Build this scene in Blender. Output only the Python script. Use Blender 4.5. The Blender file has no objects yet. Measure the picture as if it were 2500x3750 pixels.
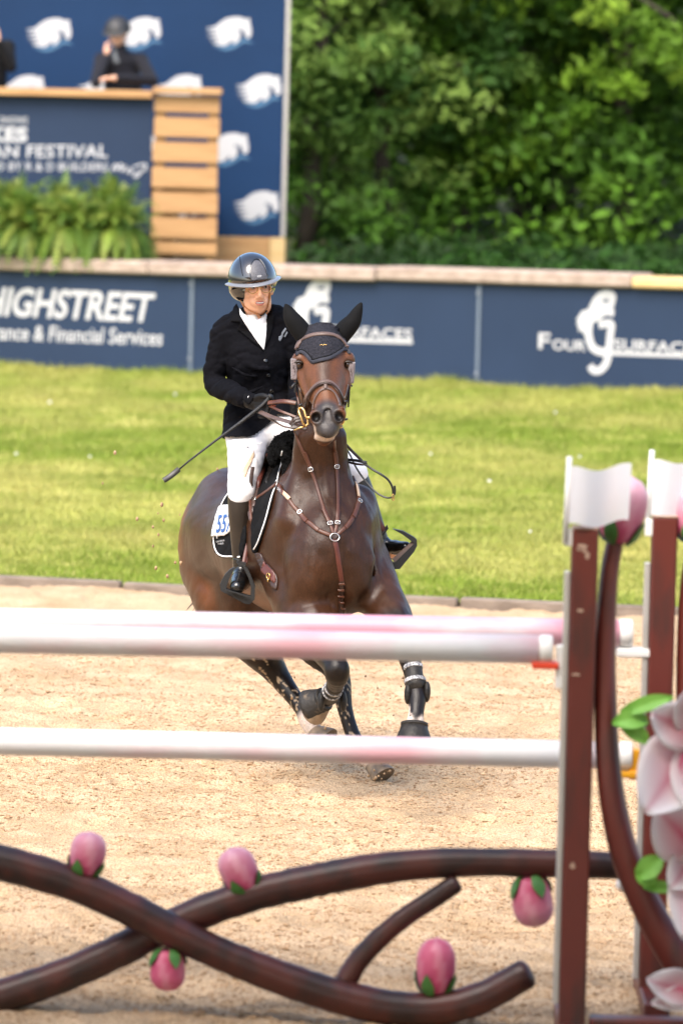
import bpy, bmesh, math, random
import numpy as np
from mathutils import Vector, Matrix
from mathutils.bvhtree import BVHTree
from mathutils.geometry import delaunay_2d_cdt

random.seed(7)
rng = np.random.default_rng(11)
scn = bpy.context.scene
COL = scn.collection

# ---------------------------------------------------------------- camera
# 200 mm lens, seen from a low viewing stand; photo is 2500 x 3750
CAM_H = 3.33
PITCH = math.radians(4.39)
ROLL = math.radians(1.4)
FPX = 200.0 / 36.0 * 3750.0
CAM = Vector((0.0, 0.0, CAM_H))
_F = Vector((0, math.cos(PITCH), -math.sin(PITCH)))
_r0 = Vector((1, 0, 0))
_u0 = Vector((0, math.sin(PITCH), math.cos(PITCH)))
_R = _r0 * math.cos(ROLL) + _u0 * math.sin(ROLL)
_U = -_r0 * math.sin(ROLL) + _u0 * math.cos(ROLL)
cam_d = bpy.data.cameras.new("camera")
cam_o = bpy.data.objects.new("camera", cam_d)
COL.objects.link(cam_o)
_m = Matrix((( _R.x, _U.x, -_F.x, CAM.x), (_R.y, _U.y, -_F.y, CAM.y), (_R.z, _U.z, -_F.z, CAM.z), (0, 0, 0, 1)))
cam_o.matrix_world = _m
cam_d.sensor_fit = 'VERTICAL'
cam_d.sensor_height = 36.0
cam_d.sensor_width = 24.0
cam_d.lens = 200.0
cam_d.clip_start = 0.1
cam_d.clip_end = 600.0
cam_d.dof.use_dof = True
cam_d.dof.focus_distance = 26.5
cam_d.dof.aperture_fstop = 3.15
scn.camera = cam_o

# ---------------------------------------------------------------- sky, sun, exposure
SUN_EL = math.radians(50)
SUN_AZ = math.radians(205)          # compass-like, clockwise from +Y: sun stands behind the camera, a little to the left
world = bpy.data.worlds.new("World")
scn.world = world
world.use_nodes = True
wn = world.node_tree.nodes
wl = world.node_tree.links
bg = wn['Background']
sky = wn.new('ShaderNodeTexSky')
sky.sky_type = 'NISHITA'
sky.sun_disc = False
sky.sun_elevation = SUN_EL
sky.sun_rotation = SUN_AZ
sky.air_density = 1.0
sky.dust_density = 3.0
sky.ozone_density = 1.0
wl.new(sky.outputs[0], bg.inputs[0])
bg.inputs[1].default_value = 0.125
sun_d = bpy.data.lights.new("sun", 'SUN')
sun_d.energy = 1.35
sun_d.angle = math.radians(38)
sun_d.color = (1.0, 0.93, 0.84)
sun_o = bpy.data.objects.new("sun", sun_d)
COL.objects.link(sun_o)
SDIR = Vector((math.sin(SUN_AZ) * math.cos(SUN_EL), math.cos(SUN_AZ) * math.cos(SUN_EL), math.sin(SUN_EL)))
sun_o.rotation_euler = SDIR.to_track_quat('Z', 'Y').to_euler()
sun_o.location = SDIR * 60
scn.view_settings.view_transform = 'Standard'
scn.view_settings.look = 'None'
scn.view_settings.gamma = 1.0
scn.view_settings.use_curve_mapping = False
scn.view_settings.exposure = 1.82
scn.cycles.max_bounces = 6
scn.cycles.use_denoising = True

# ---------------------------------------------------------------- helpers: pixel <-> world
def ray(px, py):
    return (_F * FPX + _R * (px - 1250.0) + _U * (1875.0 - py)).normalized()
def V(px, py, D):
    d = ray(px, py)
    return CAM + d * (D / d.y)
def G(px, py, z=0.0):
    d = ray(px, py)
    return CAM + d * ((z - CAM_H) / d.z)
def proj(p):
    q = Vector(p) - CAM
    w = q.dot(_F)
    return (1250.0 + FPX * q.dot(_R) / w, 1875.0 - FPX * q.dot(_U) / w)

# ---------------------------------------------------------------- helpers: objects
ORG = {}
def link(o):
    COL.objects.link(o)
    return o
def tag(o, label=None, cat=None, group=None, kind=None):
    if label: o['label'] = label
    if cat: o['category'] = cat
    if group: o['group'] = group
    if kind: o['kind'] = kind
    return o
def thing(name, loc, label, cat, group=None):
    o = link(bpy.data.objects.new(name, None))
    o.location = loc
    o.empty_display_size = 0.1
    ORG[o.name] = Vector(loc)
    return tag(o, label, cat, group)
def obj(name, vf, mat=None, parent=None, smooth=True, label=None, cat=None, group=None, kind=None, attr=None, sharp=None):
    vs, fs = vf[0], vf[1]
    vs = np.asarray([tuple(v) for v in vs], dtype=np.float64) if not isinstance(vs, np.ndarray) else vs.astype(np.float64)
    lo, hi = vs.min(0), vs.max(0)
    c = np.array(((lo[0] + hi[0]) / 2, (lo[1] + hi[1]) / 2, lo[2]))
    me = bpy.data.meshes.new(name)
    vl = vs - c
    if isinstance(fs, np.ndarray):
        n, k = fs.shape
        me.vertices.add(len(vl)); me.vertices.foreach_set('co', vl.astype(np.float32).ravel())
        me.loops.add(n * k); me.loops.foreach_set('vertex_index', fs.astype(np.int32).ravel())
        me.polygons.add(n)
        me.polygons.foreach_set('loop_start', np.arange(0, n * k, k, dtype=np.int32))
        me.polygons.foreach_set('loop_total', np.full(n, k, dtype=np.int32))
        me.update(calc_edges=True)
        me.validate()
    else:
        me.from_pydata([tuple(v) for v in vl], [], fs)
        me.update()
    me.polygons.foreach_set('use_smooth', np.full(len(me.polygons), bool(smooth)))
    if attr is not None:
        a = me.color_attributes.new('tint', 'FLOAT_COLOR', 'POINT')
        at = np.ones((len(vl), 4), dtype=np.float32)
        at[:, :attr.shape[1]] = attr
        a.data.foreach_set('color', at.ravel())
    if mat is not None:
        me.materials.append(mat)
    if sharp is not None:
        me.set_sharp_from_angle(angle=math.radians(sharp))
    me.update()
    o = link(bpy.data.objects.new(name, me))
    cv = Vector(c)
    if parent is not None:
        o.parent = parent
        o.location = cv - ORG[parent.name]
    else:
        o.location = cv
    ORG[o.name] = cv
    return tag(o, label, cat, group, kind)
def clone(o, parent=None, off=Vector((0, 0, 0)), depth=0):
    c = o.copy(); COL.objects.link(c)
    if parent is not None:
        c.parent = parent
        ORG[c.name] = ORG[parent.name] + o.location
    else:
        c.location = o.location + off
        ORG[c.name] = Vector(c.location)
    for ch in list(o.children):
        clone(ch, c)
    return c

class MB:
    """collects shapes that become ONE mesh"""
    def __init__(s): s.v = []; s.f = []
    def add(s, v, f):
        b = len(s.v); s.v += [Vector(p) for p in v]; s.f += [tuple(i + b for i in q) for q in f]; return s
    def box(s, c, h, ax=None, bev=0.0):
        c = Vector(c)
        ax = ax or (Vector((1, 0, 0)), Vector((0, 1, 0)), Vector((0, 0, 1)))
        hx, hy, hz = h
        if bev <= 0:
            vs = [c + ax[0] * (hx * i) + ax[1] * (hy * j) + ax[2] * (hz * k) for i in (-1, 1) for j in (-1, 1) for k in (-1, 1)]
            fs = [(0, 1, 3, 2), (4, 6, 7, 5), (0, 4, 5, 1), (2, 3, 7, 6), (0, 2, 6, 4), (1, 5, 7, 3)]
            return s.add(vs, fs)
        b = bev; vs = []; ix = {}
        for i in (-1, 1):
            for j in (-1, 1):
                for k in (-1, 1):
                    for a in range(3):
                        e = [hx - b, hy - b, hz - b]; e[a] += b
                        ix[(i, j, k, a)] = len(vs)
                        vs.append(c + ax[0] * (e[0] * i) + ax[1] * (e[1] * j) + ax[2] * (e[2] * k))
        fs = []
        for sgn in (-1, 1):
            q = [(sgn, -1, -1), (sgn, 1, -1), (sgn, 1, 1), (sgn, -1, 1)]
            for a in range(3):
                pts = []
                for t in q:
                    kk = [0, 0, 0]; kk[a] = t[0]; kk[(a + 1) % 3] = t[1]; kk[(a + 2) % 3] = t[2]
                    pts.append(ix[(kk[0], kk[1], kk[2], a)])
                fs.append(tuple(pts if sgn > 0 else pts[::-1]))
        for a in range(3):
            b1, c1 = (a + 1) % 3, (a + 2) % 3
            for i in (-1, 1):
                for j in (-1, 1):
                    def key(t, fa):
                        kk = [0, 0, 0]; kk[a] = t; kk[b1] = i; kk[c1] = j
                        return ix[(kk[0], kk[1], kk[2], fa)]
                    q = (key(-1, b1), key(1, b1), key(1, c1), key(-1, c1))
                    fs.append(q if i * j > 0 else q[::-1])
        for i in (-1, 1):
            for j in (-1, 1):
                for k in (-1, 1):
                    t = (ix[(i, j, k, 0)], ix[(i, j, k, 1)], ix[(i, j, k, 2)])
                    fs.append(t if i * j * k > 0 else t[::-1])
        return s.add(vs, fs)
    def tube(s, pts, r, seg=10, cap=True, flat=None):
        """swept round (or flattened) tube"""
        pts = [Vector(p) for p in pts]; n = len(pts)
        rs = [r] * n if not hasattr(r, '__len__') else list(r)
        up = None; rings = []; fr = []
        for i in range(n):
            t = (pts[min(i + 1, n - 1)] - pts[max(i - 1, 0)])
            t = t.normalized() if t.length > 1e-9 else Vector((0, 0, 1))
            if up is None:
                a = Vector((0, 0, 1)) if abs(t.z) < .9 else Vector((1, 0, 0))
                up = (a - t * a.dot(t)).normalized()
            else:
                up = (up - t * up.dot(t)).normalized()
            sd = t.cross(up)
            rings.append([pts[i] + (up * math.cos(2 * math.pi * k / seg) + sd * math.sin(2 * math.pi * k / seg)) * rs[i] for k in range(seg)])
        vs = [p for g in rings for p in g]; fs = []
        for i in range(n - 1):
            for k in range(seg):
                k2 = (k + 1) % seg
                fs.append((i * seg + k, i * seg + k2, (i + 1) * seg + k2, (i + 1) * seg + k))
        if cap:
            fs.append(tuple(range(seg))[::-1]); fs.append(tuple((n - 1) * seg + k for k in range(seg)))
        return s.add(vs, fs)
    def sweep(s, pts, nrm, w, th, cap=True):
        """flat strap: rectangular section with softened edges; nrm = outward normals"""
        pts = [Vector(p) for p in pts]; n = len(pts)
        ws = [w] * n if not hasattr(w, '__len__') else list(w)
        vs = []; fs = []
        for i in range(n):
            t = (pts[min(i + 1, n - 1)] - pts[max(i - 1, 0)]).normalized()
            nn = (nrm[i] - t * nrm[i].dot(t)).normalized()
            sd = t.cross(nn)
            h = ws[i] / 2
            for (a, b) in ((-1, 0), (-1, .55), (-.7, 1), (.7, 1), (1, .55), (1, 0)):
                vs.append(pts[i] + sd * (a * h) + nn * (b * th))
        for i in range(n - 1):
            for k in range(6):
                k2 = (k + 1) % 6
                fs.append((i * 6 + k, (i + 1) * 6 + k, (i + 1) * 6 + k2, i * 6 + k2))
        if cap:
            fs.append((0, 1, 2, 3, 4, 5)); fs.append(tuple((n - 1) * 6 + k for k in range(6))[::-1])
        return s.add(vs, fs)
    def prism(s, poly, o, ux, uy, un, th):
        """extruded polygon given in a plane"""
        n = len(poly)
        vs = [o + ux * p[0] + uy * p[1] + un * z for z in (0, th) for p in poly]
        tri = delaunay_2d_cdt([Vector(p) for p in poly], [], [list(range(n))], 1, 1e-7)
        v2, f2, orig = tri[0], tri[2], tri[3]
        mp = [(oo[0] if oo else None) for oo in orig]
        if any(m is None for m in mp):
            fs = [tuple(range(n))[::-1], tuple(range(n, 2 * n))]
        else:
            fs = [tuple(mp[i] for i in f)[::-1] for f in f2] + [tuple(mp[i] + n for i in f) for f in f2]
        for i in range(n):
            j = (i + 1) % n
            fs.append((i, j, n + j, n + i))
        return s.add(vs, fs)
    def lathe(s, prof, o, ax=Vector((0, 0, 1)), seg=20, sx=1.0):
        ax = ax.normalized(); a = Vector((1, 0, 0)) if abs(ax.x) < .9 else Vector((0, 1, 0))
        u = (a - ax * a.dot(ax)).normalized(); w = ax.cross(u)
        vs = []; fs = []
        for (r, z) in prof:
            for k in range(seg):
                t = 2 * math.pi * k / seg
                vs.append(Vector(o) + u * (r * math.cos(t) * sx) + w * (r * math.sin(t)) + ax * z)
        for i in range(len(prof) - 1):
            for k in range(seg):
                k2 = (k + 1) % seg
                fs.append((i * seg + k, i * seg + k2, (i + 1) * seg + k2, (i + 1) * seg + k))
        fs.append(tuple(range(seg))[::-1]); fs.append(tuple((len(prof) - 1) * seg + k for k in range(seg)))
        return s.add(vs, fs)
    def ball(s, c, r, axs=None, nu=14, nv=9):
        axs = axs or (Vector((1, 0, 0)), Vector((0, 1, 0)), Vector((0, 0, 1)))
        r = (r, r, r) if not hasattr(r, '__len__') else r
        vs = [Vector(c) + axs[2] * r[2]]; fs = []
        for i in range(1, nv):
            th = math.pi * i / nv
            for k in range(nu):
                ph = 2 * math.pi * k / nu
                vs.append(Vector(c) + axs[0] * (r[0] * math.sin(th) * math.cos(ph)) + axs[1] * (r[1] * math.sin(th) * math.sin(ph)) + axs[2] * (r[2] * math.cos(th)))
        vs.append(Vector(c) - axs[2] * r[2]); L = len(vs) - 1
        for k in range(nu):
            fs.append((0, 1 + k, 1 + (k + 1) % nu))
            fs.append((L, L - nu + (k + 1) % nu, L - nu + k))
        for i in range(nv - 2):
            for k in range(nu):
                a = 1 + i * nu
                fs.append((a + k, a + nu + k, a + nu + (k + 1) % nu, a + (k + 1) % nu))
        return s.add(vs, fs)
    @property
    def vf(s): return (s.v, s.f)

def spline(pts, n=6):
    """Catmull-Rom through points of any dimension"""
    P = [np.array(p, dtype=float) for p in pts]
    out = []
    for i in range(len(P) - 1):
        p0 = P[i - 1] if i > 0 else 2 * P[0] - P[1]
        p3 = P[i + 2] if i + 2 < len(P) else 2 * P[-1] - P[-2]
        for k in range(n):
            t = k / n
            out.append(.5 * ((2 * P[i]) + (-p0 + P[i + 1]) * t + (2 * p0 - 5 * P[i] + 4 * P[i + 1] - p3) * t * t + (-p0 + 3 * P[i] - 3 * P[i + 1] + p3) * t ** 3))
    out.append(P[-1])
    return out

# ---------------------------------------------------------------- helpers: implicit surfaces (bodies)
class Field:
    def __init__(s, xs, ys, zs):
        s.xs, s.ys, s.zs = [np.asarray(a, dtype=np.float32) for a in (xs, ys, zs)]
        s.d = np.full((len(xs), len(ys), len(zs)), 9.0, dtype=np.float32)
    def _sl(s, lo, hi, m):
        r = []
        for a, l, h in zip((s.xs, s.ys, s.zs), lo, hi):
            i0 = max(0, int(np.searchsorted(a, l - m)) - 1); i1 = min(len(a), int(np.searchsorted(a, h + m)) + 1)
            if i1 <= i0: return None
            r.append(slice(i0, i1))
        return tuple(r)
    def _ap(s, fn, lo, hi, k, op):
        sl = s._sl(lo, hi, max(k, .02) + .015)
        if sl is None: return
        X = s.xs[sl[0]][:, None, None]; Y = s.ys[sl[1]][None, :, None]; Z = s.zs[sl[2]][None, None, :]
        b = fn(X, Y, Z).astype(np.float32)
        a = s.d[sl]
        if op == 'u':
            if k > 0:
                h = np.maximum(k - np.abs(a - b), 0) / k
                s.d[sl] = np.minimum(a, b) - h * h * k * .25
            else: s.d[sl] = np.minimum(a, b)
        elif op == 's':
            b = -b
            if k > 0:
                h = np.maximum(k - np.abs(a - b), 0) / k
                s.d[sl] = np.maximum(a, b) + h * h * k * .25
            else: s.d[sl] = np.maximum(a, b)
        elif op == 'i':
            s.d[sl] = np.maximum(a, b)
    def ell(s, c, r, ax=None, k=.03, op='u'):
        c = Vector(c); ax = ax or (Vector((1, 0, 0)), Vector((0, 1, 0)), Vector((0, 0, 1)))
        def fn(X, Y, Z):
            dx, dy, dz = X - c.x, Y - c.y, Z - c.z
            q = 0; q2 = 0
            for a, rr in zip(ax, r):
                u = (dx * a.x + dy * a.y + dz * a.z) / rr
                q = q + u * u; q2 = q2 + (u / rr) ** 2
            k0 = np.sqrt(q); k1 = np.sqrt(q2) + 1e-9
            return k0 * (k0 - 1) / k1
        m = max(r)
        e = [math.sqrt(sum((a[i] * rr) ** 2 for a, rr in zip(ax, r))) for i in range(3)]
        s._ap(fn, [c[i] - e[i] for i in range(3)], [c[i] + e[i] for i in range(3)], k, op)
    def chain(s, pts, rs, k=.03, n=4, op='u'):
        q = spline([(*p, r) for p, r in zip(pts, rs)], n) if n > 1 and len(pts) > 2 else [np.array((*p, r)) for p, r in zip(pts, rs)]
        q = np.array(q)
        def fn(X, Y, Z):
            o = None
            for i in range(len(q) - 1):
                a, b = q[i], q[i + 1]; ab = b[:3] - a[:3]; L = max(1e-12, float(ab @ ab))
                t = np.clip(((X - a[0]) * ab[0] + (Y - a[1]) * ab[1] + (Z - a[2]) * ab[2]) / L, 0, 1)
                d = np.sqrt((X - a[0] - t * ab[0]) ** 2 + (Y - a[1] - t * ab[1]) ** 2 + (Z - a[2] - t * ab[2]) ** 2) - (a[3] + t * (b[3] - a[3]))
                o = d if o is None else np.minimum(o, d)
            return o
        m = q[:, 3].max()
        s._ap(fn, q[:, :3].min(0) - m, q[:, :3].max(0) + m, k, op)
    def loft(s, pts, ras, rbs, side, k=.03, n=4, end=.7, pw=2.0):
        """elliptical sections along an almost straight axis, interpolated smoothly"""
        q = np.array(spline([(*p, a, b) for p, a, b in zip(pts, ras, rbs)], max(n, 8)))
        A = q[0, :3]; ax = q[-1, :3] - A; Lx = np.linalg.norm(ax); ax = ax / Lx
        sd = np.array(side, dtype=float); sd = sd - ax * (sd @ ax); sd /= np.linalg.norm(sd); pp = np.cross(ax, sd)
        S = np.maximum.accumulate((q[:, :3] - A) @ ax) + np.arange(len(q)) * 1e-7
        U = (q[:, :3] - A) @ sd; W = (q[:, :3] - A) @ pp
        def fn(X, Y, Z):
            dx, dy, dz = X - A[0], Y - A[1], Z - A[2]
            t = dx * ax[0] + dy * ax[1] + dz * ax[2]
            tc = np.clip(t, S[0], S[-1]).astype(np.float32)
            g = np.linspace(S[0], S[-1], 400); fi = (tc - S[0]) / (S[-1] - S[0]) * 399
            i0 = np.minimum(fi.astype(np.int32), 398); fr = fi - i0
            def lk(v):
                tb = np.interp(g, S, v).astype(np.float32); return tb[i0] * (1 - fr) + tb[i0 + 1] * fr
            ra, rb = lk(q[:, 3]), lk(q[:, 4])
            u = (dx * sd[0] + dy * sd[1] + dz * sd[2] - lk(U)) / ra
            w = (dx * pp[0] + dy * pp[1] + dz * pp[2] - lk(W)) / rb
            mn = np.minimum(ra, rb)
            e = (t - tc) / (mn * end)
            if pw == 2.0: f = np.sqrt(u * u + w * w + e * e)
            else: f = (np.abs(u) ** pw + np.abs(w) ** pw + np.abs(e) ** pw) ** (1 / pw)
            return (f - 1) * mn
        m = max(q[:, 3].max(), q[:, 4].max())
        s._ap(fn, q[:, :3].min(0) - m, q[:, :3].max(0) + m, k, op='u')
    def half(s, p, nrm, lo=None, hi=None):
        """keep the side against nrm"""
        p = Vector(p); nrm = Vector(nrm).normalized()
        X = s.xs[:, None, None]; Y = s.ys[None, :, None]; Z = s.zs[None, None, :]
        s.d = np.maximum(s.d, ((X - p.x) * nrm.x + (Y - p.y) * nrm.y + (Z - p.z) * nrm.z).astype(np.float32))
    def mesh(s, smooth=2, lam=.5):
        d = s.d
        nx, ny, nz = d.shape
        ins = d < 0
        c = ins[:-1, :-1, :-1].astype(np.int8)
        for (i, j, k) in ((0, 0, 1), (0, 1, 0), (0, 1, 1), (1, 0, 0), (1, 0, 1), (1, 1, 0), (1, 1, 1)):
            c = c + ins[i:nx - 1 + i, j:ny - 1 + j, k:nz - 1 + k]
        I, J, K = np.nonzero((c > 0) & (c < 8))
        idx = np.full(c.shape, -1, dtype=np.int32); idx[I, J, K] = np.arange(len(I))
        acc = np.zeros((len(I), 3)); cnt = np.zeros(len(I))
        C8 = [(a, b, e) for a in (0, 1) for b in (0, 1) for e in (0, 1)]
        for a in C8:
            for ax in range(3):
                if a[ax] == 1: continue
                b = list(a); b[ax] = 1
                da = d[I + a[0], J + a[1], K + a[2]]; db = d[I + b[0], J + b[1], K + b[2]]
                m = (da < 0) != (db < 0)
                t = np.where(m, da / np.where(np.abs(da - db) < 1e-12, 1, da - db), 0)
                t = np.clip(t, 0, 1)
                p = np.empty((len(I), 3))
                for q, (arr, ii) in enumerate(((s.xs, I), (s.ys, J), (s.zs, K))):
                    v0 = arr[ii + a[q]]; v1 = arr[ii + b[q]]
                    p[:, q] = v0 + (v1 - v0) * t
                acc[m] += p[m]; cnt[m] += 1
        vs = acc / np.maximum(cnt, 1)[:, None]
        fs = []
        for ax in range(3):
            sa = [slice(None)] * 3; sb = [slice(None)] * 3
            sa[ax] = slice(0, -1); sb[ax] = slice(1, None)
            A = ins[tuple(sa)]; B = ins[tuple(sb)]
            for flip in (False, True):
                m = (A & ~B) if not flip else (~A & B)
                i, j, k = np.nonzero(m)
                o = [i, j, k]; u, w = (ax + 1) % 3, (ax + 2) % 3
                ok = (o[u] >= 1) & (o[w] >= 1) & (o[u] < d.shape[u] - 1) & (o[w] < d.shape[w] - 1)
                o = [q[ok] for q in o]
                def g(du, dw):
                    r = [o[0].copy(), o[1].copy(), o[2].copy()]; r[u] = r[u] - du; r[w] = r[w] - dw
                    return idx[r[0], r[1], r[2]]
                q = np.stack([g(1, 1), g(0, 1), g(0, 0), g(1, 0)], 1)
                fs.append(q[:, ::-1] if flip else q)
        fs = np.concatenate(fs)
        fs = fs[(fs >= 0).all(1)]
        e = np.concatenate([fs[:, [0, 1]], fs[:, [1, 2]], fs[:, [2, 3]], fs[:, [3, 0]]])
        n = len(vs)
        deg = np.bincount(e[:, 0], minlength=n) + np.bincount(e[:, 1], minlength=n)
        for it in range(smooth):
            nv = np.empty_like(vs)
            for q in range(3):
                nv[:, q] = np.bincount(e[:, 0], weights=vs[e[:, 1], q], minlength=n) + np.bincount(e[:, 1], weights=vs[e[:, 0], q], minlength=n)
            nv /= np.maximum(deg, 1)[:, None]
            l = lam if it % 2 == 0 else -lam * .9
            vs = vs + (nv - vs) * l
        return vs, fs
def axis_steps(lo, hi, fine, coarse, f0=None, f1=None):
    a = [lo]
    while a[-1] < hi:
        x = a[-1]
        a.append(x + (fine if (f0 is not None and f0 <= x <= f1) else coarse))
    return np.array(a)
def bvh_of(vf):
    vs, fs = vf
    return BVHTree.FromPolygons([tuple(map(float, v)) for v in vs], [tuple(int(i) for i in f) for f in fs])

# ---------------------------------------------------------------- helpers: leather / cloth laid over bodies
def hit(bvhs, px, py):
    d = ray(px, py); best = None
    for b in bvhs:
        h = b.ray_cast(CAM, d)
        if h[0] is not None and (best is None or h[3] < best[2]):
            n = h[1] if h[1].dot(d) < 0 else -h[1]
            best = (h[0], n, h[3])
    return best
def near(bvhs, p):
    best = None
    for b in bvhs:
        h = b.find_nearest(p)
        if h[0] is not None and (best is None or h[3] < best[2]): best = (h[0], h[1], h[3])
    return best
def lay(bvhs, pts, maxjump=.12):
    """project a list of photo points to the bodies; misses take the nearest surface at a neighbouring depth"""
    hs = [hit(bvhs, *p) for p in pts]
    ds = [h[2] for h in hs if h]
    med = float(np.median(ds)) if ds else 26.0
    P = []; N = []
    last = med
    for p, h in zip(pts, hs):
        if h is not None and abs(h[2] - last) < 4 * maxjump:
            P.append(h[0].copy()); N.append(h[1].copy()); last = h[2]
        else:
            q = CAM + ray(*p) * last
            h2 = near(bvhs, q)
            P.append(q); N.append((q - h2[0]).normalized() if (q - h2[0]).length > 1e-5 else h2[1])
    return P, N
def strap(mb, bvhs, pts, w, th=.004, off=.001, n=5, sm=2, face=.0):
    pts = spline(pts, n)
    P, N = lay(bvhs, [(p[0], p[1]) for p in pts])
    for _ in range(sm):
        P = [P[0]] + [(P[i - 1] + P[i] * 2 + P[i + 1]) / 4 for i in range(1, len(P) - 1)] + [P[-1]]
        N = [N[0]] + [(N[i - 1] + N[i] * 2 + N[i + 1]).normalized() for i in range(1, len(N) - 1)] + [N[-1]]
    if face:
        N = [(nn * (1 - face) - ray(*proj(p)) * face).normalized() for nn, p in zip(N, P)]
    P = [p + nn * off for p, nn in zip(P, N)]
    mb.sweep(P, N, w, th)
    return P, N
def air(mb, pts, w, th=.004, n=5):
    """strap through the air; pts = (px, py, D)"""
    q = spline([tuple(V(*p)) for p in pts], n)
    P = [Vector(p) for p in q]
    N = []
    for i in range(len(P)):
        t = (P[min(i + 1, len(P) - 1)] - P[max(0, i - 1)]).normalized()
        c = (CAM - P[i]).normalized() + Vector((0, 0, .35))
        N.append((c - t * c.dot(t)).normalized())
    mb.sweep(P, N, w, th)
    return P, N
def patch(bvhs, poly, off=.004, th=.004, step=7.0, sm=3, closed_spline=True, disp=None):
    """a piece of cloth or leather with the given outline (photo points), laid on the bodies"""
    if closed_spline:
        pp = spline(list(poly) + [poly[0]], 4)[:-1]
    else:
        pp = poly
    B = []
    for i in range(len(pp)):
        a = np.array(pp[i][:2]); b = np.array(pp[(i + 1) % len(pp)][:2]); L = np.linalg.norm(b - a)
        m = max(1, int(round(L / step)))
        for k in range(m): B.append(tuple(a + (b - a) * k / m))
    nb = len(B)
    arr = np.array(B); lo = arr.min(0); hi = arr.max(0)
    pts = list(B)
    x1, y1 = arr[:, 0], arr[:, 1]; x2, y2 = np.roll(x1, -1), np.roll(y1, -1)
    for yy in np.arange(lo[1] + step * .5, hi[1], step):
        for xx in np.arange(lo[0] + step * .5, hi[0], step):
            if np.min((x1 - xx) ** 2 + (y1 - yy) ** 2) < (.55 * step) ** 2: continue
            cr = ((y1 > yy) != (y2 > yy))
            xi = x1 + (yy - y1) * (x2 - x1) / np.where(np.abs(y2 - y1) < 1e-9, 1e-9, y2 - y1)
            if np.count_nonzero(cr & (xx < xi)) % 2: pts.append((xx, yy))
    r = delaunay_2d_cdt([Vector(p) for p in pts], [], [list(range(nb))], 1, 1e-4)
    v2 = [tuple(v) for v in r[0]]; tri = [tuple(f) for f in r[2]]
    hs = [hit(bvhs, *p) for p in v2]
    ds = np.array([h[2] if h else np.nan for h in hs])
    nbr = [set() for _ in v2]
    for f in tri:
        for i in range(3):
            nbr[f[i]].add(f[(i + 1) % 3]); nbr[f[i]].add(f[(i + 2) % 3])
    med = np.nanmedian(ds)
    for _ in range(40):
        bad = np.nonzero(np.isnan(ds))[0]
        if len(bad) == 0: break
        nd = ds.copy()
        for i in bad:
            q = [ds[j] for j in nbr[i] if not np.isnan(ds[j])]
            if q: nd[i] = float(np.mean(q)) + .002
        ds = nd
    ds = np.where(np.isnan(ds), med, ds)
    P = np.array([tuple(CAM + ray(*p) * float(t)) for p, t in zip(v2, ds)])
    for _ in range(sm):
        P2 = P.copy()
        for i, q in enumerate(nbr):
            if q: P2[i] = P[i] * .5 + P[list(q)].mean(0) * .5
        # only along the line of sight, so the outline stays
        for i in range(len(P)):
            d = np.array(ray(*v2[i])); P[i] = P[i] + d * float((P2[i] - P[i]) @ d)
    N = np.zeros_like(P)
    for f in tri:
        n = np.cross(P[f[1]] - P[f[0]], P[f[2]] - P[f[0]])
        for i in f: N[i] += n
    for i in range(len(N)):
        l = np.linalg.norm(N[i]); N[i] = N[i] / l if l > 0 else -np.array(ray(*v2[i]))
        if N[i] @ np.array(ray(*v2[i])) > 0: N[i] = -N[i]
    dd = np.zeros(len(P)) if disp is None else np.array([disp(*p) for p in v2])
    # offset toward viewer-facing normal
    top = P + N * (off + th + dd)[:, None]
    bot = P + N * off
    n = len(P)
    vs = np.concatenate([top, bot])
    fs = []
    def orient(f):
        a = np.cross(P[f[1]] - P[f[0]], P[f[2]] - P[f[0]])
        return f if a @ N[f[0]] > 0 else f[::-1]
    edges = {}
    for f in tri:
        f = orient(f)
        fs.append(f); fs.append(tuple(i + n for i in f[::-1]))
        for i in range(3):
            edges[(f[i], f[(i + 1) % 3])] = 1
    for (a, b) in list(edges):
        if (b, a) not in edges:
            fs.append((b, a, a + n, b + n))
    return [Vector(v) for v in vs], fs
def bump_edge(mb, P, N, r):  # piping along a line
    mb.tube([p + n * r * .6 for p, n in zip(P, N)], r, 6)

# ---------------------------------------------------------------- helpers: lettering
def text_mesh(s, offset=0.0, space=1.0, shear=0.0):
    cu = bpy.data.curves.new('lettering', 'FONT')
    cu.body = s; cu.size = 1.0; cu.offset = offset; cu.space_character = space; cu.shear = shear
    cu.resolution_u = 3; cu.fill_mode = 'FRONT'
    o = link(bpy.data.objects.new('lettering_tmp', cu))
    bpy.context.view_layer.update()
    me = bpy.data.meshes.new_from_object(o.evaluated_get(bpy.context.evaluated_depsgraph_get()))
    v = np.array([tuple(q.co[:2]) for q in me.vertices]); f = [tuple(p.vertices) for p in me.polygons]
    bpy.data.objects.remove(o); bpy.data.curves.remove(cu); bpy.data.meshes.remove(me)
    lo, hi = v.min(0), v.max(0)
    return (v - lo) / (hi - lo), f, (hi - lo)
def words_of(v, f, sz):
    """split lettering into its words"""
    fx = sorted((min(v[i][0] for i in q) * sz[0], max(v[i][0] for i in q) * sz[0], k) for k, q in enumerate(f))
    groups = [[]]; end = None
    for a, b, k in fx:
        if end is not None and a - end > .19: groups.append([])
        groups[-1].append(k); end = b if end is None else max(end, b)
    for g in groups:
        ids = sorted({i for k in g for i in f[k]}); mp = {i: j for j, i in enumerate(ids)}
        yield v[ids], [tuple(mp[i] for i in f[k]) for k in g]
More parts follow.
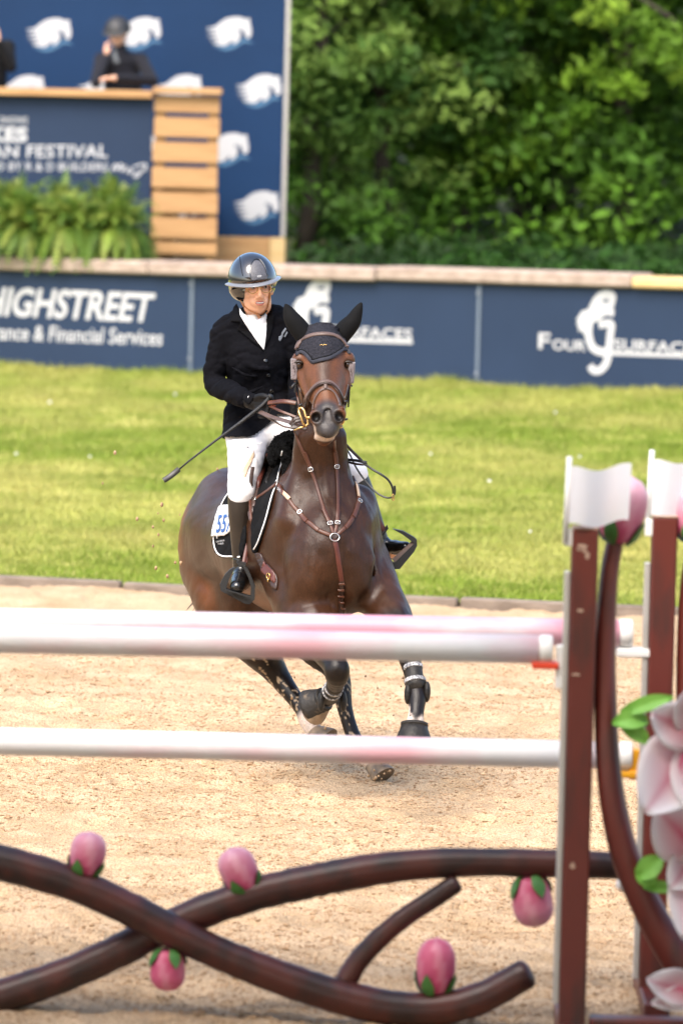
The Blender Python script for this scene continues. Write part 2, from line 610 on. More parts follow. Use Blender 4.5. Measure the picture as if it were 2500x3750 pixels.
# ---------------------------------------------------------------- materials
def mat(name, col, rough=.6, var=.2, ns=6.0, col2=None, bump=0.0, bs=60.0, bd=.01, metal=0.0, coat=0.0, spec=.5,
        sheen=0.0, attr=False, transl=0.0, stretch=(1, 1, 1), detail=5.0, nrough=.6, lohi=(.3, .7), bstretch=None, rvar=0.0, speck=0.0, sps=300.0):
    m = bpy.data.materials.new(name); m.use_nodes = True
    n = m.node_tree.nodes; l = m.node_tree.links; b = n['Principled BSDF']
    tc = n.new('ShaderNodeTexCoord'); mp = n.new('ShaderNodeMapping'); mp.inputs['Scale'].default_value = stretch
    l.new(tc.outputs['Object'], mp.inputs['Vector'])
    nz = n.new('ShaderNodeTexNoise'); nz.inputs['Scale'].default_value = ns; nz.inputs['Detail'].default_value = detail
    nz.inputs['Roughness'].default_value = nrough
    l.new(mp.outputs[0], nz.inputs['Vector'])
    rp = n.new('ShaderNodeMapRange'); rp.inputs[1].default_value = lohi[0]; rp.inputs[2].default_value = lohi[1]
    l.new(nz.outputs['Fac'], rp.inputs[0])
    mx = n.new('ShaderNodeMix'); mx.data_type = 'RGBA'
    l.new(rp.outputs[0], mx.inputs[0])
    if col2 is None:
        a = tuple(min(1, c * (1 - var)) for c in col); bcol = tuple(min(1, c * (1 + var)) for c in col)
    else: a, bcol = col, col2
    mx.inputs[6].default_value = (*a, 1); mx.inputs[7].default_value = (*bcol, 1)
    out = mx.outputs[2]
    if attr:
        at = n.new('ShaderNodeAttribute'); at.attribute_name = 'tint'
        mm = n.new('ShaderNodeMix'); mm.data_type = 'RGBA'; mm.blend_type = 'MULTIPLY'; mm.inputs[0].default_value = 1
        l.new(at.outputs['Color'], mm.inputs[6]); l.new(out, mm.inputs[7]); out = mm.outputs[2]
    if speck:
        s3 = n.new('ShaderNodeTexNoise'); s3.inputs['Scale'].default_value = sps; s3.inputs['Detail'].default_value = 2; l.new(mp.outputs[0], s3.inputs['Vector'])
        r3 = n.new('ShaderNodeMapRange'); r3.inputs[1].default_value = .3; r3.inputs[2].default_value = .7; r3.inputs[3].default_value = 1 - speck; r3.inputs[4].default_value = 1 + speck
        l.new(s3.outputs['Fac'], r3.inputs[0])
        m3 = n.new('ShaderNodeMix'); m3.data_type = 'RGBA'; m3.blend_type = 'MULTIPLY'; m3.inputs[0].default_value = 1
        l.new(out, m3.inputs[6]); l.new(r3.outputs[0], m3.inputs[7]); out = m3.outputs[2]
    l.new(out, b.inputs['Base Color'])
    b.inputs['Roughness'].default_value = rough; b.inputs['Metallic'].default_value = metal
    b.inputs['Specular IOR Level'].default_value = spec
    b.inputs['Coat Weight'].default_value = coat; b.inputs['Coat Roughness'].default_value = .06
    if sheen: b.inputs['Sheen Weight'].default_value = sheen; b.inputs['Sheen Roughness'].default_value = .4
    if rvar:
        r2 = n.new('ShaderNodeMapRange'); r2.inputs[1].default_value = .3; r2.inputs[2].default_value = .7
        r2.inputs[3].default_value = max(0, rough - rvar); r2.inputs[4].default_value = min(1, rough + rvar)
        l.new(nz.outputs['Fac'], r2.inputs[0]); l.new(r2.outputs[0], b.inputs['Roughness'])
    if bump:
        mp2 = n.new('ShaderNodeMapping'); mp2.inputs['Scale'].default_value = bstretch or stretch
        l.new(tc.outputs['Object'], mp2.inputs['Vector'])
        z2 = n.new('ShaderNodeTexNoise'); z2.inputs['Scale'].default_value = bs; z2.inputs['Detail'].default_value = 4
        l.new(mp2.outputs[0], z2.inputs['Vector'])
        bp = n.new('ShaderNodeBump'); bp.inputs['Strength'].default_value = bump; bp.inputs['Distance'].default_value = bd
        l.new(z2.outputs['Fac'], bp.inputs['Height']); l.new(bp.outputs[0], b.inputs['Normal'])
    if transl:
        tr = n.new('ShaderNodeBsdfTranslucent'); l.new(out, tr.inputs['Color'])
        ms = n.new('ShaderNodeMixShader'); ms.inputs[0].default_value = transl
        l.new(b.outputs[0], ms.inputs[1]); l.new(tr.outputs[0], ms.inputs[2])
        l.new(ms.outputs[0], n['Material Output'].inputs['Surface'])
    return m
M = {}
M['sand'] = mat('sand', (.42, .285, .16), rough=.95, col2=(.60, .435, .275), ns=3.0, bump=.9, bs=85, bd=.02, spec=.1, speck=.30, sps=120, detail=8)
M['clod'] = mat('sand_clod', (.235, .14, .072), rough=.95, col2=(.54, .375, .23), ns=14, bump=.5, bs=90, bd=.01, spec=.1)
M['turf'] = mat('turf', (.23, .26, .045), rough=.9, col2=(.40, .37, .11), ns=1.5, bump=.7, bs=40, bd=.04, spec=.1)
M['blade'] = mat('grass_blade', (.85, .85, .85), rough=.6, var=.15, ns=2, attr=True, transl=.3, spec=.2)
M['soil'] = mat('soil', (.035, .045, .015), rough=.95, col2=(.07, .08, .025), ns=1.2, bump=.5, bs=20, bd=.05)
M['timber_grey'] = mat('weathered_timber', (.24, .175, .135), rough=.8, col2=(.42, .33, .27), ns=5, stretch=(.4, 3, 3), bump=.5, bs=30, bd=.006)
M['timber_under'] = mat('dark_timber', (.12, .085, .06), rough=.85, col2=(.22, .16, .11), ns=5, stretch=(.4, 3, 3), bump=.5, bs=30)
M['edging'] = mat('edging_board', (.10, .075, .055), rough=.9, col2=(.24, .19, .15), ns=4, stretch=(.5, 2, 2), bump=.5, bs=30)
M['pine'] = mat('fresh_pine', (.32, .16, .055), rough=.65, col2=(.47, .275, .115), ns=4, stretch=(.5, 4, 9), bump=.25, bs=40, bd=.004)
M['pine_pale'] = mat('pale_pine', (.52, .34, .13), rough=.6, col2=(.66, .47, .23), ns=4, stretch=(.5, 4, 9), bump=.25, bs=40, bd=.004)
M['banner'] = mat('banner_vinyl', (.018, .032, .064), rough=.5, var=.10, ns=.8, spec=.18, bump=.15, bs=3, bd=.01)
M['banner_dark'] = mat('backdrop_vinyl', (.006, .026, .074), rough=.5, var=.12, ns=.6, spec=.18, bump=.2, bs=2, bd=.02)
M['white_print'] = mat('white_print', (.43, .43, .435), rough=.5, var=.03, ns=6)
M['wave_print'] = mat('blue_wave_print', (.045, .125, .225), rough=.5, var=.05, ns=6)
M['grey_print'] = mat('grey_print', (.16, .18, .21), rough=.5, var=.05)
M['batten'] = mat('grey_batten', (.11, .14, .18), rough=.5, var=.08)
M['alu'] = mat('aluminium_trim', (.45, .42, .38), rough=.4, var=.1, metal=.4)
M['bark'] = mat('bark', (.035, .026, .018), rough=.9, col2=(.08, .06, .04), ns=9, stretch=(1, 1, .25), bump=.8, bs=24, bd=.02)
M['leaf'] = mat('leaf', (.9, .9, .9), rough=.6, var=.25, ns=.9, attr=True, transl=.34, spec=.2)
M['fern'] = mat('fern_leaf', (.9, .9, .9), rough=.5, var=.2, ns=5, attr=True, transl=.3, spec=.3)
M['pot'] = mat('black_pot', (.012, .012, .013), rough=.5)
M['white_paint'] = mat('white_paint', (.80, .79, .77), rough=.4, var=.04, ns=5)
M['roof'] = mat('shade_roof', (.72, .72, .70), rough=.7, var=.05)

# ---------------------------------------------------------------- smooth random relief
def lattice(seed, n=256):
    return np.random.default_rng(seed).random((n, n))
def vnoise(x, y, s, L):
    n = L.shape[0]
    u, v = x / s, y / s
    i, j = np.floor(u).astype(int), np.floor(v).astype(int); f, g = u - i, v - j
    f, g = f * f * (3 - 2 * f), g * g * (3 - 2 * g)
    i0, j0, i1, j1 = i % n, j % n, (i + 1) % n, (j + 1) % n
    return (L[i0, j0] * (1 - f) + L[i1, j0] * f) * (1 - g) + (L[i0, j1] * (1 - f) + L[i1, j1] * f) * g
LT = [lattice(i) for i in range(6)]
_hr = np.random.default_rng(9)
HOOFS = [(_hr.uniform(-1.9, 2.4), 18.8 + 11 * _hr.random(), _hr.uniform(.055, .085), _hr.uniform(.018, .036)) for _ in range(150)]
def sand_z(x, y):
    z = (vnoise(x, y, .55, LT[0]) - .5) * .035 + (vnoise(x, y, .19, LT[1]) - .5) * .026
    z = z + (vnoise(x, y, .075, LT[2]) - .5) * .021 + (vnoise(x, y, .034, LT[3]) - .5) * .014
    for (hx, hy, hr, hd_) in HOOFS:
        d2 = ((x - hx) ** 2 + (y - hy) ** 2) / hr ** 2
        z = z + hd_ * (-np.exp(-d2 * 1.6) * 1.0 + .55 * np.exp(-(np.sqrt(d2) - 1.35) ** 2 * 6))
    return z
def grid(xs, ys, zf):
    X, Y = np.meshgrid(xs, ys, indexing='ij')
    Z = zf(X, Y)
    v = np.stack([X, Y, Z], -1).reshape(-1, 3)
    i, j = np.meshgrid(np.arange(len(xs) - 1), np.arange(len(ys) - 1), indexing='ij')
    a = (i * len(ys) + j).ravel(); m = len(ys)
    return v, np.stack([a, a + m, a + m + 1, a + 1], 1)

# ---------------------------------------------------------------- the arena sand
# key lines found from the photograph, all on real ground
EDGE_A = G(0, 2138); EDGE_B = G(2050, 2236)
edir = (EDGE_B - EDGE_A).normalized()
def edge_y(x): return EDGE_A.y + (x - EDGE_A.x) * edir.y / edir.x
xs = np.concatenate([np.arange(-30, -2.2, 1.0), np.arange(-2.2, 2.8, .016), np.arange(2.8, 31, 1.0)])
ys = np.concatenate([np.arange(-30, 17.5, 2.0), np.arange(17.5, 30, .022), np.arange(30, 41, .12)])
def zsand(X, Y):
    w = np.clip((3.0 - np.abs(X - .3)) / .6, 0, 1) * np.clip((Y - 17) / .5, 0, 1)
    return sand_z(X, Y) * w
tag(obj('sand_arena', grid(xs, ys, zsand), M['sand']), kind='structure')
gv, gf = grid(np.array([-420, 420.]), np.array([-420, 420.]), lambda X, Y: X * 0 - .12)
tag(obj('ground', (gv, gf), M['soil']), kind='structure')
# loose clods on the sand
def clods(n, x0, x1, y0, y1, smin, smax, seed):
    r = np.random.default_rng(seed)
    base = np.array([(1, 0, 0), (-1, 0, 0), (0, 1, 0), (0, -1, 0), (0, 0, 1), (0, 0, -1.)])
    fc = np.array([(0, 2, 4), (2, 1, 4), (1, 3, 4), (3, 0, 4), (2, 0, 5), (1, 2, 5), (3, 1, 5), (0, 3, 5)])
    x = r.uniform(x0, x1, n); y = y0 + (y1 - y0) * r.random(n) ** 1.2
    s = smin + (smax - smin) * r.random(n) ** 3
    cl = vnoise(x, y, .4, LT[4]) > .34
    cl = cl | (s < .0055); s = np.where(r.random(n) < .012, s * 1.9, s)
    x, y, s = x[cl], y[cl], s[cl]; n = len(x)
    ang = r.uniform(0, 2 * math.pi, n)
    jit = r.uniform(.6, 1.3, (n, 6, 1)) * np.array([1.25, .9, .62])
    p = base[None] * jit * s[:, None, None]
    c, sn = np.cos(ang)[:, None], np.sin(ang)[:, None]
    q = np.stack([p[..., 0] * c - p[..., 1] * sn, p[..., 0] * sn + p[..., 1] * c, p[..., 2]], -1)
    q += np.stack([x, y, sand_z(x, y) + s * .25], -1)[:, None]
    f = (np.arange(n) * 6)[:, None, None] + fc[None]
    return q.reshape(-1, 3), f.reshape(-1, 3)
tag(obj('sand_clods', clods(150000, -2.0, 2.6, 18.6, 34.5, .0028, .0105, 3), M['clod'], smooth=False), kind='stuff')

# ---------------------------------------------------------------- the grass bank
WALL_L = V(0, 1325, 54.2); WALL_R = V(2500, 1424, 50.8)
wdir = Vector((WALL_R.x - WALL_L.x, WALL_R.y - WALL_L.y, 0)).normalized()
wn_ = Vector((wdir.y, -wdir.x, 0))                 # toward the arena
def wall_pt(x):
    t = (x - WALL_L.x) / (WALL_R.x - WALL_L.x)
    return WALL_L + (WALL_R - WALL_L) * t
def bank(x, v):
    """v: 0 at the edging board, 1 at the wall foot"""
    ye = edge_y(x) + .05; t = (x - WALL_L.x) / (WALL_R.x - WALL_L.x)
    yw = WALL_L.y + (WALL_R.y - WALL_L.y) * t; zw = WALL_L.z + (WALL_R.z - WALL_L.z) * t
    return ye + (yw - ye) * v, .05 + (zw - .05) * np.maximum(v, 0) ** 1.15
xs = np.concatenate([np.linspace(-26, -3.2, 24)[:-1], np.linspace(-3.2, 3.6, 120), np.linspace(3.6, 26, 24)[1:]])
vv = np.linspace(-.001, 1.02, 150)
X, VV = np.meshgrid(xs, vv, indexing='ij')
Yb, Zb = bank(X, VV)
Zb = Zb + ((vnoise(X, Yb, .9, LT[0]) - .5) * .07 + (vnoise(X, Yb, .3, LT[1]) - .5) * .05) * np.clip(VV * 12, 0, 1) - .03
i, j = np.meshgrid(np.arange(len(xs) - 1), np.arange(len(vv) - 1), indexing='ij')
a = (i * len(vv) + j).ravel(); m_ = len(vv)
tag(obj('grass_bank', (np.stack([X, Yb, Zb], -1).reshape(-1, 3), np.stack([a, a + m_, a + m_ + 1, a + 1], 1)), M['turf']), kind='structure')
def blades(n, x0, x1, seed, hmin=.022, hmax=.060):
    r = np.random.default_rng(seed)
    x = r.uniform(x0, x1, n); v = r.uniform(.004, 1.0, n)
    y, z = bank(x, v)
    z = z + ((vnoise(x, y, .9, LT[0]) - .5) * .07 + (vnoise(x, y, .3, LT[1]) - .5) * .05) * np.clip(v * 12, 0, 1) - .04
    cl = vnoise(x, y, .5, LT[2]) * .6 + vnoise(x, y, .17, LT[5]) * .4
    h = (hmin + (hmax - hmin) * r.random(n)) * (.6 + .8 * cl)
    far = v > .97
    h = np.where(far, h * (1.0 + .8 * r.random(n)), h)
    a = r.uniform(0, 2 * math.pi, n); w = r.uniform(.005, .011, n)
    lx, ly = r.normal(0, .5, n) * h, r.normal(0, .5, n) * h
    p0 = np.stack([x - np.cos(a) * w, y - np.sin(a) * w, z], -1); p1 = np.stack([x + np.cos(a) * w, y + np.sin(a) * w, z], -1)
    p2 = np.stack([x + lx, y + ly, z + h], -1)
    vs = np.stack([p0, p1, p2], 1).reshape(-1, 3)
    f = np.arange(3 * n).reshape(-1, 3)
    dry = np.clip(vnoise(x, y, 1.3, LT[3]) * .9 + vnoise(x, y, .35, LT[4]) * .5 - .35 + r.normal(0, .12, n), 0, 1)
    g = np.array([.235, .315, .042]); d = np.array([.53, .48, .15])
    c = g + (d - g) * dry[:, None]
    c = c * r.uniform(.82, 1.18, (n, 1))
    return vs, f, np.repeat(c, 3, 0)
vs, f, c = [np.concatenate(q) if i_ != 1 else np.concatenate([q[0], q[1] + 3 * 230000, q[2] + 3 * 320000]) for i_, q in enumerate(zip(blades(230000, -3.1, 3.4, 21), blades(90000, -8, -3.1, 22), blades(90000, 3.4, 8.5, 23)))]
tag(obj('grass', (vs, f), M['blade'], smooth=False, attr=c), kind='stuff')
# scattered white petals lying on the grass
mb = MB()
for (px, py) in ((2030, 1535), (1940, 1980), (1575, 1690), (1130, 1560), (60, 1690), (330, 1700), (1790, 1790), (2120, 1700), (180, 1500), (640, 1470)):
    lo, hi = 0.0, 1.0
    for _ in range(30):
        v = (lo + hi) / 2; d = ray(px, py)
        # walk along the sight line to the bank
        y, z = bank(V(px, py, 44).x, v)
        p = V(px, py, y)
        if p.z > z: lo = v
        else: hi = v
    y, z = bank(p.x, v)
    a = random.random() * 3; s = random.uniform(.008, .018)
    mb.ball(Vector((p.x, y, z + .06)), (s, s * .7, .008), nu=8, nv=4)
tag(obj('fallen_petals', mb.vf, M['white_paint'], label=None), kind='stuff')

# edging boards between the sand and the grass
for k, (x0, x1) in enumerate(((-6.6, -4.2), (-4.19, -1.4), (-1.38, .75), (.77, 3.2), (3.22, 6.4))):
    A = Vector((x0, edge_y(x0), 0)); B = Vector((x1, edge_y(x1), 0)); c = (A + B) / 2
    ax = (edir.normalized(), Vector((-edir.y, edir.x, 0)), Vector((0, 0, 1)))
    mb = MB(); mb.box((c.x, c.y, -.035 + .006 * (k % 2)), ((B - A).length / 2, .04, .085), ax, .012)
    lab = ['weathered edging board at the far left of the sand, past the frame', 'long grey edging board between sand and grass on the left', 'short edging board between sand and grass behind the brown horse',
           'edging board between sand and grass seen right of the horse', 'edging board past the jump stands on the right'][k]
    obj('edging_board', mb.vf, M['edging'], smooth=False, label=lab, cat='edging board', group='timber boards edging the sand')

# ---------------------------------------------------------------- the retaining wall with its banners
def wframe(p): return (wdir, wn_, Vector((0, 0, 1)))
class Pl:
    """a vertical plane; photo point -> (u, v) metres in it"""
    def __init__(s, o, ux, un): s.o = Vector(o); s.ux = Vector(ux).normalized(); s.un = Vector(un).normalized(); s.uy = Vector((0, 0, 1))
    def uv(s, px, py):
        d = ray(px, py); t = (s.o - CAM).dot(s.un) / d.dot(s.un); q = CAM + d * t - s.o
        return (q.dot(s.ux), q.dot(s.uy))
    def pt(s, u, v, w=0.0): return s.o + s.ux * u + s.uy * v + s.un * w
def flat(mb, pl, poly, w=.003, th=.004):
    mb.prism([tuple(p) for p in poly], pl.pt(0, 0, w), pl.ux, pl.uy, pl.un, th)
def letters(parent, m, pl, s, box, offset=0.0, space=1.0, shear=0.0, w=.004):
    """box = photo points left-bottom, right-bottom, left-top of the word"""
    v, f, sz = text_mesh(s, offset, space, shear)
    a, b, c = [np.array(pl.uv(*q)) for q in box]
    for v2, f2 in words_of(v, f, sz):
        P = a + v2[:, :1] * (b - a) + v2[:, 1:] * (c - a); mb = MB()
        mb.add([pl.pt(p[0], p[1], w) for p in P], f2); obj('lettering', mb.vf, m, parent, smooth=False)
def stroke(mb, pl, pts, wd, w=.005):
    q = np.array(spline(pts, 5)); L = []; R_ = []
    for i in range(len(q)):
        t = q[min(i + 1, len(q) - 1)][:2] - q[max(i - 1, 0)][:2]; t = t / np.linalg.norm(t); n = np.array((-t[1], t[0]))
        ww = q[i][2] / 2 if q.shape[1] > 2 else wd / 2
        L.append(q[i][:2] + n * ww); R_.append(q[i][:2] - n * ww)
    vs = [pl.pt(*p, w) for p in L] + [pl.pt(*p, w) for p in R_]
    n = len(q)
    mb.add(vs, [(i, i + 1, n + i + 1, n + i) for i in range(n - 1)])

WP = Pl(WALL_L, wdir, wn_)
wall = thing('retaining_wall', (WALL_L + WALL_R) / 2, 'long low retaining wall clad with navy sponsor banners and topped with weathered timbers', 'wall')
u_of = lambda px, py: WP.uv(px, py)[0]
uT0, vT0 = WP.uv(0, 965); uT1, vT1 = WP.uv(2500, 1040)
def vtop(u): return vT0 + (vT1 - vT0) * (u - uT0) / (uT1 - uT0)
def vbot(u): return WALL_L.z * 0 + (WALL_R.z - WALL_L.z) * u / (WALL_R - WALL_L).length - .12
# core of the wall
U0, U1 = -14.0, 22.0
mb = MB()
pts = [(U0, -.8), (U1, -.8), (U1, vtop(U1) - .02), (U0, vtop(U0) - .02)]
mb.prism(pts, WP.pt(0, 0, -.35), WP.ux, WP.uy, WP.un, .33)
obj('wall_core', mb.vf, M['timber_under'], wall, smooth=False)
joints = [U0, u_of(703, 1150), u_of(1752, 1200), u_of(2790, 1230), U1]
banner = []
for k in range(4):
    a, b = joints[k] + .006, joints[k + 1] - .006
    mb = MB(); mb.prism([(a, vbot(a)), (b, vbot(b)), (b, vtop(b) - .055), (a, vtop(a) - .055)], WP.pt(0, 0, -.012), WP.ux, WP.uy, WP.un, .012)
    banner.append(obj('banner', mb.vf, M['banner'], wall, smooth=False))
for k in (1, 2, 3):
    u = joints[k]; mb = MB()
    mb.prism([(u - .016, vbot(u)), (u + .016, vbot(u)), (u + .016, vtop(u) - .06), (u - .016, vtop(u) - .06)], WP.pt(0, 0, .001), WP.ux, WP.uy, WP.un, .012)
    obj('joint_strip', mb.vf, M['batten'], wall, smooth=False)
    mb = MB()
    for v in (.12, vtop(u) - .14):
        mb.ball(WP.pt(u - .003, v, .014), (.022, .008, .022), nu=8, nv=5)
    obj('screw_cap', mb.vf, M['grey_print'], wall)
# lettering of the left banner
letters(banner[0], M['white_print'], WP, 'HIGHSTREET', [(-62, 1155), (549, 1182), (-40, 1048)], offset=.026, space=.98)
letters(banner[0], M['white_print'], WP, 'Insurance & Financial Services', [(-118, 1240), (594, 1266), (-112, 1182)], offset=.014)
# horse-head G logo, drawn once in wall metres from the right-hand banner
def z3(x, y): return WP.uv(1000 + x / 1.0453, 900 + y / 1.0453)
head = [(1180, 250), (1205, 243), (1222, 205), (1242, 180), (1270, 168), (1296, 172), (1311, 188), (1309, 212), (1300, 238), (1306, 258), (1298, 272), (1278, 264), (1262, 272), (1246, 287), (1226, 292), (1211, 302), (1200, 330), (1186, 338), (1180, 322), (1167, 330), (1170, 310), (1160, 302), (1166, 288), (1159, 280), (1170, 268)]
head = [z3(*p) for p in head]
gst = [(1213, 285), (1206, 320), (1209, 355), (1222, 388), (1248, 404), (1282, 408)]
tail = [(1246, 302), (1292, 298), (1290, 340), (1284, 400), (1276, 445), (1255, 473), (1228, 478), (1212, 458)]
gst = [z3(*p) for p in gst]; tail = [z3(*p) for p in tail]
four = [z3(1015, 394), z3(1196, 402), z3(1015, 332)]
surf_u0, surf_v0 = z3(1303, 400); surf_u1 = z3(1640, 400)[0]; surf_h = z3(1303, 356)[1] - surf_v0
und = [z3(1262, 402), z3(1640, 416), z3(1640, 431), z3(1262, 418)]
eye = [z3(1258, 208), z3(1282, 203), z3(1286, 214), z3(1266, 218)]
du = u_of(1000 + 160 / 1.0453, 1000) - z3(1245, 230)[0]
gpx = z3(1, 1)
for k, (off, bn) in enumerate(((0.0, banner[2]), (du, banner[1]))):
    mb = MB()
    dv = 0.0
    S = lambda p: (p[0] + off, p[1] + dv)
    flat(mb, WP, [S(p) for p in head], .002, .003)
    stroke(mb, WP, [S(p) for p in gst], .075, .0058); stroke(mb, WP, [S(p) for p in tail], .07, .0072)
    flat(mb, WP, [S(p) for p in und], .002, .002)
    obj('emblem', mb.vf, M['white_print'], bn, smooth=False)
    mb = MB(); flat(mb, WP, [S(p) for p in eye], .006, .002); obj('emblem_eye', mb.vf, M['banner'], bn, smooth=False)
    w_ = four[1][0] - four[0][0]; h_ = four[2][1] - four[0][1]
    mb = MB()
    v, f, sz = text_mesh('F', .02)
    mb.add([WP.pt(four[0][0] + off + q[0] * w_ * .25, four[0][1] + q[1] * h_, .009) for q in v], f)
    v, f, sz = text_mesh('OUR', .02)
    mb.add([WP.pt(four[0][0] + off + w_ * (.30 + q[0] * .70), four[0][1] + q[1] * h_ * .66 - .004, .009) for q in v], f)
    obj('lettering', mb.vf, M['white_print'], bn, smooth=False)
    mb = MB(); v, f, sz = text_mesh('SURFACES', .02)
    mb.add([WP.pt(surf_u0 + off + q[0] * (surf_u1 - surf_u0), surf_v0 + q[1] * surf_h, .009) for q in v], f)
    obj('lettering', mb.vf, M['white_print'], bn, smooth=False)
# coping timbers
cuts = [U0, u_of(-420, 950), u_of(560, 960), u_of(1390, 960), u_of(2325, 990), u_of(3100, 1000), U1]
for k in range(6):
    a, b = cuts[k] + .004, cuts[k + 1] - .004; m = (a + b) / 2
    slope = math.atan2(vtop(b) - vtop(a), b - a)
    ax = (WP.ux * math.cos(slope) + WP.uy * math.sin(slope), WP.un, WP.uy * math.cos(slope) - WP.ux * math.sin(slope))
    fresh = k == 4
    mb = MB(); mb.box(WP.pt(m, vtop(m) + .005 + (.012 if k == 3 else 0), -.16 + .01 * (k % 3)), ((b - a) / 2, .24, .062 if not fresh else .05), ax, .018)
    obj('coping_timber', mb.vf, M['pine_pale'] if fresh else M['timber_grey'], wall, smooth=False, label='new yellow pine coping plank' if fresh else None)

# ---------------------------------------------------------------- the terrace behind the wall
WTOP = WALL_L.z + vtop(2.5) - .1
mb = MB()
a = WP.pt(-40, 0, -.3); b = WP.pt(50, 0, -.3)
xs = np.linspace(-45, 45, 60); ys = np.linspace(0, 1, 50)
X, T = np.meshgrid(xs, ys, indexing='ij')
yw = WALL_L.y + (X - WALL_L.x) * wdir.y / wdir.x + .34
Y = yw + (150 - yw) * T ** 1.5
Z = WTOP - .02 + np.clip((Y - 66) * .05, 0, 9) + (vnoise(X, Y, 3, LT[0]) - .5) * .2 * np.clip(T * 6, 0, 1)
i, j = np.meshgrid(np.arange(59), np.arange(49), indexing='ij'); a = (i * 50 + j).ravel()
tag(obj('terrace_ground', (np.stack([X, Y, Z], -1).reshape(-1, 3), np.stack([a, a + 50, a + 51, a + 1], 1)), M['soil']), kind='structure')

# ---------------------------------------------------------------- trees
def leaves(centers, radii, per, size, rr, cols, seed):
    """leaf-sized faces in clumps; returns verts, quads, colours"""
    r = np.random.default_rng(seed)
    n = len(centers) * per
    c = np.repeat(centers, per, 0); rad = np.repeat(radii, per)
    d = r.normal(size=(n, 3)); d /= np.linalg.norm(d, axis=1)[:, None]
    p = c + d * (rad * r.random(n) ** .45)[:, None] * np.array([1, 1, .62])
    nr = r.normal(size=(n, 3)) * .75 + np.array([0, -.25, .75]) + d * .4
    nr /= np.linalg.norm(nr, axis=1)[:, None]
    t = r.normal(size=(n, 3)); t -= nr * (t * nr).sum(1)[:, None]; t /= np.linalg.norm(t, axis=1)[:, None]
    b = np.cross(nr, t)
    s = size * r.uniform(.65, 1.3, n)[:, None]
    v = np.stack([p - t * s, p + b * s * .42 - nr * s * .1, p + t * s, p - b * s * .42 - nr * s * .1], 1).reshape(-1, 3)
    f = np.arange(4 * n).reshape(-1, 4)
    k = np.repeat(r.integers(0, len(cols), len(centers)), per)
    col = np.array(cols)[k] * r.uniform(.7, 1.3, (n, 1))
    return v, f, np.repeat(col, 4, 0)
GREENS = [(.068, .160, .013), (.100, .215, .017), (.045, .110, .011), (.15, .27, .022)]
LIGHT = [(.17, .30, .022), (.24, .37, .035), (.12, .23, .018)]
COOL = [(.085, .175, .028), (.14, .25, .045), (.05, .12, .020), (.20, .31, .06)]
def tree(x, y, h, w, low, seed, cols, label, lean=0.0, per=62, size=.085, clumps=105, group='trees growing behind the wall', name='leafy_tree'):
    r = np.random.default_rng(seed)
    z0 = WTOP + max(0, (y - 66) * .05) - .15
    t = thing(name, (x, y, z0), label, 'tree', group)
    mb = MB(); top = Vector((x + lean, y, z0 + h * .86))
    P = []; 
    for k in range(8):
        q = k / 7; P.append(Vector((x + lean * q + r.normal(0, .04), y + r.normal(0, .04), z0 + h * .86 * q)))
    mb.tube(P, [.16 * (1 - .75 * k / 7) * (h / 8) for k in range(8)], 9)
    limbs = []
    for k in range(9):
        q = r.uniform(.2, .85); b = P[0].lerp(P[-1], q); a = r.uniform(0, 2 * math.pi); L = w * r.uniform(.55, .95)
        e = b + Vector((math.cos(a) * L, math.sin(a) * L, L * r.uniform(.25, .8)))
        mid = b.lerp(e, .5) + Vector((0, 0, .12 * L))
        mb.tube([b, mid, e], [.055 * h / 8, .035 * h / 8, .012], 6); limbs.append((b, e))
    obj('trunk', mb.vf, M['bark'], t)
    cs = []; rs = []
    for k in range(clumps):
        if k < clumps * .45:
            b, e = limbs[k % 9]; p = b.lerp(e, r.uniform(.35, 1.1)) + Vector(r.normal(0, .3, 3))
            cs.append(tuple(p))
        else:
            a = r.uniform(0, 2 * math.pi); q = r.random() ** .5
            zz = low + (h - low) * r.random()
            prof = math.sin(math.pi * min(1, .12 + .88 * (zz - low) / (h - low))) ** .6
            cs.append((x + lean * .6 + math.cos(a) * q * w * prof, y + math.sin(a) * q * w * prof, z0 + zz))
        rs.append(r.uniform(.22, .5))
    v, f, c = leaves(np.array(cs), np.array(rs), per, size, 1, cols, seed + 1)
    obj('crown', (v, f), M['leaf'], t, smooth=False, attr=c)
    return t
XB = lambda px, D: V(px, 500, D).x
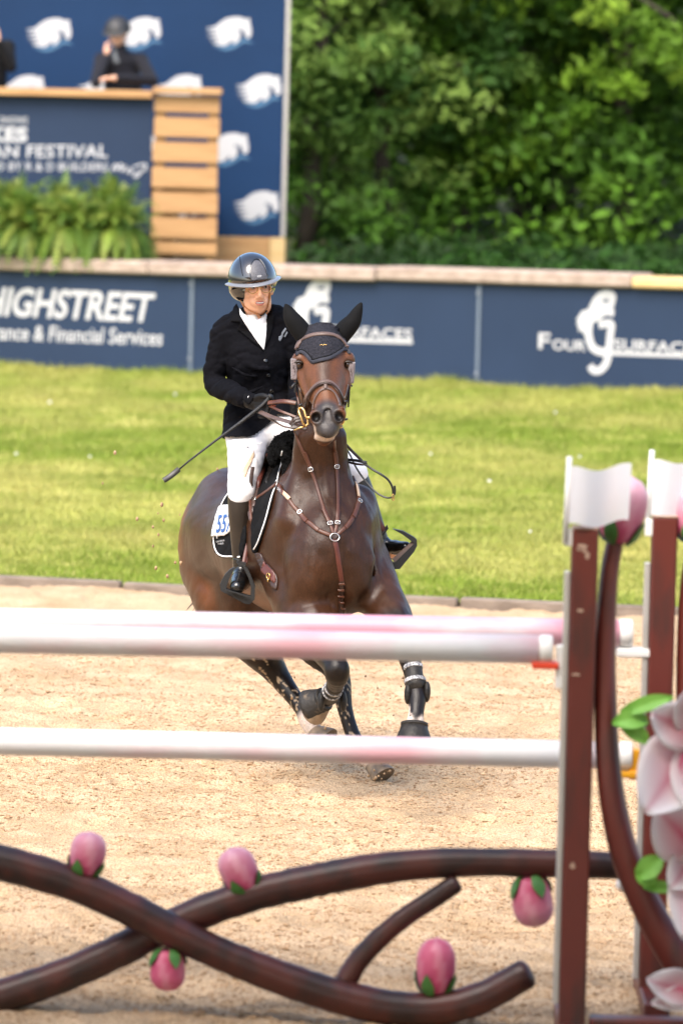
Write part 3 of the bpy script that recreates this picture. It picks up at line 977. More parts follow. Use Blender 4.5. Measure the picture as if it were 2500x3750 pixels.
TREES = [
    (1130, 61.0, 6.2, 1.2, .3, COOL, 'bushy grey green tree close beside the edge of the blue backdrop'),
    (1430, 61.5, 5.6, 1.3, .2, COOL, 'low bushy tree with pale clumps above the rider\'s head height, left of centre'),
    (1700, 62.6, 6.5, 1.2, .7, GREENS + LIGHT[:1], 'mid green tree with lighter sprays in the middle of the tree line'),
    (1925, 64.0, 8.5, 1.3, 1.9, GREENS, 'tree with a thin dark bare trunk showing low right of centre'),
    (2075, 65.5, 8.5, 1.4, 2.0, GREENS, 'tree with a slim brown trunk above the wall, two trunks from the right edge'),
    (2300, 62.2, 5.2, 1.1, .2, GREENS[:3], 'dark dense shrubby tree above the yellow plank end of the wall'),
    (2760, 60.0, 7.6, 1.6, 1.9, LIGHT, 'bright yellow green tree leaning in at the upper right corner'),
    (1270, 66.5, 9.0, 1.9, .8, GREENS, 'tall dark tree rising behind the bushy tree beside the backdrop'),
    (1620, 68.0, 9.0, 2.0, .8, GREENS + LIGHT[:1], 'tall green tree in the second row, centre of the tree line'),
    (2000, 70.0, 9.5, 2.1, .8, GREENS, 'tall tree with a dark slanting limb behind the bare trunks'),
    (2370, 68.5, 9.0, 2.0, .6, GREENS, 'tall dark tree in the second row behind the shrubby tree on the right'),
    (2750, 66.0, 8.5, 2.0, .4, GREENS, 'green tree just past the right edge of the view'),
    (880, 66.0, 9.0, 2.0, .4, GREENS, 'green tree hidden behind the blue backdrop'),
    (3200, 63.0, 8.0, 2.0, .4, GREENS, 'green tree well past the right edge, above the wall'),
    (3700, 65.0, 8.5, 2.2, .4, GREENS, 'last green tree in the row to the right, above the wall'),
    (-300, 66.0, 9.0, 2.2, .4, GREENS, 'green tree far to the left behind the booth'),
    (-1100, 65.0, 9.0, 2.3, .3, GREENS, 'green tree at the left end of the row, well past the view'),
    (-1900, 67.0, 9.5, 2.4, .3, GREENS, 'last green tree in the row to the far left'),
    (4300, 66.0, 9.0, 2.3, .3, GREENS, 'green tree farthest to the right along the wall'),
    (3400, 74.0, 10.5, 2.5, .3, GREENS[:3], 'shaded tree in the third row past the right edge'),
    (300, 75.0, 10.5, 2.5, .3, GREENS[:3], 'shaded tree in the third row behind the booth'),
    (1100, 76.0, 10.5, 2.4, .4, GREENS[:3], 'deep shaded tree in the third row behind the backdrop edge'),
    (1600, 77.0, 10.5, 2.4, .4, GREENS[:3], 'deep shaded tree in the third row at the centre'),
    (2100, 78.0, 10.5, 2.4, .4, GREENS[:3], 'deep shaded tree in the third row right of centre'),
    (2600, 77.0, 10.5, 2.4, .4, GREENS[:3], 'deep shaded tree in the third row at the right edge'),
]
for k, (px, D, h, w, low, cols, lab) in enumerate(TREES):
    tree(XB(px, D), D, h, w, low, 100 + 7 * k, cols, lab, lean=(-1.3 if k in (6,) else random.uniform(-.2, .2)),
         per=66 if k < 7 else 56, size=.082 if k < 7 else .10, clumps=125 if k < 7 else 130)
# slanting limb between the trunks at the right
wood = np.random.default_rng(77)
cs = np.stack([wood.uniform(-26, 28, 620), wood.uniform(84, 92, 620), WTOP + 1 + wood.uniform(0, 11, 620)], -1)
v, f, c = leaves(cs, wood.uniform(.9, 1.6, 620), 46, .2, 1, GREENS[:3], 5)
tag(obj('distant_woodland', (v, f), M['leaf'], smooth=False, attr=c), kind='stuff')
cs = np.stack([wood.uniform(-.2, 8, 170), wood.uniform(54.2, 60, 170), WTOP + wood.uniform(-.1, .22, 170)], -1)
v, f, c = leaves(cs, wood.uniform(.2, .4, 170), 60, .075, 1, [(.022, .06, .008), (.03, .085, .010), (.018, .045, .008)], 16)
tag(obj('ground_cover', (v, f), M['leaf'], smooth=False, attr=c), kind='stuff')
cs = np.stack([wood.uniform(-12, 14, 420), wood.uniform(58.5, 72, 420), WTOP + .1 + wood.uniform(0, 1.3, 420)], -1)
v, f, c = leaves(cs, wood.uniform(.35, .7, 420), 60, .085, 1, GREENS[:3] + [(.07, .16, .015)], 6)
tag(obj('undergrowth', (v, f), M['leaf'], smooth=False, attr=c), kind='stuff')

# ---------------------------------------------------------------- unseen roof over the camera deck, added to shade the front of the ring
SHADE_Y, SHADE_Z = 16.9, 5.0
shade_rf = thing('added_shade_roof', (0, 2, 0), 'unseen white roof on tall posts, added to shade the front of the ring', 'shade roof')
mb = MB(); mb.box((0, (SHADE_Y - 8) / 2, SHADE_Z), (13, (SHADE_Y + 8) / 2, .09), None, .02); obj('roof', mb.vf, M['roof'], shade_rf, smooth=False)
for x in (-11.5, 11.5):
    for y in (-7, 4, 17.2):
        mb = MB(); mb.box((x, y, (SHADE_Z - .09) / 2), (.11, .11, (SHADE_Z - .09) / 2), None, .015); obj('post', mb.vf, M['white_paint'], shade_rf, smooth=False)
mb = MB(); mb.box((0, -2.6, 1.55), (6, 2.4, .08), None, .01); obj('deck', mb.vf, M['timber_grey'], shade_rf, smooth=False)
for x in (-5.5, 0, 5.5):
    for y in (-4.6, -.6):
        mb = MB(); mb.box((x, y, .735), (.07, .07, .735), None, .01); obj('deck_post', mb.vf, M['timber_grey'], shade_rf, smooth=False)
# ---------------------------------------------------------------- backdrop with horse-head prints
BD = 57.6
bp0 = V(1034, 870, BD)
BP = Pl(Vector((bp0.x, BD, 0)), Vector((1, 0, 0)), Vector((0, -1, 0)))
back = thing('backdrop', (bp0.x - 2.2, BD, WTOP), 'tall navy backdrop board printed with rows of white horse heads', 'backdrop')
zb0 = BP.uv(1000, 868)[1]
mb = MB(); mb.prism([(-6.2, zb0), (-.02, zb0), (-.02, 5.6), (-6.2, 5.6)], BP.pt(0, 0, -.03), BP.ux, BP.uy, BP.un, .03)
bpanel = obj('board', mb.vf, M['banner_dark'], back, smooth=False)
mb = MB(); mb.box(BP.pt(.005, (zb0 + 5.6) / 2, -.02), (.022, .04, (5.6 - zb0) / 2), None, .005)
obj('edge_trim', mb.vf, M['alu'], back, smooth=False)
for (a, b, mt) in ((-6.2, -.13, 'pine'), (-.125, .03, 'pine_pale')):
    mb = MB(); mb.box(BP.pt((a + b) / 2, (zb0 + WTOP - .12) / 2, -.02), ((b - a) / 2, .05, (zb0 - WTOP + .10) / 2), None, .008)
    obj('base_plank', mb.vf, M[mt], back, smooth=False)
for x in (-5.8, -3, -.1):
    mb = MB(); mb.box(BP.pt(x, (WTOP + 5.4) / 2 - .1, -.09), (.05, .05, (5.4 - WTOP) / 2 + .1), None, .006); obj('brace', mb.vf, M['pine'], back, smooth=False)
HEAD = [(1303, 97), (1302, 118), (1309, 145), (1311, 178), (1303, 194), (1290, 200), (1281, 192), (1270, 158), (1252, 158), (1254, 192), (1244, 214), (1226, 229), (1213, 227), (1210, 204), (1196, 226), (1172, 240), (1150, 239), (1108, 228), (1150, 214), (1092, 212), (1146, 197), (1078, 191), (1140, 176), (1073, 166), (1138, 156), (1071, 148), (1112, 141), (1128, 134), (1152, 114), (1180, 97), (1215, 89), (1250, 89), (1280, 100), (1292, 98)]
WAVE = [(1105, 236), (1150, 245), (1178, 244), (1206, 232), (1218, 231), (1240, 224), (1262, 206), (1280, 203), (1300, 212), (1322, 230), (1296, 224), (1268, 222), (1244, 240), (1214, 256), (1180, 265), (1150, 258)]
EYE = [(1236, 150), (1250, 146), (1254, 154), (1246, 166), (1236, 162)]
def z1(p): return (p[0] / 1.425, p[1] / 1.425)
hc = (1190 / 1.425, 172 / 1.425)
SP = [(177, 125), (505, 121), (836, 120), (80, 333), (366, 333), (655, 331), (945, 330), (497, 548), (190, 550), (826, 545), (640, 770), (330, 775), (937, 758), (1, 775)]
for (cx, cy) in SP:
    f_ = lambda pts: [BP.uv(z1(p)[0] - hc[0] + cx, z1(p)[1] - hc[1] + cy) for p in pts]
    if cx > 900:   # the print ends at the board's edge
        pass
    mb = MB(); flat(mb, BP, [(min(u, -.03), v) for u, v in f_(HEAD)], .001, .003)
    e = obj('horse_print', mb.vf, M['white_print'], bpanel, smooth=False)
    wv = f_(WAVE)
    if max(u for u, v in wv) > -.025:
        wv = [(u, v) for u, v in wv if u < -.03]
    mb = MB(); flat(mb, BP, wv, .001, .002)
    obj('wave_print', mb.vf, M['wave_print'], bpanel, smooth=False)
    mb = MB(); flat(mb, BP, f_(EYE), .005, .001)
    obj('eye_print', mb.vf, M['grey_print'], bpanel, smooth=False)

# ---------------------------------------------------------------- announcer's booth: counter, sign, slatted pillar
SD = 55.7
booth = thing('spectator_booth', (V(300, 900, SD).x, SD + .6, WTOP), 'pine booth with a counter rail, a slatted pillar and a navy festival sign', 'booth')
SPl = Pl(Vector((0, SD, 0)), Vector((1, 0, 0)), Vector((0, -1, 0)))
def pbox(mb, pl, x0, y0, x1, y1, w0, w1, bev=.006, lean=True):
    """a board seen between photo corners, upright in the world; depth w0..w1"""
    u0, v1 = pl.uv((x0), (y0 + y1) / 2)[0], pl.uv((x0 + x1) / 2, y0)[1]; u1, v0 = pl.uv(x1, (y0 + y1) / 2)[0], pl.uv((x0 + x1) / 2, y1)[1]
    mb.box(pl.pt((u0 + u1) / 2, (v0 + v1) / 2, (w0 + w1) / 2), ((u1 - u0) / 2, abs(w1 - w0) / 2, (v1 - v0) / 2), None, bev)
mb = MB(); pbox(mb, SPl, -700, 318, 560, 345, -.35, .12); obj('counter_top', mb.vf, M['pine'], booth, smooth=False)
mb = MB(); pbox(mb, SPl, 562, 321, 813, 344, -.35, .12); obj('counter_top', mb.vf, M['pine'], booth, smooth=False)
uL = SPl.uv(560, 600)[0]; uR = SPl.uv(800, 600)[0]
for u in (uL + .06, uR - .06):
    for w in (-.02, -.32):
        mb = MB(); mb.box(SPl.pt(u, (WTOP + SPl.uv(700, 346)[1]) / 2 - .05, w - .03), (.045, .028, (SPl.uv(700, 346)[1] - WTOP) / 2 + .04), None, .004)
        obj('pillar_post', mb.vf, M['pine'], booth, smooth=False)
for (y0, y1) in ((347, 417), (428, 508), (519, 600), (612, 693), (704, 786), (796, 878), (888, 935)):
    v0, v1 = SPl.uv(680, y1 - 4)[1], SPl.uv(680, y0 + 2)[1]
    tilt = random.uniform(-.006, .006)
    mb = MB(); mb.box(SPl.pt((uL + uR) / 2 + random.uniform(-.008, .008), (v0 + v1) / 2, .012), ((uR - uL) / 2, .012, (v1 - v0) / 2), (Vector((1, 0, tilt)), Vector((0, 1, 0)), Vector((-tilt, 0, 1))), .005)
    obj('slat', mb.vf, M['pine'], booth, smooth=False)
mb = MB(); mb.prism([(-5.2, SPl.uv(0, 1010)[1]), (uL - .015, SPl.uv(0, 1010)[1]), (uL - .015, SPl.uv(300, 348)[1]), (-5.2, SPl.uv(300, 348)[1])], SPl.pt(0, 0, -.02), SPl.ux, SPl.uy, SPl.un, .02)
sign = obj('sign_panel', mb.vf, M['banner'], booth, smooth=False)
for s_, bx, of, sp in (('HORSE SHOWS', [(-95, 450), (101, 454), (-93, 424)], .012, 1.05), ('LAKES', [(-140, 518), (101, 521), (-138, 462)], .05, 1.05),
                       ('EQUESTRIAN FESTIVAL', [(-360, 586), (394, 586), (-357, 530)], .018, 1.05), ('PRESENTED BY R & D BUILDERS', [(-200, 623), (394, 627), (-198, 592)], .012, 1.05)):
    letters(sign, M['white_print'], SPl, s_, bx, offset=of, space=sp)
mb = MB()
for pts in ([(408, 628), (418, 606), (428, 604), (424, 626), (440, 603), (448, 604), (444, 628), (462, 606)], [(462, 632), (474, 618), (486, 628), (470, 634)], [(488, 612), (510, 604), (536, 603), (520, 628), (500, 648), (492, 642), (514, 628), (538, 620)]):
    stroke(mb, SPl, [SPl.uv(*p) for p in pts], .016, .004)
obj('signature', mb.vf, M['white_print'], sign, smooth=False)
PLAT = 2.2
mb = MB(); mb.box((uR - .08 - 2.9, SD + .95, PLAT - .05), (2.9, .75, .05), None, .01); obj('platform', mb.vf, M['pine'], booth, smooth=False)
for x in (-5.4, -3.0, -.4):
    mb = MB(); mb.box((uR - .08 + x, SD + .95, (WTOP + PLAT - .1) / 2), (.06, .6, (PLAT - .1 - WTOP) / 2), None, .01); obj('trestle', mb.vf, M['pine'], booth, smooth=False)

# ---------------------------------------------------------------- people behind the counter
M['skin'] = mat('skin', (.68, .37, .24), rough=.5, col2=(.76, .45, .31), ns=18, attr=False, spec=.35)
M['skin_pale'] = mat('pale_skin', (.62, .36, .26), rough=.5, var=.08, ns=14)
M['navy_cloth'] = mat('navy_cloth', (.008, .008, .012), rough=.8, var=.25, ns=7, bump=.35, bs=26, bd=.012, sheen=.05, spec=.25)
M['black_cloth'] = mat('black_cloth', (.004, .004, .005), rough=.8, var=.3, ns=7, bump=.4, bs=24, bd=.012, sheen=.03, spec=.25)
M['helmet_velvet'] = mat('dark_helmet', (.022, .022, .024), rough=.55, var=.1, ns=4)
M['dark_trouser'] = mat('dark_trousers', (.02, .02, .022), rough=.85, var=.2)
M['hair'] = mat('brown_hair', (.05, .028, .015), rough=.55, var=.3, ns=30, stretch=(6, 6, 1))
M['radio'] = mat('grey_radio', (.10, .11, .12), rough=.4, var=.1)
M['skirt_ear'] = M['skin']
def body_field(P, h=.008, pad=.12):
    lo = np.min([tuple(p) for p in P], 0) - pad; hi = np.max([tuple(p) for p in P], 0) + pad
    return Field(np.arange(lo[0], hi[0], h), np.arange(lo[1], hi[1], h), np.arange(lo[2], hi[2], h))
def fist(f, wrist, dirv, palm_n, s=1.0, k=.008, curl=1.0):
    """palm, four unequal bent fingers and a thumb leaving the side of the palm"""
    d = Vector(dirv).normalized(); n = Vector(palm_n); n = (n - d * n.dot(d)).normalized(); sd = d.cross(n)
    c = Vector(wrist) + d * .05 * s
    f.ell(c, (.046 * s, .041 * s, .017 * s), (d, sd, n), k=.012)
    for i, (o, L) in enumerate(((-.030, .088), (-.010, .098), (.011, .09), (.030, .072))):
        b = c + d * (.034 * s) + sd * (o * s)
        a1 = b + d * (L * .42 * s) + n * (.012 * curl * s); a2 = a1 + (d * (1 - curl) + n * curl * .9) * (L * .34 * s); a3 = a2 + (n * .3 - d * curl * .8 + d * (1 - curl)) * (L * .28 * s)
        f.chain([b, a1, a2, a3], [.0098 * s, .0092 * s, .0085 * s, .0075 * s], k=k, n=3)
    t0 = c - d * .022 * s - sd * (.030 * s); t1 = t0 - sd * (.026 * s) + d * (.022 * s) + n * .012 * s; t2 = t1 + d * (.034 * s) + n * (.016 * s) + sd * .004 * s
    f.chain([t0, t1, t2], [.013 * s, .011 * s, .009 * s], k=k, n=3)
def bystander(name_label, head, hr, shL, shR, hip, arms, legs, cap, face_dir, skin, cloth, hand_dirs):
    """head etc. are world points; arms: two lists (elbow, wrist)"""
    t = thing('person', (hip.x, hip.y, PLAT), name_label, 'person')
    allp = [head, shL, shR, hip] + [p for a in arms for p in a] + [p for l in legs for p in l]
    fd = Vector(face_dir).normalized(); up = Vector((0, 0, 1)); sd = fd.cross(up).normalized(); up = sd.cross(fd)
    ch = (shL + shR) / 2
    def torso(f, o, both=True):
        ax = (shR - shL).normalized()
        f.loft([hip, hip.lerp(ch, .35), hip.lerp(ch, .75), ch + Vector((0, 0, -.03))], [.17 + o, .15 + o, .185 + o, .16 + o], [.12 + o, .11 + o, .13 + o, .09 + o], ax, k=.03)
        f.chain([shL, ch, shR], [.062 + o, .08 + o, .062 + o], k=.05)
    f = body_field(allp)
    torso(f, -.012)
    for a, s0, hd in zip(arms, (shL, shR), hand_dirs):
        f.chain([s0, a[0], a[1]], [.05, .042, .028], k=.03, n=1)
        fist(f, a[1], hd[0], hd[1], curl=.7)
    for l, o in zip(legs, (-.09, .09)):
        f.chain([hip + (shR - shL).normalized() * o, l[0], l[1]], [.085, .055, .04], k=.04, n=1)
        f.ell(l[1] + fd * .06 - up * .03, (.045, .12, .035), (sd, fd, up))
    f.chain([ch + Vector((0, 0, .02)), head - up * .06 - fd * .02], [.055, .05], k=.04, n=1)
    f.ell(head, (hr * .78, hr * .98, hr * 1.0), (sd, fd, up), k=.02)
    f.ell(head - up * hr * .55 + fd * hr * .35, (hr * .58, hr * .6, hr * .68), (sd, fd, up), k=.03)
    f.chain([head + fd * hr * .92 + up * hr * .05, head + fd * hr * 1.16 - up * hr * .25], [.010, .017], k=.012, n=1)
    f.ell(head + fd * hr * .95 - up * hr * .62, (.024, .012, .009), (sd, fd, up), k=.01)
    for s_ in (-1, 1):
        f.ell(head + sd * s_ * hr * .78 - up * .01, (.012, .022, .034), (sd, fd, up), k=.01)
        f.ell(head + sd * s_ * hr * .34 + fd * hr * .97 + up * .004, (.017, .012, .009), (sd, fd, up), k=.008, op='s')
    body = obj('body', f.mesh(2), M[skin], t)
    f = body_field(allp)
    torso(f, .004)
    for a, s0 in zip(arms, (shL, shR)):
        w = a[0].lerp(a[1], .93)
        f.chain([s0, a[0], w], [.066, .056, .042], k=.03, n=1)
    f.chain([ch + Vector((0, 0, .0)), ch.lerp(head, .42)], [.085, .07], k=.03, n=1)
    f.half(hip - up * .12, (0, 0, -1))
    obj('jacket', f.mesh(2), M[cloth], t)
    f = body_field(allp)
    f.loft([hip + Vector((0, 0, .05)), hip - Vector((0, 0, .08))], [.16, .17], [.115, .12], (shR - shL).normalized(), k=.03)
    for l, o in zip(legs, (-.09, .09)):
        f.chain([hip + (shR - shL).normalized() * o, l[0], l[1]], [.098, .072, .058], k=.03, n=1)
    obj('trousers', f.mesh(1), M['dark_trouser'], t)
    for s_ in (-1, 1):
        mb = MB(); mb.ball(head + sd * s_ * hr * .34 + fd * hr * .86 + up * .003, (.013, .011, .011), nu=8, nv=6); obj('eye', mb.vf, M['black_cloth'], t)
    if cap:
        f = Field(np.arange(head.x - .2, head.x + .2, .007), np.arange(head.y - .25, head.y + .2, .007), np.arange(head.z - .1, head.z + .25, .007))
        f.ell(head + up * .012, (hr * 1.2, hr * 1.32, hr * 1.30), (sd, fd, up), k=0)
        f.half(head + up * hr * .12, (-up * .97 - fd * .1))
        f.ell(head + up * hr * .22 + fd * hr * .92 , (hr * 1.12, hr * .66, .010), (sd, (fd - up * .25).normalized(), (up + fd * .25).normalized()), k=.008)
        obj('helmet', f.mesh(2), M['helmet_velvet'], t)
    else:
        f = Field(np.arange(head.x - .2, head.x + .2, .007), np.arange(head.y - .2, head.y + .2, .007), np.arange(head.z - .2, head.z + .2, .007))
        f.ell(head - fd * .018 + up * .012, (hr * .9, hr * 1.02, hr * 1.08), (sd, fd, up), k=0)
        f.half(head + fd * hr * .35, (fd - up * .55))
        obj('hair', f.mesh(2), M['hair'], t)
    return t
Dp = 56.35
hd = V(432, 118, Dp)
b1 = bystander('helmeted spectator in a dark jacket leaning on the counter with a hand at the cheek', hd, .112,
    V(372, 218, Dp - .02), V(518, 222, Dp + .08), V(468, 640, Dp + .22),
    [[V(352, 302, SD - .05 + .12), V(391, 206, Dp - .25)], [V(560, 296, Dp - .35), V(420, 286, SD - .02)]],
    [[Vector((hd.x - .02, Dp + .12, PLAT + .5)), Vector((hd.x - .04, Dp + .22, PLAT + .09))], [Vector((hd.x + .2, Dp + .14, PLAT + .5)), Vector((hd.x + .2, Dp + .26, PLAT + .09))]],
    True, (-.28, -.9, -.30), 'skin', 'navy_cloth', [((-.12, .12, 1), (.9, .3, 0)), ((-1, -.1, .0), (0, 0, -1))])
mb = MB(); c = V(424, 212, Dp - .28)
mb.box(c, (.022, .018, .055), (Vector((.9, 0, .3)).normalized(), Vector((0, 1, 0)), Vector((-.3, 0, .9)).normalized()), .006)
mb.tube([c + Vector((.0, 0, .05)), c + Vector((-.03, 0, .15))], .006, 6)
tag(obj('handheld_radio', mb.vf, M['radio'], smooth=False), 'small grey handheld radio held below the helmeted spectator\'s chin', 'radio')
mb = MB(); stroke_pl = Pl(V(470, 235, Dp - .16), Vector((1, 0, 0)), Vector((0, -1, 0)))
hd2 = V(-46, 92, Dp + .05)
bystander('bareheaded spectator in a black jacket at the left edge, elbow bent', hd2, .108,
    V(-112, 188, Dp + .02), V(30, 172, Dp + .02), V(-50, 640, Dp + .1),
    [[V(-132, 300, Dp - .25), V(-60, 306, SD - .03)], [V(42, 246, Dp - .12), V(-4, 150, Dp - .22)]],
    [[Vector((hd2.x - .1, Dp + .02, PLAT + .5)), Vector((hd2.x - .1, Dp + .12, PLAT + .09))], [Vector((hd2.x + .1, Dp + .02, PLAT + .5)), Vector((hd2.x + .12, Dp + .12, PLAT + .09))]],
    False, (.25, -.95, -.1), 'skin', 'black_cloth', [((1, 0, 0), (0, 0, -1)), ((-.1, .15, 1), (-.9, -.2, 0))])

# ---------------------------------------------------------------- potted ferns along the wall
def fern(px, D, h, w, seed, label):
    r = np.random.default_rng(seed)
    base = V(px, 930, D); base.z = WTOP if D > 54.4 else WALL_L.z + vtop((base.x - WALL_L.x) / wdir.x) + .066
    t = thing('potted_fern', base, label, 'fern', 'potted ferns along the wall top')
    mb = MB(); mb.lathe([(.10, 0), (.135, .20), (.145, .22), (.138, .23), (.13, .215)], base, seg=16)
    obj('pot', mb.vf, M['pot'], t)
    vs = []; fs = []; cs = []
    for k in range(330):
        a = r.uniform(0, 2 * math.pi); L = h * r.uniform(.65, 1.25); sp = w * r.uniform(.15, 1.0)
        o = base + Vector((r.normal(0, .05), r.normal(0, .05), .22))
        dirx = Vector((math.cos(a), math.sin(a), 0)); n = 26
        col = np.array([(.10, .18, .020), (.17, .25, .032), (.06, .12, .015), (.26, .31, .055)][r.integers(0, 4)]) * r.uniform(.75, 1.2)
        droop = r.uniform(.5, 1.8)
        prev = None
        pts = []
        for i in range(n):
            q = i / (n - 1)
            if k % 2: pts.append(o + dirx * (w * (.45 + .5 * (sp / w)) * q ** .8) + Vector((0, 0, L * .62 * (1.7 * q - (1.9 + .6 * droop) * q * q))))
            else: pts.append(o + dirx * (sp * (q ** .9)) + Vector((0, 0, L * (1.5 * q - (.6 + .55 * droop * sp / w) * q * q))))
        for i in range(1, n - 1):
            q = i / (n - 1); tt = (pts[i + 1] - pts[i - 1]).normalized(); sdv = tt.cross(Vector((0, 0, 1)))
            if sdv.length < .05: sdv = Vector((1, 0, 0))
            sdv.normalize(); ll = .052 * math.sin(math.pi * (q * .85 + .12)) + .012
            wd = (pts[i + 1] - pts[i - 1]).length * .15
            for s_ in (-1, 1):
                b = len(vs); e = pts[i] + sdv * s_ * ll + tt * ll * .35 - Vector((0, 0, ll * .3))
                vs += [pts[i] - tt * wd, pts[i] + tt * wd, e + tt * wd * .3, e - tt * wd * .3]; fs.append((b, b + 1, b + 2, b + 3)); cs += [col * (.8 + .5 * q)] * 4
    obj('fronds', (np.array([tuple(v) for v in vs]), np.array(fs)), M['fern'], t, smooth=False, attr=np.array(cs))
    return t
fern(30, 55.05, .80, .52, 31, 'bushy fern at the far left of the wall top, below the festival lettering')
fern(215, 54.95, .76, .50, 32, 'bushy fern between two others on the wall, under the middle of the sign')
fern(400, 54.75, .78, .54, 33, 'bushy fern against the slatted pillar, the one nearest the rider')
fern(415, 53.98, .42, .48, 37, 'small fern on the wall coping at the right end, touching the slatted pillar')
fern(-170, 55.1, .55, .42, 34, 'bushy fern just beyond the left edge of the view')
fern(262, 54.08, .44, .50, 35, 'lower fern in front whose fronds hang over the wall coping')
fern(95, 54.22, .44, .50, 36, 'lower fern at the front of the left group, fronds at the coping')
# ---------------------------------------------------------------- the horse (one continuous body)
M['coat'] = mat('bay_coat', (.76, .76, .76), rough=.36, col2=(1.24, 1.2, 1.16), ns=34, attr=True, bump=.35, bs=240, bd=.004, spec=.27, detail=9, nrough=.78, speck=.28, sps=330, stretch=(1, 1, .35), rvar=.08)
M['hoof'] = mat('hoof_horn', (.05, .04, .032), rough=.55, col2=(.34, .24, .15), ns=9, bump=.3, bs=60)
M['eye'] = mat('horse_eye', (.028, .012, .005), rough=.06, var=.1, coat=1.0)
M['eyelid'] = mat('dark_eyelid', (.022, .014, .010), rough=.45, var=.2, ns=40)
M['tail_hair'] = mat('black_tail_hair', (.012, .009, .007), rough=.5, var=.3)
hf = Field(axis_steps(-.86, .52, .0055, .011, -.24, .09), axis_steps(25.0, 28.1, .0055, .011, 25.36, 26.0), axis_steps(-.02, 2.36, .0055, .010, 1.55, 2.36))
HS = Vector((.955, .295, 0)).normalized()       # across the horse's trunk
HF = Vector((.295, -.955, 0)).normalized()      # the way it travels
ZU = Vector((0, 0, 1))
# trunk: rump, loin, barrel, chest
hf.loft([V(838, 1985, 27.62), V(893, 1955, 27.3), V(962, 1965, 26.98), V(1040, 1990, 26.66), V(1120, 1995, 26.34), V(1205, 2020, 26.02)],
        [.185, .285, .275, .300, .275, .20], [.215, .295, .285, .330, .335, .26], HS, k=.02, n=10)
for s_, c in ((-1, V(760, 1990, 27.45)), (1, V(1000, 1990, 27.55))):
    hf.ell(c, (.13, .22, .25), (HS, HF, ZU), k=.10)
hf.ell(V(880, 1800, 27.25), (.16, .32, .10), (HS, HF, ZU), k=.10)
# withers under the saddle
hf.ell(V(1120, 1760, 26.62), (.12, .30, .17), (HS, HF, ZU), k=.12)
# shoulders, breast
hf.ell(V(1052, 1990, 26.14), (.085, .17, .29), (HS, HF, ZU), k=.10)
hf.ell(V(1322, 2000, 26.16), (.085, .17, .28), (HS, HF, ZU), k=.10)
hf.ell(V(1130, 2110, 25.93), (.105, .12, .155), (HS, HF, ZU), k=.05)
hf.ell(V(1300, 2105, 25.95), (.105, .12, .155), (HS, HF, ZU), k=.05)
hf.ell(V(1215, 2010, 25.93), (.17, .12, .19), (HS, HF, ZU), k=.09)
hf.ell(V(1195, 2190, 26.05), (.17, .15, .09), (HS, HF, ZU), k=.06)
# neck
hf.loft([V(1196, 1975, 26.22), V(1183, 1850, 26.27), V(1172, 1740, 26.26), V(1168, 1640, 26.20), V(1167, 1530, 26.12), V(1170, 1400, 26.04), V(1178, 1290, 25.97), V(1180, 1235, 25.93)],
        [.222, .178, .143, .119, .102, .092, .080, .066], [.25, .235, .205, .175, .155, .135, .11, .085], (1, .1, 0), k=.09, n=9)
hf.chain([V(1338, 1985, 26.0), V(1352, 2080, 25.93), V(1336, 2190, 25.90)], [.010, .018, .014], k=.06, op='s', n=3)
hf.chain([V(1090, 1990, 25.98), V(1062, 2090, 26.0), V(1052, 2200, 26.02)], [.008, .016, .012], k=.06, op='s', n=3)
hf.chain([V(1400, 2010, 26.1), V(1392, 2075, 26.02), V(1360, 2130, 25.95)], [.008, .014, .010], k=.05, op='s', n=3)
for sx in (-1, 1):   # muscle bands down the neck
    hf.chain([V(1176 + sx * 62, 1600, 26.03), V(1175 + sx * 72, 1740, 26.05), V(1190 + sx * 116, 1900, 26.0)], [.040, .05, .07], k=.06, n=3)
hf.chain([V(1170, 1600, 26.02), V(1180, 1750, 26.03), V(1205, 1930, 25.96)], [.05, .06, .06], k=.08, n=3)
# head
X1 = Vector((1, 0, 0))
ha = (V(1196, 1560, 25.53) - V(1180, 1235, 25.87)).normalized()       # along the head, poll to muzzle
hn = X1.cross(ha); hn = -hn if hn.y > 0 else hn                      # out of the forehead
hf.loft([V(1180, 1240, 25.88), V(1181, 1280, 25.84), V(1183, 1335, 25.80), V(1188, 1395, 25.75), V(1194, 1450, 25.69), V(1198, 1495, 25.63), V(1199, 1530, 25.58), V(1196, 1572, 25.55)],
        [.072, .104, .112, .098, .076, .066, .070, .056], [.078, .098, .105, .100, .085, .070, .068, .050], X1, k=.04, n=4)
for sx, ex in ((-1, 1092), (1, 1275)):
    hf.ell(V(ex + sx * 1, 1318, 25.795), (.030, .036, .034), (X1, hn, ha), k=.03)         # brow over the eye
    hf.ell(V(1184 + sx * 70, 1405, 25.86), (.028, .085, .105), (X1, hn, ha), k=.05)      # cheek
    hf.chain([V(1184 + sx * 82, 1372, 25.77), V(1192 + sx * 66, 1455, 25.69)], [.017, .012], k=.03, n=1)   # facial crest
    hf.ell(V(ex - sx * 3, 1338, 25.755), (.021, .02, .017), (X1, hn, ha), k=.012, op='s')
hf.chain([V(1182, 1300, 25.755), V(1188, 1400, 25.665), V(1197, 1495, 25.575)], [.045, .036, .028], k=.05, n=3)  # nasal bone
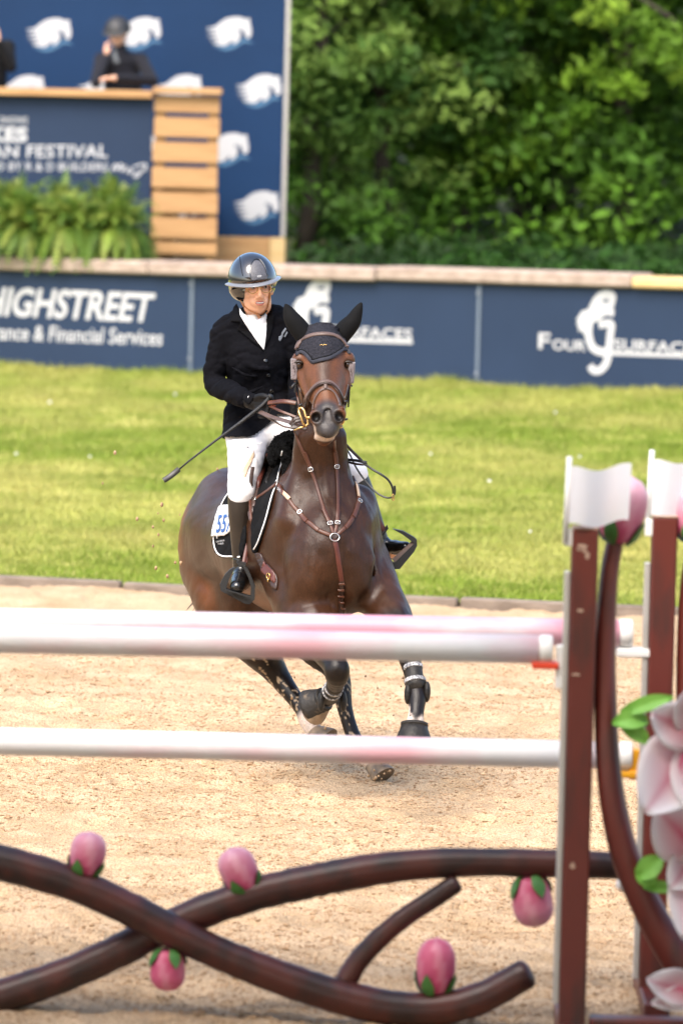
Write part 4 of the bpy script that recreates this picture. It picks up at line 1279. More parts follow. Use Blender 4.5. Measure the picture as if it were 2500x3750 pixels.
# muzzle, nostrils, lips
for sx, nx, ny in ((-1, 1160, 1524), (1, 1239, 1519)):
    hf.ell(V(nx, ny, 25.535), (.034, .036, .042), (X1, hn, ha), k=.02)
    hf.ell(V(nx + sx * 3, ny + 6, 25.490), (.0235, .042, .028), ((X1 * .94 + Vector((0, 0, .34 * sx))).normalized(), Vector((0, -1, 0)), (Vector((0, 0, 1)) - X1 * .34 * sx).normalized()), k=.008, op='s')
hf.ell(V(1199, 1578, 25.522), (.036, .028, .034), (X1, hn, ha), k=.025)                  # upper lip
hf.ell(V(1187, 1600, 25.565), (.046, .034, .020), (X1, hn, ha), k=.012)                  # lower lip
hf.ell(V(1185, 1607, 25.60), (.036, .036, .022), (X1, hn, ha), k=.02)
hf.chain([V(1152, 1590, 25.535), V(1185, 1597, 25.505), V(1222, 1588, 25.535)], [.004, .0045, .004], k=.006, op='s', n=3)   # mouth slit
for gx in (1190, 1199, 1208):
    hf.chain([V(gx, 1498, 25.535), V(gx + (gx - 1199) * .3, 1555, 25.49)], [.003, .0035], k=.012, op='s', n=1)
for s_, a, b, c in ((-1, (1109, 1222), (1072, 1168), (1047, 1122)), (1, (1249, 1226), (1295, 1178), (1320, 1120))):
    hf.chain([V(*a, 25.92), V(*b, 25.92), V(*c, 25.92)], [.022, .018, .005], k=.02, n=3)   # ears
# legs -------------------------------------------------------------
RF = [V(1085, 2130, 26.12), V(1130, 2240, 25.98), V(1178, 2340, 25.80), V(1222, 2425, 25.62), V(1234, 2462, 25.585), V(1228, 2505, 25.66), V(1214, 2535, 25.80), V(1204, 2548, 25.93), V(1186, 2562, 25.97)]
hf.chain(RF, [.15, .135, .095, .062, .060, .040, .036, .043, .036], k=.05, n=4)
LF = [V(1338, 2085, 26.12), V(1394, 2190, 25.98), V(1448, 2290, 25.80), V(1488, 2372, 25.62), V(1500, 2412, 25.56), V(1507, 2465, 25.52), V(1518, 2515, 25.48), V(1526, 2550, 25.46), V(1524, 2605, 25.42), V(1518, 2650, 25.39)]
hf.chain(LF, [.125, .105, .085, .060, .052, .036, .034, .043, .035, .040], k=.05, n=4)
RH = [V(850, 2090, 27.45), V(868, 2220, 27.25), V(935, 2365, 27.12), V(985, 2430, 27.15), V(1024, 2484, 27.15), V(1070, 2545, 27.10), V(1108, 2597, 27.05), V(1127, 2635, 27.02), V(1152, 2685, 26.98)]
hf.chain(RH, [.235, .185, .098, .072, .054, .041, .038, .046, .036], k=.05, n=4)
hf.ell(V(868, 2170, 27.1), (.10, .16, .16), (HS, HF, ZU), k=.06)
LH = [V(1010, 2100, 27.3), V(1050, 2220, 27.05), V(1165, 2370, 26.92), V(1215, 2430, 26.92), V(1245, 2495, 26.90), V(1262, 2590, 26.86), V(1292, 2690, 26.82), V(1328, 2755, 26.78), V(1368, 2800, 26.75)]
hf.chain(LH, [.20, .16, .095, .066, .052, .037, .037, .045, .036], k=.05, n=4)
hv, hq = hf.mesh(12, .5)
del hf
# low muscle and vein relief
hN = np.zeros_like(hv)
for i_ in range(4):
    a_, b_, c_ = hv[hq[:, i_]], hv[hq[:, (i_ + 1) % 4]], hv[hq[:, (i_ + 3) % 4]]; n_ = np.cross(b_ - a_, c_ - a_)
    for q_ in range(3): hN[:, q_] += np.bincount(hq[:, i_], weights=n_[:, q_], minlength=len(hv))
hN /= np.linalg.norm(hN, axis=1)[:, None] + 1e-12
def n3r(v, s, k): return vnoise(v[:, 0] * 1.3 + v[:, 1] * .5, v[:, 2] * .62 + v[:, 1] * .3, s, LT[k]) - .5
bodyw = np.clip((hv[:, 2] - .55) / .3, .25, 1) * np.where((hv[:, 1] < 25.99) & (hv[:, 2] > 1.7), .35, 1)
hv = hv + hN * (bodyw * (n3r(hv, .13, 2) * .016 + n3r(hv, .055, 3) * .0085 + n3r(hv, .024, 4) * .0036))[:, None]
# pigment of the coat: bay, black points, tan flank and face, mealy muzzle, white socks
def near_pts(v, pts, r):
    d = np.full(len(v), 9.0)
    for a, b in zip(pts[:-1], pts[1:]):
        a = np.array(a); b = np.array(b); ab = b - a
        t = np.clip(((v - a) @ ab) / (ab @ ab), 0, 1)
        d = np.minimum(d, np.linalg.norm(v - a - t[:, None] * ab, axis=1))
    return np.clip(1 - d / r, 0, 1)
def sm01(x, a, b):
    t = np.clip((x - a) / (b - a), 0, 1); return t * t * (3 - 2 * t)
def n3(v, s, k):
    return vnoise(v[:, 0] + v[:, 2] * .7, v[:, 1] + v[:, 2] * .6, s, LT[k])
BAY = np.array((.037, .0148, .0065)); TAN = np.array((.24, .074, .016)); DARK = np.array((.0065, .0046, .0040)); BROWNF = np.array((.118, .045, .0175)); GREYM = np.array((.036, .031, .030)); WHITE = np.array((.62, .52, .45)); PINKISH = np.array((.50, .40, .33))
c = np.repeat(BAY[None], len(hv), 0) * (.62 + .45 * n3(hv, .16, 0) + .35 * n3(hv, .06, 1))[:, None]
def mixc(w, col):
    global c
    c = c * (1 - w[:, None]) + col[None] * w[:, None]
mixc(.95 * sm01(near_pts(hv, [V(735, 1930, 27.45), V(738, 2000, 27.45), V(780, 2080, 27.4), V(830, 2180, 27.2)], .20), .15, .85), TAN)
mixc(.45 * sm01(near_pts(hv, [V(760, 1900, 27.3), V(770, 1980, 27.3)], .12), .1, .9), TAN)
mixc(.45 * sm01(near_pts(hv, [V(960, 2160, 26.5), V(1040, 2220, 26.3)], .2), .1, .9), TAN)
mixc(.45 * sm01(near_pts(hv, [V(1395, 2150, 26.0), V(1420, 2240, 25.9)], .12), .1, .9), TAN * .7)
headm = sm01(near_pts(hv, [V(1182, 1260, 25.85), V(1198, 1560, 25.58)], .19), .12, .35) * (hv[:, 1] < 25.99)
mixc(.92 * headm, BROWNF)
mixc(.8 * sm01(near_pts(hv, [V(1184, 1290, 25.72), V(1190, 1400, 25.62)], .060), .1, .8), np.array((.045, .026, .018)))
mixc(.5 * sm01(near_pts(hv, [V(1110, 1350, 25.73), V(1135, 1440, 25.67)], .045), .1, .8), np.array((.075, .034, .020)))
mixc(.5 * sm01(near_pts(hv, [V(1262, 1350, 25.73), V(1245, 1440, 25.67)], .045), .1, .8), np.array((.075, .034, .020)))
for ex in (1095, 1272):
    mixc(.85 * sm01(near_pts(hv, [V(ex, 1332, 25.77), V(ex, 1340, 25.77)], .05), .15, .7), np.array((.03, .02, .016)))
muz = sm01(near_pts(hv, [V(1198, 1512, 25.53), V(1199, 1545, 25.51), V(1197, 1585, 25.53)], .105), .22, .6) * (hv[:, 1] < 25.72)
mixc(muz, GREYM)
mixc(.95 * sm01(near_pts(hv, [V(1150, 1592, 25.56), V(1187, 1606, 25.54), V(1222, 1594, 25.56)], .030), .1, .6) * (hv[:, 2] < V(1187, 1588, 25.53).z), PINKISH)
mixc(.75 * sm01(near_pts(hv, [V(1146, 1562, 25.53), V(1152, 1592, 25.54)], .02), .1, .6), PINKISH)
for nx in (1157, 1242):  # near-black in the nostril hollows, painted in for their inner shade
    mixc(.95 * sm01(near_pts(hv, [V(nx + (3 if nx > 1200 else -3), 1528, 25.50), V(nx, 1534, 25.56)], .040), .30, .62), np.array((.0035, .003, .003)))
for leg, i0 in ((RF, 2), (LF, 2), (RH, 2), (LH, 2)):
    w = near_pts(hv, [leg[i0].lerp(leg[i0 + 1], .3)] + leg[i0 + 1:], .16)
    mixc(.97 * sm01(w, .12, .5), DARK)
for p0, p1, r in ((RH[-2].lerp(RH[-1], .15), RH[-1], .085), (LH[-2].lerp(LH[-1], .1), LH[-1], .085)):
    mixc(.95 * sm01(near_pts(hv, [p0, p1], r), .1, .45), WHITE)
lw = sm01(near_pts(hv, [V(1484, 2600, 25.42), V(1500, 2640, 25.38), V(1520, 2650, 25.38), V(1552, 2640, 25.38)], .036), .1, .5) * (n3(hv, .02, 3) > .28)
mixc(.9 * lw, WHITE)
for leg in (RH, LH):                             # sand splashed on the hind legs
    sp = (n3(hv, .013, 4) > .80) & (near_pts(hv, leg[2:], .12) > .1)
    mixc(.75 * sp.astype(float), np.array((.46, .34, .22)))
horse = thing('horse', Vector((-.2, 26.5, 0)), 'dark bay horse cantering toward the jump with a black ear bonnet and a rider up', 'horse')
obj('body', (hv, hq), M['coat'], horse, attr=c)
HB = bvh_of((hv, hq))
for ex, sx in ((1092, -1), (1275, 1)):
    mb = MB(); mb.ball(V(ex - sx * 2, 1337, 25.778), (.021, .022, .019), (X1, hn, ha), 14, 10); obj('eye', mb.vf, M['eye'], horse)
    mb = MB(); c_ = V(ex - sx * 2, 1337, 25.778)
    mb.tube([c_ + X1 * (.021 * math.cos(t)) + Vector((0, -.016 - .006 * math.sin(t), .004 + .013 * math.sin(t))) for t in np.linspace(.05, math.pi - .05, 9)], [.003, .0045, .0055, .006, .006, .006, .0055, .0045, .003], 7); obj('eyelid', mb.vf, M['eyelid'], horse)
def hoof(p, d, front, r=.062, L=.085):
    """hoof capsule: p = coronet, d = down the hoof, front = toe"""
    d = Vector(d).normalized(); fr = Vector(front); fr = (fr - d * fr.dot(d)).normalized(); sd = d.cross(fr)
    vs = []; fs = []; seg = 18
    for (q, a) in ((-.12, .70), (0, .80), (.08, .82), (.9, 1.08), (1.0, 1.06), (1.0, .8), (.93, .55)):
        for k in range(seg):
            t = 2 * math.pi * k / seg
            vs.append(Vector(p) + d * (L * q) + fr * (math.cos(t) * r * a * 1.05 + L * q * .28) + sd * (math.sin(t) * r * a * .95))
    for i in range(6):
        for k in range(seg):
            k2 = (k + 1) % seg; fs.append((i * seg + k, (i + 1) * seg + k, (i + 1) * seg + k2, i * seg + k2))
    fs.append(tuple(range(seg))); fs.append(tuple(6 * seg + k for k in range(seg))[::-1])
    mb = MB(); mb.add(vs, fs); obj('hoof', mb.vf, M['hoof'], horse, sharp=50)
hoof(RF[-1], V(1166, 2580, 26.0) - RF[-1], (-.4, -.2, -.8))
hoof(LF[-1], V(1512, 2745, 25.345) - LF[-1], (0, -1, .2), r=.050, L=.080)
hoof(RH[-1], V(1205, 2730, 26.93) - RH[-1], (.6, -.6, .3), r=.056)
hoof(LH[-1], V(1402, 2860, 26.70) - LH[-1], (.5, -.8, .15), r=.056, L=.085)
# tail: a bundle of strands hanging behind the hindquarters
mb = MB()
dock = V(800, 1830, 27.86)
for k in range(110):
    a = rng.normal(0, .035, 3); e = V(752 + rng.normal(0, 22), 2215 + rng.uniform(-70, 40), 27.95 + rng.normal(0, .05))
    m1 = dock.lerp(e, .35) + Vector((.02 + a[0] * .5, .06, .04)); m2 = dock.lerp(e, .75) + Vector((.03 + a[1] * .6, .03, 0))
    fl = Vector((rng.normal(-.01, .03), 0, rng.normal(.0, .02)))
    mb.tube([dock + Vector(a) * .6, m1, m2, e + fl], [.006, .006, .004, .001], 4, cap=False)
obj('tail', mb.vf, M['tail_hair'], horse, kind='stuff')
# ---------------------------------------------------------------- the rider
M['skin_face'] = mat('tanned_skin', (.66, .335, .195), rough=.45, col2=(.76, .42, .27), ns=16, spec=.4, bump=.12, bs=90, bd=.002)
M['breeches'] = mat('white_breeches', (.74, .73, .74), rough=.7, var=.04, ns=5, bump=.35, bs=16, bd=.012, stretch=(1, 1, .5))
M['shirt'] = mat('white_shirt', (.80, .80, .80), rough=.6, var=.03, ns=8, bump=.3, bs=24, bd=.006)
M['jacket'] = mat('black_jacket', (.0027, .0027, .0042), rough=.85, var=.3, ns=8, bump=.6, bs=15, bd=.02, spec=.09, stretch=(1, 1, .6))
M['lapel'] = mat('black_lapel', (.0022, .0022, .0032), rough=.75, var=.2, ns=8, bump=.2, bs=30, spec=.1)
M['boot'] = mat('brown_black_boot', (.010, .007, .005), rough=.35, col2=(.022, .015, .010), ns=10, bump=.22, bs=34, bd=.006, spec=.5)
M['boot_foot'] = mat('polished_black_leather', (.006, .006, .006), rough=.22, var=.3, ns=12, bump=.2, bs=50, bd=.004, coat=.3)
M['glove'] = mat('black_glove', (.004, .004, .0045), rough=.6, spec=.25, var=.3, ns=25, bump=.4, bs=120, bd=.004)
M['helmet_gloss'] = mat('gloss_black_helmet', (.010, .010, .011), rough=.10, var=.1, ns=4, coat=1.0, spec=.7)
M['helmet_panel'] = mat('glitter_panel', (.022, .022, .026), rough=.55, col2=(.10, .10, .115), ns=240, spec=.6)
M['brim'] = mat('silver_brim', (.15, .15, .155), rough=.22, var=.06, ns=6, coat=.5)
M['tan_strap'] = mat('tan_leather', (.34, .125, .028), rough=.5, var=.2, ns=20)
M['gold'] = mat('gold_wire', (.62, .42, .16), rough=.25, metal=.9, var=.05)
M['lips'] = mat('lips', (.44, .14, .10), rough=.4, var=.1)
M['teeth'] = mat('teeth', (.82, .79, .74), rough=.3, var=.03)
M['iris'] = mat('dark_eye', (.03, .018, .012), rough=.1, var=.1)
M['eyeball'] = mat('eyeball', (.40, .34, .30), rough=.5, var=.05, spec=.1)
M['grip'] = mat('tan_knee_grip', (.50, .36, .25), rough=.6, var=.1, ns=12)
M['silver'] = mat('silver_metal', (.62, .60, .57), rough=.25, metal=.9, var=.05)
M['lens'] = None
RX0, RX1 = V(560, 1500, 26.6).x, V(1570, 1500, 26.6).x
def outside(px, py, r, q=.85):
    h = hit([HB], px, py)
    return h[0] + h[1] * (r * q)
def rfield(x0, x1, y0, y1, z0, z1, fine=.0058, hd=False):
    if hd:
        return Field(axis_steps(x0, x1, .0030, .0075, -.475, -.25), axis_steps(y0, y1, .0030, .0075, 26.46, 26.84), axis_steps(z0, z1, .0030, .0075, V(950, 1170, 26.6).z, V(950, 990, 26.6).z))
    return Field(np.arange(x0, x1, fine), np.arange(y0, y1, fine), np.arange(z0, z1, fine))
# joints -----------------------------------------------------------
RS, RE, RW = V(822, 1222, 26.72), V(787, 1405, 26.70), V(896, 1462, 26.44)
LS, LE, LW = V(1040, 1180, 26.72), V(1092, 1385, 26.74), V(1090, 1470, 26.42)
PEL = V(958, 1590, 26.80); CHE = V(930, 1290, 26.74)
RH_, RK = V(905, 1580, 26.72), V(884, 1790, 26.36)
RA = V(884, 2050, 26.36); RHEEL = V(888, 2135, 26.38); RTOE = V(868, 2150, 26.17)
LH_, LK = V(1035, 1570, 26.72), V(1288, 1722, 26.42)
LA = V(1392, 1985, 26.46); LTOE = V(1484, 2003, 26.35); LHEEL = V(1412, 2036, 26.48)
def sm_torso(f, o):
    f.loft([V(962, 1600, 26.80), V(952, 1500, 26.77), V(946, 1410, 26.75), V(934, 1310, 26.73), V(926, 1225, 26.73), V(930, 1180, 26.72)],
           [.172 + o, .148 + o, .132 + o, .150 + o, .160 + o, .12 + o], [.125 + o, .115 + o, .10 + o, .118 + o, .095 + o, .07 + o], (1, 0, 0), k=.02, n=8)
def sm_shoulders(f, o):
    f.chain([RS, V(868, 1190, 26.72), V(930, 1165, 26.71), V(990, 1160, 26.72), LS], [.056 + o, .055 + o, .06 + o, .055 + o, .056 + o], k=.05, n=3)
def sm_arm(f, o, end=1.0):
    f.chain([RS, RS.lerp(RE, .5) + Vector((-.008, 0, 0)), RE, RE.lerp(RW, .5), RE.lerp(RW, end)], [.058 + o, .052 + o, .046 + o, .045 + o, .036 + o], k=.03, n=4)
    f.chain([LS, LS.lerp(LE, .5), LE, LE.lerp(LW, .5), LE.lerp(LW, end)], [.058 + o, .052 + o, .046 + o, .042 + o, .034 + o], k=.03, n=4)
def sm_thigh(f, o, end=1.0):
    f.chain([RH_, RH_.lerp(RK, .45) + Vector((.006, 0, 0)), RK, RK.lerp(RA, .12)], [.098 + o, .080 + o, .058 + o, .053 + o], k=.04, n=4)
    f.chain([LH_, LH_.lerp(LK, .5), LK, LK.lerp(LA, .12)], [.098 + o, .078 + o, .056 + o, .052 + o], k=.04, n=4)
def sm_shin(f, o, top=.0):
    f.chain([RK.lerp(RA, top), RK.lerp(RA, .3), RK.lerp(RA, .65), RA], [.054 + o, .056 + o, .044 + o, .034 + o], k=.02, n=4)
    f.chain([LK.lerp(LA, top), LK.lerp(LA, .3), LK.lerp(LA, .65), LA], [.054 + o, .054 + o, .044 + o, .034 + o], k=.02, n=4)
def sm_foot(f, o):
    for a, h, t in ((RA, RHEEL, RTOE), (LA, LHEEL, LTOE)):
        f.chain([a, a.lerp(h, .5)], [.036 + o, .036 + o], k=.02, n=1)
        f.chain([h, h.lerp(t, .5) + Vector((0, 0, .012)), t], [.032 + o, .036 + o, .030 + o], k=.03, n=4)
def r_hand(f, s=1.0, o=0.0):
    c = V(936, 1474, 26.40)
    f.ell(c, (.040 + o, .028 + o, .036 + o), (Vector((.94, -.25, -.22)).normalized(), Vector((.25, .95, 0)).normalized(), Vector((.2, 0, .97)).normalized()), k=.02)
    for (x, y, L) in ((969, 1466, 1.0), (972, 1480, 1.06), (968, 1494, 1.0), (960, 1507, .85)):
        f.chain([V(940, y - 3, 26.375), V(x - 4, y - 1, 26.345), V(x + 12 * L, y + 6, 26.325), V(x + 9 * L, y + 17, 26.315), V(x - 8, y + 17, 26.335)],
                [.0115 + o, .0115 + o, .0105 + o, .0098 + o, .009 + o], k=.007, n=3)
    f.chain([V(938, 1456, 26.37), V(958, 1449, 26.34), V(975, 1452, 26.32), V(986, 1459, 26.315)], [.014 + o, .0125 + o, .0115 + o, .010 + o], k=.008, n=3)
def l_hand(f, o=0.0):
    c = V(1092, 1492, 26.36)
    f.ell(c, (.028 + o, .04 + o, .036 + o), k=.02)
    for i, y in enumerate((1478, 1491, 1504, 1516)):
        f.chain([V(1098, y, 26.34), V(1088, y + 2, 26.31), V(1072, y + 5, 26.305), V(1070, y + 8, 26.335)], [.0115 + o, .011 + o, .010 + o, .009 + o], k=.007, n=3)
    f.chain([V(1096, 1470, 26.35), V(1082, 1464, 26.32), V(1068, 1468, 26.305)], [.013 + o, .012 + o, .010 + o], k=.008, n=3)
# head: turned a little to the camera's right, tilted
HC = V(938, 1040, 26.66)
fd = Vector((.17, -.98, -.06)).normalized()
upv = Vector((-.07, 0, 1)); sdh = fd.cross(upv).normalized(); upv = sdh.cross(fd).normalized()   # sdh: toward the camera's left or right
if sdh.x < 0: sdh = -sdh
def HP(x, y, z): return HC + sdh * x + upv * y + fd * z
HAX = (sdh, upv, fd)
def head_shape(f):
    e = lambda c, r, k, op='u': f.ell(HP(*c), r, HAX, k=k, op=op)
    e((0, .015, -.015), (.074, .098, .094), .02)
    e((0, -.058, .030), (.060, .075, .062), .03)             # face mass
    e((0, -.108, .062), (.026, .020, .022), .025)            # chin
    for s_ in (-1, 1):
        e((s_ * .040, -.100, .018), (.020, .030, .034), .03)  # jaw angle
        e((s_ * .040, -.040, .062), (.020, .016, .018), .02)  # cheekbone
        e((s_ * .029, -.006, .093), (.017, .0115, .012), .010, 's')   # eye socket
        e((s_ * .029, .008, .084), (.021, .007, .012), .012)  # brow
        e((s_ * .027, -.076, .078), (.013, .016, .012), .014) # beside the mouth
        e((s_ * .012, -.052, .100), (.0085, .0075, .010), .008) # nose wings
        e((s_ * .0075, -.058, .106), (.0035, .0025, .005), .002, 's')
        f.chain([HP(s_ * .018, -.050, .092), HP(s_ * .030, -.072, .084), HP(s_ * .032, -.086, .076)], [.0025, .003, .002], k=.012, op='s', n=3)  # smile line
        e((s_ * .074, -.028, -.008), (.009, .030, .018), .01)  # ear
    f.chain([HP(0, .004, .086), HP(0, -.022, .096), HP(0, -.046, .110)], [.0075, .0085, .0115], k=.012, n=3)  # nose
    e((0, -.076, .086), (.026, .022, .018), .02)              # mouth mound
    e((0, -.0785, .102), (.0235, .0065, .010), .004, 's')     # open lips
# body ---------------------------------------------------------------
X0, XE = -.68, .36
rider = thing('person', Vector((PEL.x, PEL.y, PEL.z)), 'rider in a black show jacket, white breeches and glossy black helmet on the bay horse', 'person')
f = rfield(X0, XE, 26.04, 26.98, 0.86, 2.62, hd=True)
sm_torso(f, -.012); sm_shoulders(f, -.012); sm_arm(f, -.008); sm_thigh(f, -.008); sm_shin(f, -.006); sm_foot(f, -.006)
r_hand(f, o=-.003); l_hand(f, o=-.003)
f.chain([V(934, 1190, 26.72), V(938, 1130, 26.69), HP(0, -.05, -.02)], [.056, .050, .050], k=.035, n=3)
head_shape(f)
bv, bq = f.mesh(3, .4)
obj('body', (bv, bq), M['skin_face'], rider)
RB = bvh_of((bv, bq))
# jacket
f = rfield(X0, .02, 26.2, 27.02, 1.50, 2.42)
sm_torso(f, .006); sm_shoulders(f, .004)
f.loft([V(952, 1500, 26.78), V(960, 1570, 26.79), V(962, 1640, 26.80)], [.158, .178, .196], [.128, .145, .160], (1, 0, 0), k=.02, n=5)
f.chain([RH_ + Vector((0, 0, .06)), RH_, RH_.lerp(RK, .3)], [.104, .112, .106], k=.03, n=3)
f.chain([LH_ + Vector((-.03, 0, .06)), LH_.lerp(LK, .1)], [.10, .108], k=.03, n=1)
f.chain([RS, RS.lerp(RE, .5) + Vector((-.008, 0, 0)), RE, RE.lerp(RW, .5), RE.lerp(RW, .98)], [.058, .053, .048, .047, .042], k=.008, n=5)
f.chain([LS, LS.lerp(LE, .5), LE, LE.lerp(LW, .5), LE.lerp(LW, .96)], [.058, .053, .048, .046, .042], k=.008, n=5)
for (a, b, r) in (((770, 1400), (828, 1392), .006), ((772, 1418), (826, 1424), .006), ((800, 1300), (835, 1330), .005), ((850, 1345), (935, 1380), .007), ((858, 1440), (960, 1418), .007), ((870, 1395), (1000, 1400), .006), ((862, 1480), (985, 1455), .006), ((900, 1330), (985, 1352), .005)):
    d0 = 26.60 if a[0] > 845 else 26.665
    f.chain([V(*a, d0 + .02), V((a[0] + b[0]) / 2, (a[1] + b[1]) / 2 + 8, d0), V(*b, d0 + .015)], [r * .5, r, r * .5], k=.02, n=4)   # folds
f.chain([V(905, 1165, 26.66), V(938, 1140, 26.745), V(985, 1150, 26.67)], [.03, .034, .03], k=.03, n=4)
f.ell(V(946, 1130, 26.655), (.062, .085, .10), k=.012, op='s')
zz = V(950, 1590, 26.7).z
f.half(Vector((0, 0, V(862, 1612, 26.66).z)), (0.14, 0, -1) if False else (0, 0, -1))
jv, jq = f.mesh(3, .4)
def cloth_relief(v, q, a1, a2, lim=None):
    N = np.zeros_like(v)
    for i_ in range(4):
        n_ = np.cross(v[q[:, (i_ + 1) % 4]] - v[q[:, i_]], v[q[:, (i_ + 3) % 4]] - v[q[:, i_]])
        for k_ in range(3): N[:, k_] += np.bincount(q[:, i_], weights=n_[:, k_], minlength=len(v))
    N /= np.linalg.norm(N, axis=1)[:, None] + 1e-12
    r1 = vnoise(v[:, 0] * .55 + v[:, 2] * .9, v[:, 2] * 1.1 - v[:, 0] * .5 + v[:, 1] * .4, .055, LT[1]); r2 = vnoise(v[:, 0] + v[:, 2] * .4, v[:, 2] * 1.5 - v[:, 0] * .6, .021, LT[2])
    w = 1.0 if lim is None else lim(v)
    return v + N * (w * ((np.abs(r1 - .5) * 2) ** .7 * a1 + (r2 - .5) * a2))[:, None]
jv = cloth_relief(jv, jq, .0085, .0035)
# the front of the skirt is cut away in a curve to the rider's left
cc = V(1075, 1640, 26.6)
keep = []
pj = np.array([proj(p) for p in jv]) if len(jv) < 400000 else None
cut_line = lambda x: 1598 if x < 905 else 1598 - 85 * min(1, (x - 905) / 110) ** 1.6
bad = (pj[:, 1] > np.array([cut_line(x) for x in pj[:, 0]])) & (jv[:, 1] < 26.80)
kq = ~(bad[jq].all(1))
jq = jq[kq]
lab = np.arange(len(jv))
for _ in range(400):
    m_ = lab[jq].min(1); new = lab.copy()
    for i_ in range(4): np.minimum.at(new, jq[:, i_], m_)
    new = new[new]
    if (new == lab).all(): break
    lab = new
vals, cnts = np.unique(lab[jq[:, 0]], return_counts=True)
jq = jq[lab[jq[:, 0]] == vals[cnts.argmax()]]
used = np.unique(jq); mp = np.full(len(jv), -1); mp[used] = np.arange(len(used)); jv = jv[used]; jq = mp[jq]
jacket = obj('jacket', (jv, jq), M['jacket'], rider)
JB = bvh_of((jv, jq))
# breeches
f = rfield(X0, .30, 26.15, 27.02, 1.1, 1.95)
f.loft([V(962, 1600, 26.80), V(952, 1500, 26.77)], [.174, .150], [.130, .116], (1, 0, 0), k=.02, n=5)
sm_thigh(f, .004)
for (a, b) in (((850, 1640), (960, 1622)), ((856, 1760), (905, 1775)), ((850, 1690), (930, 1690))):
    f.chain([V(*a, 26.50), V(*b, 26.44)], [.004, .004], k=.03, n=1)
brv, brq = f.mesh(3, .4); brv = cloth_relief(brv, brq, .004, .0015)
breeches = obj('breeches', (brv, brq), M['breeches'], rider)
BB = bvh_of((brv, brq))
mb = MB(); mb.add(*patch([BB], [(928, 1652), (933, 1668), (921, 1695), (909, 1720), (902, 1742), (896, 1752), (890, 1745), (886, 1728), (897, 1705), (912, 1680)], off=.001, th=.003, step=6, closed_spline=False))
obj('knee_grip', mb.vf, M['grip'], breeches)
# boots
for nm, (k_, a_, h_, t_) in enumerate(((RK, RA, RHEEL, RTOE), (LK, LA, LHEEL, LTOE))):
    lo = np.min([tuple(p) for p in (k_, a_, h_, t_)], 0) - .09; hi = np.max([tuple(p) for p in (k_, a_, h_, t_)], 0) + .09
    f = Field(np.arange(lo[0], hi[0], .005), np.arange(lo[1], hi[1], .005), np.arange(lo[2], hi[2], .005))
    f.chain([k_.lerp(a_, .04), k_.lerp(a_, .14), k_.lerp(a_, .36), k_.lerp(a_, .7), a_, a_.lerp(h_, .5)], [.064, .063, .061, .050, .041, .042], k=.02, n=5)
    cut = k_.lerp(a_, .07); ax = (a_ - k_).normalized()
    f.half(cut, -ax + Vector((.25, 0, 0)))
    up_ = obj('boot', f.mesh(3, .4), M['boot'], rider)
    f = Field(np.arange(lo[0], hi[0], .004), np.arange(lo[1], hi[1], .004), np.arange(lo[2], hi[2], .004))
    f.chain([a_, a_.lerp(h_, .55)], [.043, .044], k=.02, n=1)
    sc_ = .82 if nm else 1.0
    f.chain([h_, h_.lerp(t_, .35) + Vector((0, 0, .022)), h_.lerp(t_, .7) + Vector((0, 0, .008)), t_], [.036 * sc_, .044 * sc_, .040 * sc_, .032 * sc_], k=.03, n=4)
    obj('boot_foot', f.mesh(3, .4), M['boot_foot'], up_)
# gloves
f = Field(np.arange(-.53, -.30, .0036), np.arange(26.22, 26.52, .0036), np.arange(1.68, 1.92, .0036))
r_hand(f, o=.001); f.chain([RW.lerp(RE, .02), RW.lerp(V(936, 1474, 26.40), .5)], [.037, .034], k=.02, n=1)
gv_ = f.mesh(2, .4)
glove = obj('glove', gv_, M['glove'], rider)
GB = bvh_of(gv_)
mb = MB(); mb.add(*patch([GB], [(889, 1447), (903, 1440), (930, 1442), (934, 1450), (925, 1466), (912, 1480), (897, 1470), (889, 1458)], off=.001, th=.003, step=4))
cuff = obj('cuff_tab', mb.vf, M['lapel'], glove)
mb = MB(); mb.add(*patch([GB], [(908, 1453), (911, 1451), (911, 1455), (909, 1459), (907, 1457)], off=.004, th=.001, step=2)); obj('logo', mb.vf, M['silver'], glove)
f = Field(np.arange(-.30, -.10, .0045), np.arange(26.22, 26.52, .0045), np.arange(1.66, 1.92, .0045))
l_hand(f, o=.001); f.chain([LW, LW.lerp(V(1092, 1492, 26.36), .5)], [.037, .034], k=.02, n=1)
obj('glove', f.mesh(2, .4), M['glove'], rider)
# shirt front, stock collar, lapels, buttons
zj = lambda x, y: (700 + x / 3.92, 900 + y / 3.92)
# collar: a band round the neck
nb0, nb1 = V(937, 1186, 26.705), V(940, 1138, 26.688)
f = Field(np.arange(-.50, -.28, .004), np.arange(26.5, 26.86, .004), np.arange(2.0, 2.36, .004))
f.chain([V(936, 1215, 26.715), nb0, nb1], [.074, .066, .0585], k=.01, n=3)
f.half(V(944, 1160, 26.62), Vector((.05, -.55, .83)))
f.ell(V(952, 1158, 26.62), (.020, .03, .035), k=.008, op='s')
cv = f.mesh(2, .4)
collar = obj('shirt_collar', cv, M['shirt'], rider)
CB = bvh_of(cv)
mb = MB(); mb.add(*patch([JB, CB], [zj(*p) for p in ((690, 900), (760, 985), (860, 1055), (935, 1075), (1010, 1030), (1072, 960), (1085, 1100), (1072, 1300), (1046, 1500), (950, 1385), (860, 1250), (780, 1130), (710, 1010))], off=.002, th=.004, step=5, closed_spline=False))
shirt = obj('shirt', mb.vf, M['shirt'], rider)
mb = MB(); strap(mb, [bvh_of(mb.vf)] if mb.v else [JB], [zj(932, 1075), zj(935, 1140), zj(936, 1200)], .004, .002, .006); obj('placket', mb.vf, M['grey_print'], shirt)
